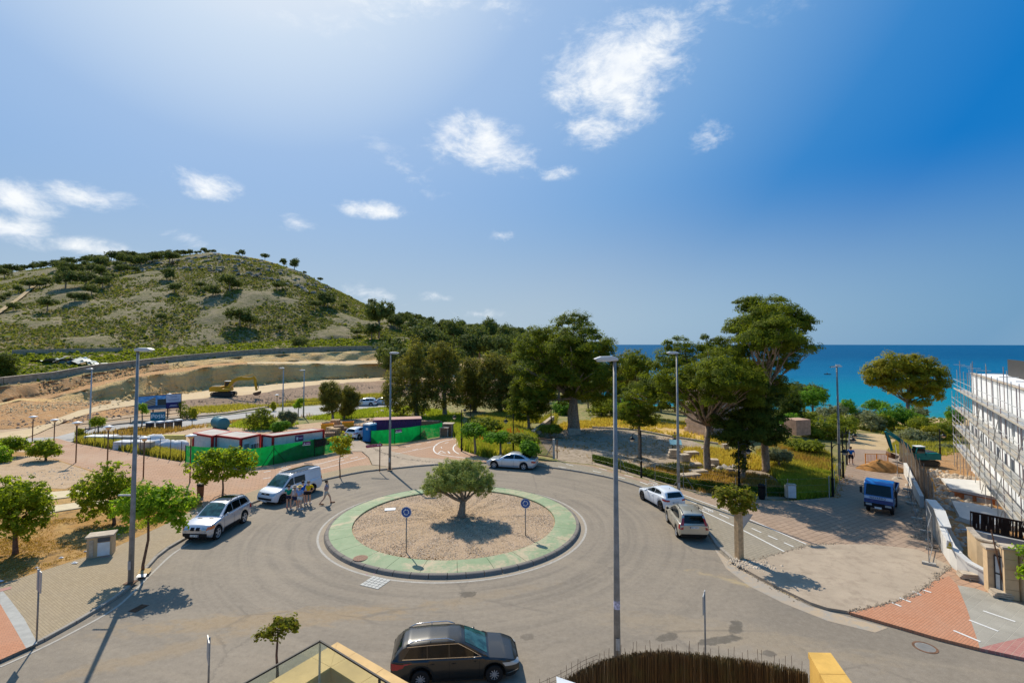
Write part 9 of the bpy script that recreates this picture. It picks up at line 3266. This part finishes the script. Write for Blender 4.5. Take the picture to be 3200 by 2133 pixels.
for(d_,inn_)in((dR,iR),(dL,iL)):
 a,b_=OC+inn_*.04,OC+d_*4.0+inn_*.04
 vs=[a,b_,b_+inn_*(wcap-.08),a+inn_*(wcap-.08)]
 MB().add([v-po+Vector((0,0,0))for v in vs]+[v-po+Vector((0,0,tz-.046))for v in vs],[(3,2,1,0),(4,5,6,7),(0,1,5,4),(1,2,6,5),(2,3,7,6),(3,0,4,7)]).build('wall',M['render_beige'],par)
MB().add([IC-po+Vector((0,0,6.4)),IC+dR*4-po+Vector((0,0,6.4)),IC+(dR+dL)*4-po+Vector((0,0,6.4)),IC+dL*4-po+Vector((0,0,6.4))],[(0,3,2,1)]).build('terrace_floor',simple('terrace_tiles',(.32,.29,.22),.7,dirt=.2),par)
GC=gz(735,1472,7.98)
GC.z=0
gr=thing('glass_balustrade','greenish frameless glass balustrade with a thin dark rail over the parapet corner','balustrade',(GC.x,GC.y,7.32))
go=Vector(gr.location)
gR=gz(868,1554,7.98)-GC
gR.z=0
gR.normalize()
gL=gz(566,1567,7.98)-GC
gL.z=0
gL.normalize()
for(d_,seg)in((gR,((0.01,1.25),(1.27,2.6))),(gL,((0.01,1.4),(1.42,2.9)))):
 for(s0,s1)in seg:
  a,b_=GC+d_*s0,GC+d_*s1
  n_=Vector((-d_.y,d_.x,0))*.008
  lo,hi=Vector((0,0,7.32))-go,Vector((0,0,7.97))-go
  MB().add([a-n_+lo,b_-n_+lo,b_-n_+hi,a-n_+hi,a+n_+lo,b_+n_+lo,b_+n_+hi,a+n_+hi],[(0,1,2,3),(7,6,5,4),(0,4,5,1),(1,5,6,2),(2,6,7,3),(3,7,4,0)]).build('glass_pane',M['rail_glass'],gr)
 MB().beam(GC+Vector((0,0,7.985))-go,GC+d_*3+Vector((0,0,7.985))-go,.022,.022).build('top_rail',M['dark_metal'],gr)
MB().beam(GC+Vector((0,0,7.3))-go,GC+Vector((0,0,7.98))-go,.022,.022,Vector((1,0,0))).build('corner_post',M['galv'],gr)
pe=GC+gR*1.26
MB().beam(pe+Vector((0,0,7.1))-go,pe+Vector((0,0,7.98))-go,.028,.028,Vector((1,0,0))).build('post',M['dark_metal'],gr)
hb_=thing('apartment_block','beige apartment block whose corner terrace looks over the roundabout','building',(0,-6,0))
MB().box(-1.0,0,5.2,16,9.0,10.4).build('wall',M['render_beige'],hb_)
# ---------------- brushwood screen ----------------
tzf=6.5
arc_px=[(1205,1604),(1290,1566),(1345,1534),(1400,1513),(1450,1502),(1510,1496),(1580,1500),(1650,1508),(1720,1517),(1790,1529),(1852,1543)]
AW=smooth_line([gz(*p,tzf)[:2]for p in arc_px],.05)
bw=thing('brushwood_screen','curved dark brushwood screen with thin rods sticking out on top','brushwood fence',(AW[0][0],AW[0][1],4.6))
r=np.random.default_rng(9)
A_=np.array(AW)
seg=np.linalg.norm(np.diff(A_,axis=0),axis=1)
cum=np.concatenate([[0],np.cumsum(seg)])
ns=4200
s=r.uniform(0,cum[-1],ns)
x=np.interp(s,cum,A_[:,0])+r.normal(0,.022,ns)
y=np.interp(s,cum,A_[:,1])+r.normal(0,.022,ns)
z1=tzf+r.normal(-.01,.022,ns)
z0=z1-r.uniform(.5,1.9,ns)
z0[:1500]=4.6
rad=r.uniform(.004,.009,ns)
tx_,ty_=r.normal(0,.02,ns),r.normal(0,.02,ns)
tri=np.array([[1,0],[-.5,.866],[-.5,-.866]])
bot=np.stack([x[:,None]+tri[None,:,0]*rad[:,None],y[:,None]+tri[None,:,1]*rad[:,None],np.repeat(z0[:,None],3,1)],-1)
top=np.stack([x[:,None]+tx_[:,None]+tri[None,:,0]*rad[:,None]*.6,y[:,None]+ty_[:,None]+tri[None,:,1]*rad[:,None]*.6,np.repeat(z1[:,None],3,1)],-1)
V=np.concatenate([bot,top],1).reshape(-1,3)-np.array(bw.location)
f=np.array([[0,1,4,3],[1,2,5,4],[2,0,3,5]])
F=(f[None]+(np.arange(ns)*6)[:,None,None]).reshape(-1,4)
o=mesh_obj('sticks',np_mesh('sticks',V,F,M['brushwood'],4),bw)
o['kind']='stuff'
mb=MB()
for i in range(0,len(AW)-4,4):
 a,b_=AW[i],AW[i+4]
 mb.quad((a[0],a[1],4.6),(b_[0],b_[1],4.6),(b_[0],b_[1],tzf-.07),(a[0],a[1],tzf-.07))
mb.build('backing',M['brushwood'],bw,world=True)
rod=simple('thin_rusty_rod',(.14,.08,.05),.7)
rr_=random.Random(12)
for k in range(44):
 s_=cum[-1]*(k+rr_.uniform(-.4,.4)+.5)/44
 xx,yy=float(np.interp(s_,cum,A_[:,0])),float(np.interp(s_,cum,A_[:,1]))
 h=rr_.uniform(.10,.24)
 q=Vector((xx,yy,0))-Vector((bw.location.x,bw.location.y,0))
 MB().tube([q+Vector((0,0,tzf-.3-4.6)),q+Vector((rr_.uniform(-.03,.03),0,tzf+h-4.6))],.0036,4).build('rod',rod,bw)
for dz in(.06,.13):
 W2_=[(p_[0],p_[1]+.02,tzf+dz)for p_ in AW[:len(AW)//3:6]]
 MB().tube([Vector(p_)-Vector(bw.location)for p_ in W2_],.0035,4).build('wire',rod,bw)
AWo=off_line(AW[::8],.12)
sc=thing('planter_wall','curved garden wall under the brushwood screen','wall',(AW[0][0],AW[0][1],0))
mb=MB()
W0,W1=off_line(AW[::8],.10),off_line(AW[::8],-.10)
for i in range(len(W0)-1):
 mb.quad((*W1[i],0),(*W1[i+1],0),(*W1[i+1],4.65),(*W1[i],4.65))
 mb.quad((*W0[i+1],0),(*W0[i],0),(*W0[i],4.65),(*W0[i+1],4.65))
 mb.quad((*W0[i],4.65),(*W1[i],4.65),(*W1[i+1],4.65),(*W0[i+1],4.65))
mb.build('wall',M['render_beige'],sc,world=True)
q0,q1,q2,q3=gz(1856,1497,7.0),gz(1908,1498,7.0),gz(1975,1592,7.0),gz(1908,1592,7.0)
pr_=thing('sandstone_pier','thick ochre sandstone wall end at the bottom right of the brushwood screen','wall',(q0 .x,q0 .y,0))
o=Vector(pr_.location)
och=simple('ochre_sandstone',(.62,.37,.09),.8,var=.12,scale=3,bump=.3,bscale=50,dirt=.15)
for(u0,u1)in((0,.55),(.56,1.2),(1.21,2.6)):
 a,b_,c,d=q0 .lerp(q3,u0),q1 .lerp(q2,u0),q1 .lerp(q2,u1),q0 .lerp(q3,u1)
 vs=[a,b_,c,d]
 MB().add([v-o+Vector((0,0,-.09))for v in vs]+[v-o for v in vs],[(0,1,2,3),(7,6,5,4),(0,4,5,1),(1,5,6,2),(2,6,7,3),(3,7,4,0)]).build('cap_slab',och,pr_)
for row in range(14):
 z1_=7.0-.092-row*.5
 z0_=z1_-.494
 a,b_,c,d=q0 .lerp(q3,.02),q1 .lerp(q2,.02),q1 .lerp(q2,2.58),q0 .lerp(q3,2.58)
 vs=[a.lerp(c,.01),b_.lerp(d,.01),c,d]
 MB().add([Vector((v.x,v.y,max(z0_,0)))-o for v in vs]+[Vector((v.x,v.y,z1_))-o for v in vs],[(3,2,1,0),(4,5,6,7),(0,1,5,4),(1,2,6,5),(2,3,7,6),(3,0,4,7)]).build('stone_course',och,pr_)
q=gz(1300,1562,6.9)
o=MB().prism([(-.14,0),(.16,-.10),(.2,-.25),(-.14,-.25)],-.06,.1,'Y').build('white_cover',M['white'],None)
o.location=q
tag(o,'small white cover peeping in at the left end of the brushwood screen','cover')
# ---------------- people ----------------
def skin_mesh(name,joints,edges,radii,mat,sub=1,root=0):
 me=bpy.data.meshes.new(name)
 me.from_pydata([tuple(j)for j in joints],edges,[])
 ob_=bpy.data.objects.new('tmp',me)
 COL.objects.link(ob_)
 md=ob_.modifiers.new('skin','SKIN')
 md.use_smooth_shade=True
 for i,sv in enumerate(me.skin_vertices[0].data):
  r_=radii[i]
  sv.radius=r_ if isinstance(r_,tuple)else(r_,r_)
  sv.use_root=(i==root)
 s=ob_.modifiers.new('sub','SUBSURF')
 s.levels=sub
 s.render_levels=sub
 bpy.context.view_layer.update()
 out=bpy.data.meshes.new_from_object(ob_.evaluated_get(bpy.context.evaluated_depsgraph_get()))
 bpy.data.objects.remove(ob_)
 out.materials.clear()
 out.materials.append(mat)
 out.name=name
 return out
SKIN=simple('skin_tone',(.58,.35,.24),.6,var=.06)  # one even skin colour shared by all figures
def person(label,loc,rz,h=1.72,shirt=(.1,.3,.2),bottoms=(.1,.1,.12),hair=(.05,.03,.02),hat=None,pose='stand',sleeves=True,female=False,shoe=(.5,.5,.5),skirt=False,seed=0,arms='down',long_legs=False,group='people standing beside the white van'):
 r=random.Random(seed)
 k=h/1.75
 t=thing('person',label,'person',loc,rz,group)
 t.scale=(k*1.18,k*1.2,k)
 sw=.19 if not female else .165
 hip=.095
 J={}
 J['pelvis']=(0,0,.95)
 J['waist']=(.0,0,1.10)
 J['chest']=(.015,0,1.30)
 J['neck']=(.0,0,1.47)
 J['head0']=(.02,0,1.56)
 J['head1']=(.035,0,1.64)
 J['head2']=(.02,0,1.70)
 step=.30 if pose=='walk' else .03
 bend={'down':0}
 for sgn,sd in((1,'L'),(-1,'R')):
  f=sgn*step
  J['hip'+sd]=(0,sgn*hip,.92)
  J['knee'+sd]=(f*.55+(.06 if pose=='walk' else .02),sgn*(hip+.01),.50)
  J['ankle'+sd]=(f*1.1-(.04 if pose=='walk' else 0),sgn*(hip+.02),.09+(.05 if pose=='walk' and sgn<0 else 0))
  J['toe'+sd]=(f*1.1+.15,sgn*(hip+.05),.035+(.01 if pose=='walk' and sgn<0 else 0))
  J['sh'+sd]=(0,sgn*sw,1.42)
  if arms=='phone' and sd=='R':
   J['el'+sd]=(.14,sgn*(sw+.12),1.22)
   J['wr'+sd]=(.12,sgn*(sw-.02),1.50)
   J['hd'+sd]=(.08,sgn*(sw-.09),1.60)
  elif arms=='fold':
   J['el'+sd]=(.04,sgn*(sw+.05),1.15)
   J['wr'+sd]=(.22,sgn*.06,1.18)
   J['hd'+sd]=(.24,sgn*-.02,1.20)
  elif arms=='hips':
   J['el'+sd]=(-.05,sgn*(sw+.16),1.14)
   J['wr'+sd]=(.06,sgn*(sw+.02),.98)
   J['hd'+sd]=(.08,sgn*(sw-.03),.93)
  else:
   J['el'+sd]=(-.02-f*.2,sgn*(sw+.05),1.13)
   J['wr'+sd]=(.06-f*.4,sgn*(sw+.06),.89)
   J['hd'+sd]=(.08-f*.45,sgn*(sw+.05),.80)
 names=list(J)
 idx={n_:i for i,n_ in enumerate(names)}
 rad=dict(pelvis=(.13,.105),waist=(.125,.095),chest=(.15,.105),neck=.052,head0=.062,head1=(.088,.10),head2=.078)
 for sd in 'LR':
  rad.update({'hip'+sd:.088,'knee'+sd:.056,'ankle'+sd:.038,'toe'+sd:.034,'sh'+sd:.055,'el'+sd:.040,'wr'+sd:.027,'hd'+sd:.03})
 E_=[('pelvis','waist'),('waist','chest'),('chest','neck'),('neck','head0'),('head0','head1'),('head1','head2')]
 for sd in 'LR':
  E_+=[('pelvis','hip'+sd),('hip'+sd,'knee'+sd),('knee'+sd,'ankle'+sd),('ankle'+sd,'toe'+sd),('chest','sh'+sd),('sh'+sd,'el'+sd),('el'+sd,'wr'+sd),('wr'+sd,'hd'+sd)]
 body=mesh_obj('body',skin_mesh('body',[J[n_]for n_ in names],[(idx[a],idx[b_])for a,b_ in E_],[rad[n_]for n_ in names],SKIN),t)
 mb=MB()
 for sd in 'LR':
  w_,hd_=Vector(J['wr'+sd]),Vector(J['hd'+sd])
  d=(hd_-w_).normalized()
  s_=d.cross(Vector((1,.2,0))).normalized()
  for q in range(4):
   b0=hd_+s_*(q-1.5)*.017
   mb.tube([b0,b0+d*(.045+.01*(q in(1,2))),b0+d*(.075+.012*(q in(1,2)))+Vector((.012,0,0))],[.0095,.0085,.006],5)
  mb.tube([hd_-d*.03+s_*.02,hd_+s_*.05+d*.01,hd_+s_*.055+d*.035],[.011,.0095,.007],5)
 mb.build('fingers',SKIN,t,True)
 mb=MB().lathe([(0,.03),(.012,.012),(.016,0)],6,'X',(.115,0,1.62))
 mb.build('nose',SKIN,t,True)
 ear=MB()
 for sgn in(-1,1):
  ear.lathe([(0,.01*sgn),(.022,.008*sgn),(.026,0)],8,'Y',(.02,sgn*.088,1.62))
 ear.build('ears',SKIN,t,True)
 eyes=MB()
 for sgn in(-1,1):
  eyes.lathe([(0,.006),(.009,.003),(.011,0)],8,'X',(.106,sgn*.032,1.645))
 eyes.box(.106,0,1.578,.008,.045,.008)
 eyes.build('eyes_and_mouth',simple('dark_features',(.06,.03,.025),.6)if 'dark_features' not in bpy.data.materials else bpy.data.materials['dark_features'],t)
 g=['pelvis','waist','chest','neck','shL','shR','elL','elR']
 gj={n_:Vector(J[n_])for n_ in g}
 gj['pelvis']=Vector((0,0,.99 if not skirt else 1.0))
 gj['neck']=Vector((0,0,1.455))
 for sd in 'LR':
  gj['el'+sd]=Vector(J['sh'+sd]).lerp(Vector(J['el'+sd]),.75 if sleeves else .25)
 gi={n_:i for i,n_ in enumerate(g)}
 gr_=[(.160,.130),(.150,.118),(.172,.125),.064,.075,.075,.062,.062]
 ge=[('pelvis','waist'),('waist','chest'),('chest','neck'),('chest','shL'),('chest','shR'),('shL','elL'),('shR','elR')]
 sm_=simple('shirt_cloth',shirt,.85,var=.18,scale=9)
 mesh_obj('shirt',skin_mesh('shirt',[gj[n_]for n_ in g],[(gi[a],gi[b_])for a,b_ in ge],gr_,sm_),t)
 g=['w','p','hL','hR','kL','kR']
 q=.92 if long_legs else .62
 gj=dict(w=Vector((0,0,1.03)),p=Vector((0,0,.93)),hL=Vector((0,hip,.86)),hR=Vector((0,-hip,.86)),kL=Vector(J['hipL']).lerp(Vector(J['kneeL']),q),kR=Vector(J['hipR']).lerp(Vector(J['kneeR']),q))
 gi={n_:i for i,n_ in enumerate(g)}
 mesh_obj('shorts',skin_mesh('shorts',[gj[n_]for n_ in g],[(0,1),(1,2),(1,3),(2,4),(3,5)],[(.150,.12),(.155,.13),.11,.11,.095,.095],simple('shorts_cloth',bottoms,.85,var=.1)),t)
 hm=simple('hair',hair,.7,var=.2,scale=20)
 mb=MB().lathe([(0,.105),(.05,.098),(.085,.07),(.102,.02),(.098,-.04),(.07,-.07 if not female else-.12)],14,'Z',(-.008,0,1.665))
 mb.build('hair',hm,t,True)
 if hat:
  hc=simple('straw_hat',hat,.85,var=.15,scale=14)
  MB().lathe([(.20,-.01),(.19,.0),(.115,.02),(.105,.09),(.05,.125),(0,.13)],18,'Z',(.01,0,1.69)).build('hat',hc,t,True)
 shm=simple('shoe',shoe,.7)
 for sd in 'LR':
  a,b_=Vector(J['ankle'+sd]),Vector(J['toe'+sd])
  MB().tube([a+Vector((-.05,0,-.05)),a+Vector((.02,0,-.04)),b_+Vector((.01,0,.005)),b_+Vector((.06,0,-.005))],[.045,.052,.045,.025],8).build('shoe',shm,t,True)
 return t
def at_road(px,py):
 return gz(px,py,0)
person('person in a green tee shirt and dark shorts at the van door',at_road(896*0+663,1166),R(100),1.66,(.0,.25,.16),(.02,.025,.06),(.06,.035,.02),None,'stand',True,seed=1,arms='fold',shoe=(.45,.2,.2))
person('woman in a white patterned top, dark shorts and pale sun hat',at_road(676,1168),R(60),1.66,(.62,.52,.52),(.02,.025,.07),(.3,.2,.12),(.42,.33,.25),'walk',False,True,seed=2,shoe=(.6,.55,.5))
person('person in a light blue shirt, white shorts and straw hat',at_road(688,1170),R(70),1.72,(.25,.36,.6),(.66,.64,.6),(.1,.06,.04),(.62,.42,.13),'stand',True,seed=3,shoe=(.65,.63,.6))
person('man in a bright blue tee shirt behind the straw hat',at_road(695,1158),R(110),1.75,(.0,.10,.48),(.03,.03,.06),(.03,.02,.015),None,'stand',True,seed=4,arms='fold')
person('heavy man in a yellow tee shirt and black shorts beside the rear van wheel',at_road(708,1157),R(95),1.72,(.68,.45,.01),(.015,.015,.018),(.22,.16,.12),None,'stand',True,seed=5,arms='hips',shoe=(.5,.5,.5))
person('man in a greyish pink shirt and beige shorts walking with phone at ear',at_road(749,1157),R(20),1.76,(.34,.26,.30),(.55,.47,.38),(.03,.018,.012),None,'walk',True,seed=6,arms='phone',shoe=(.28,.12,.06),group='people on foot')
q=gt(1550,1023)
person('person in a yellow top seen behind the information board',q,R(-90),1.6,(.6,.5,.04),(.1,.1,.1),(.05,.03,.02),None,'stand',True,seed=7,group='people on foot')
q=gt(1955,1066,PAVE)
person('man in a blue shirt and dark trousers standing on the promenade',q,R(60),1.75,(.0,.13,.50),(.02,.02,.03),(.05,.03,.02),None,'stand',True,seed=8,arms='down',long_legs=True,group='people on foot')
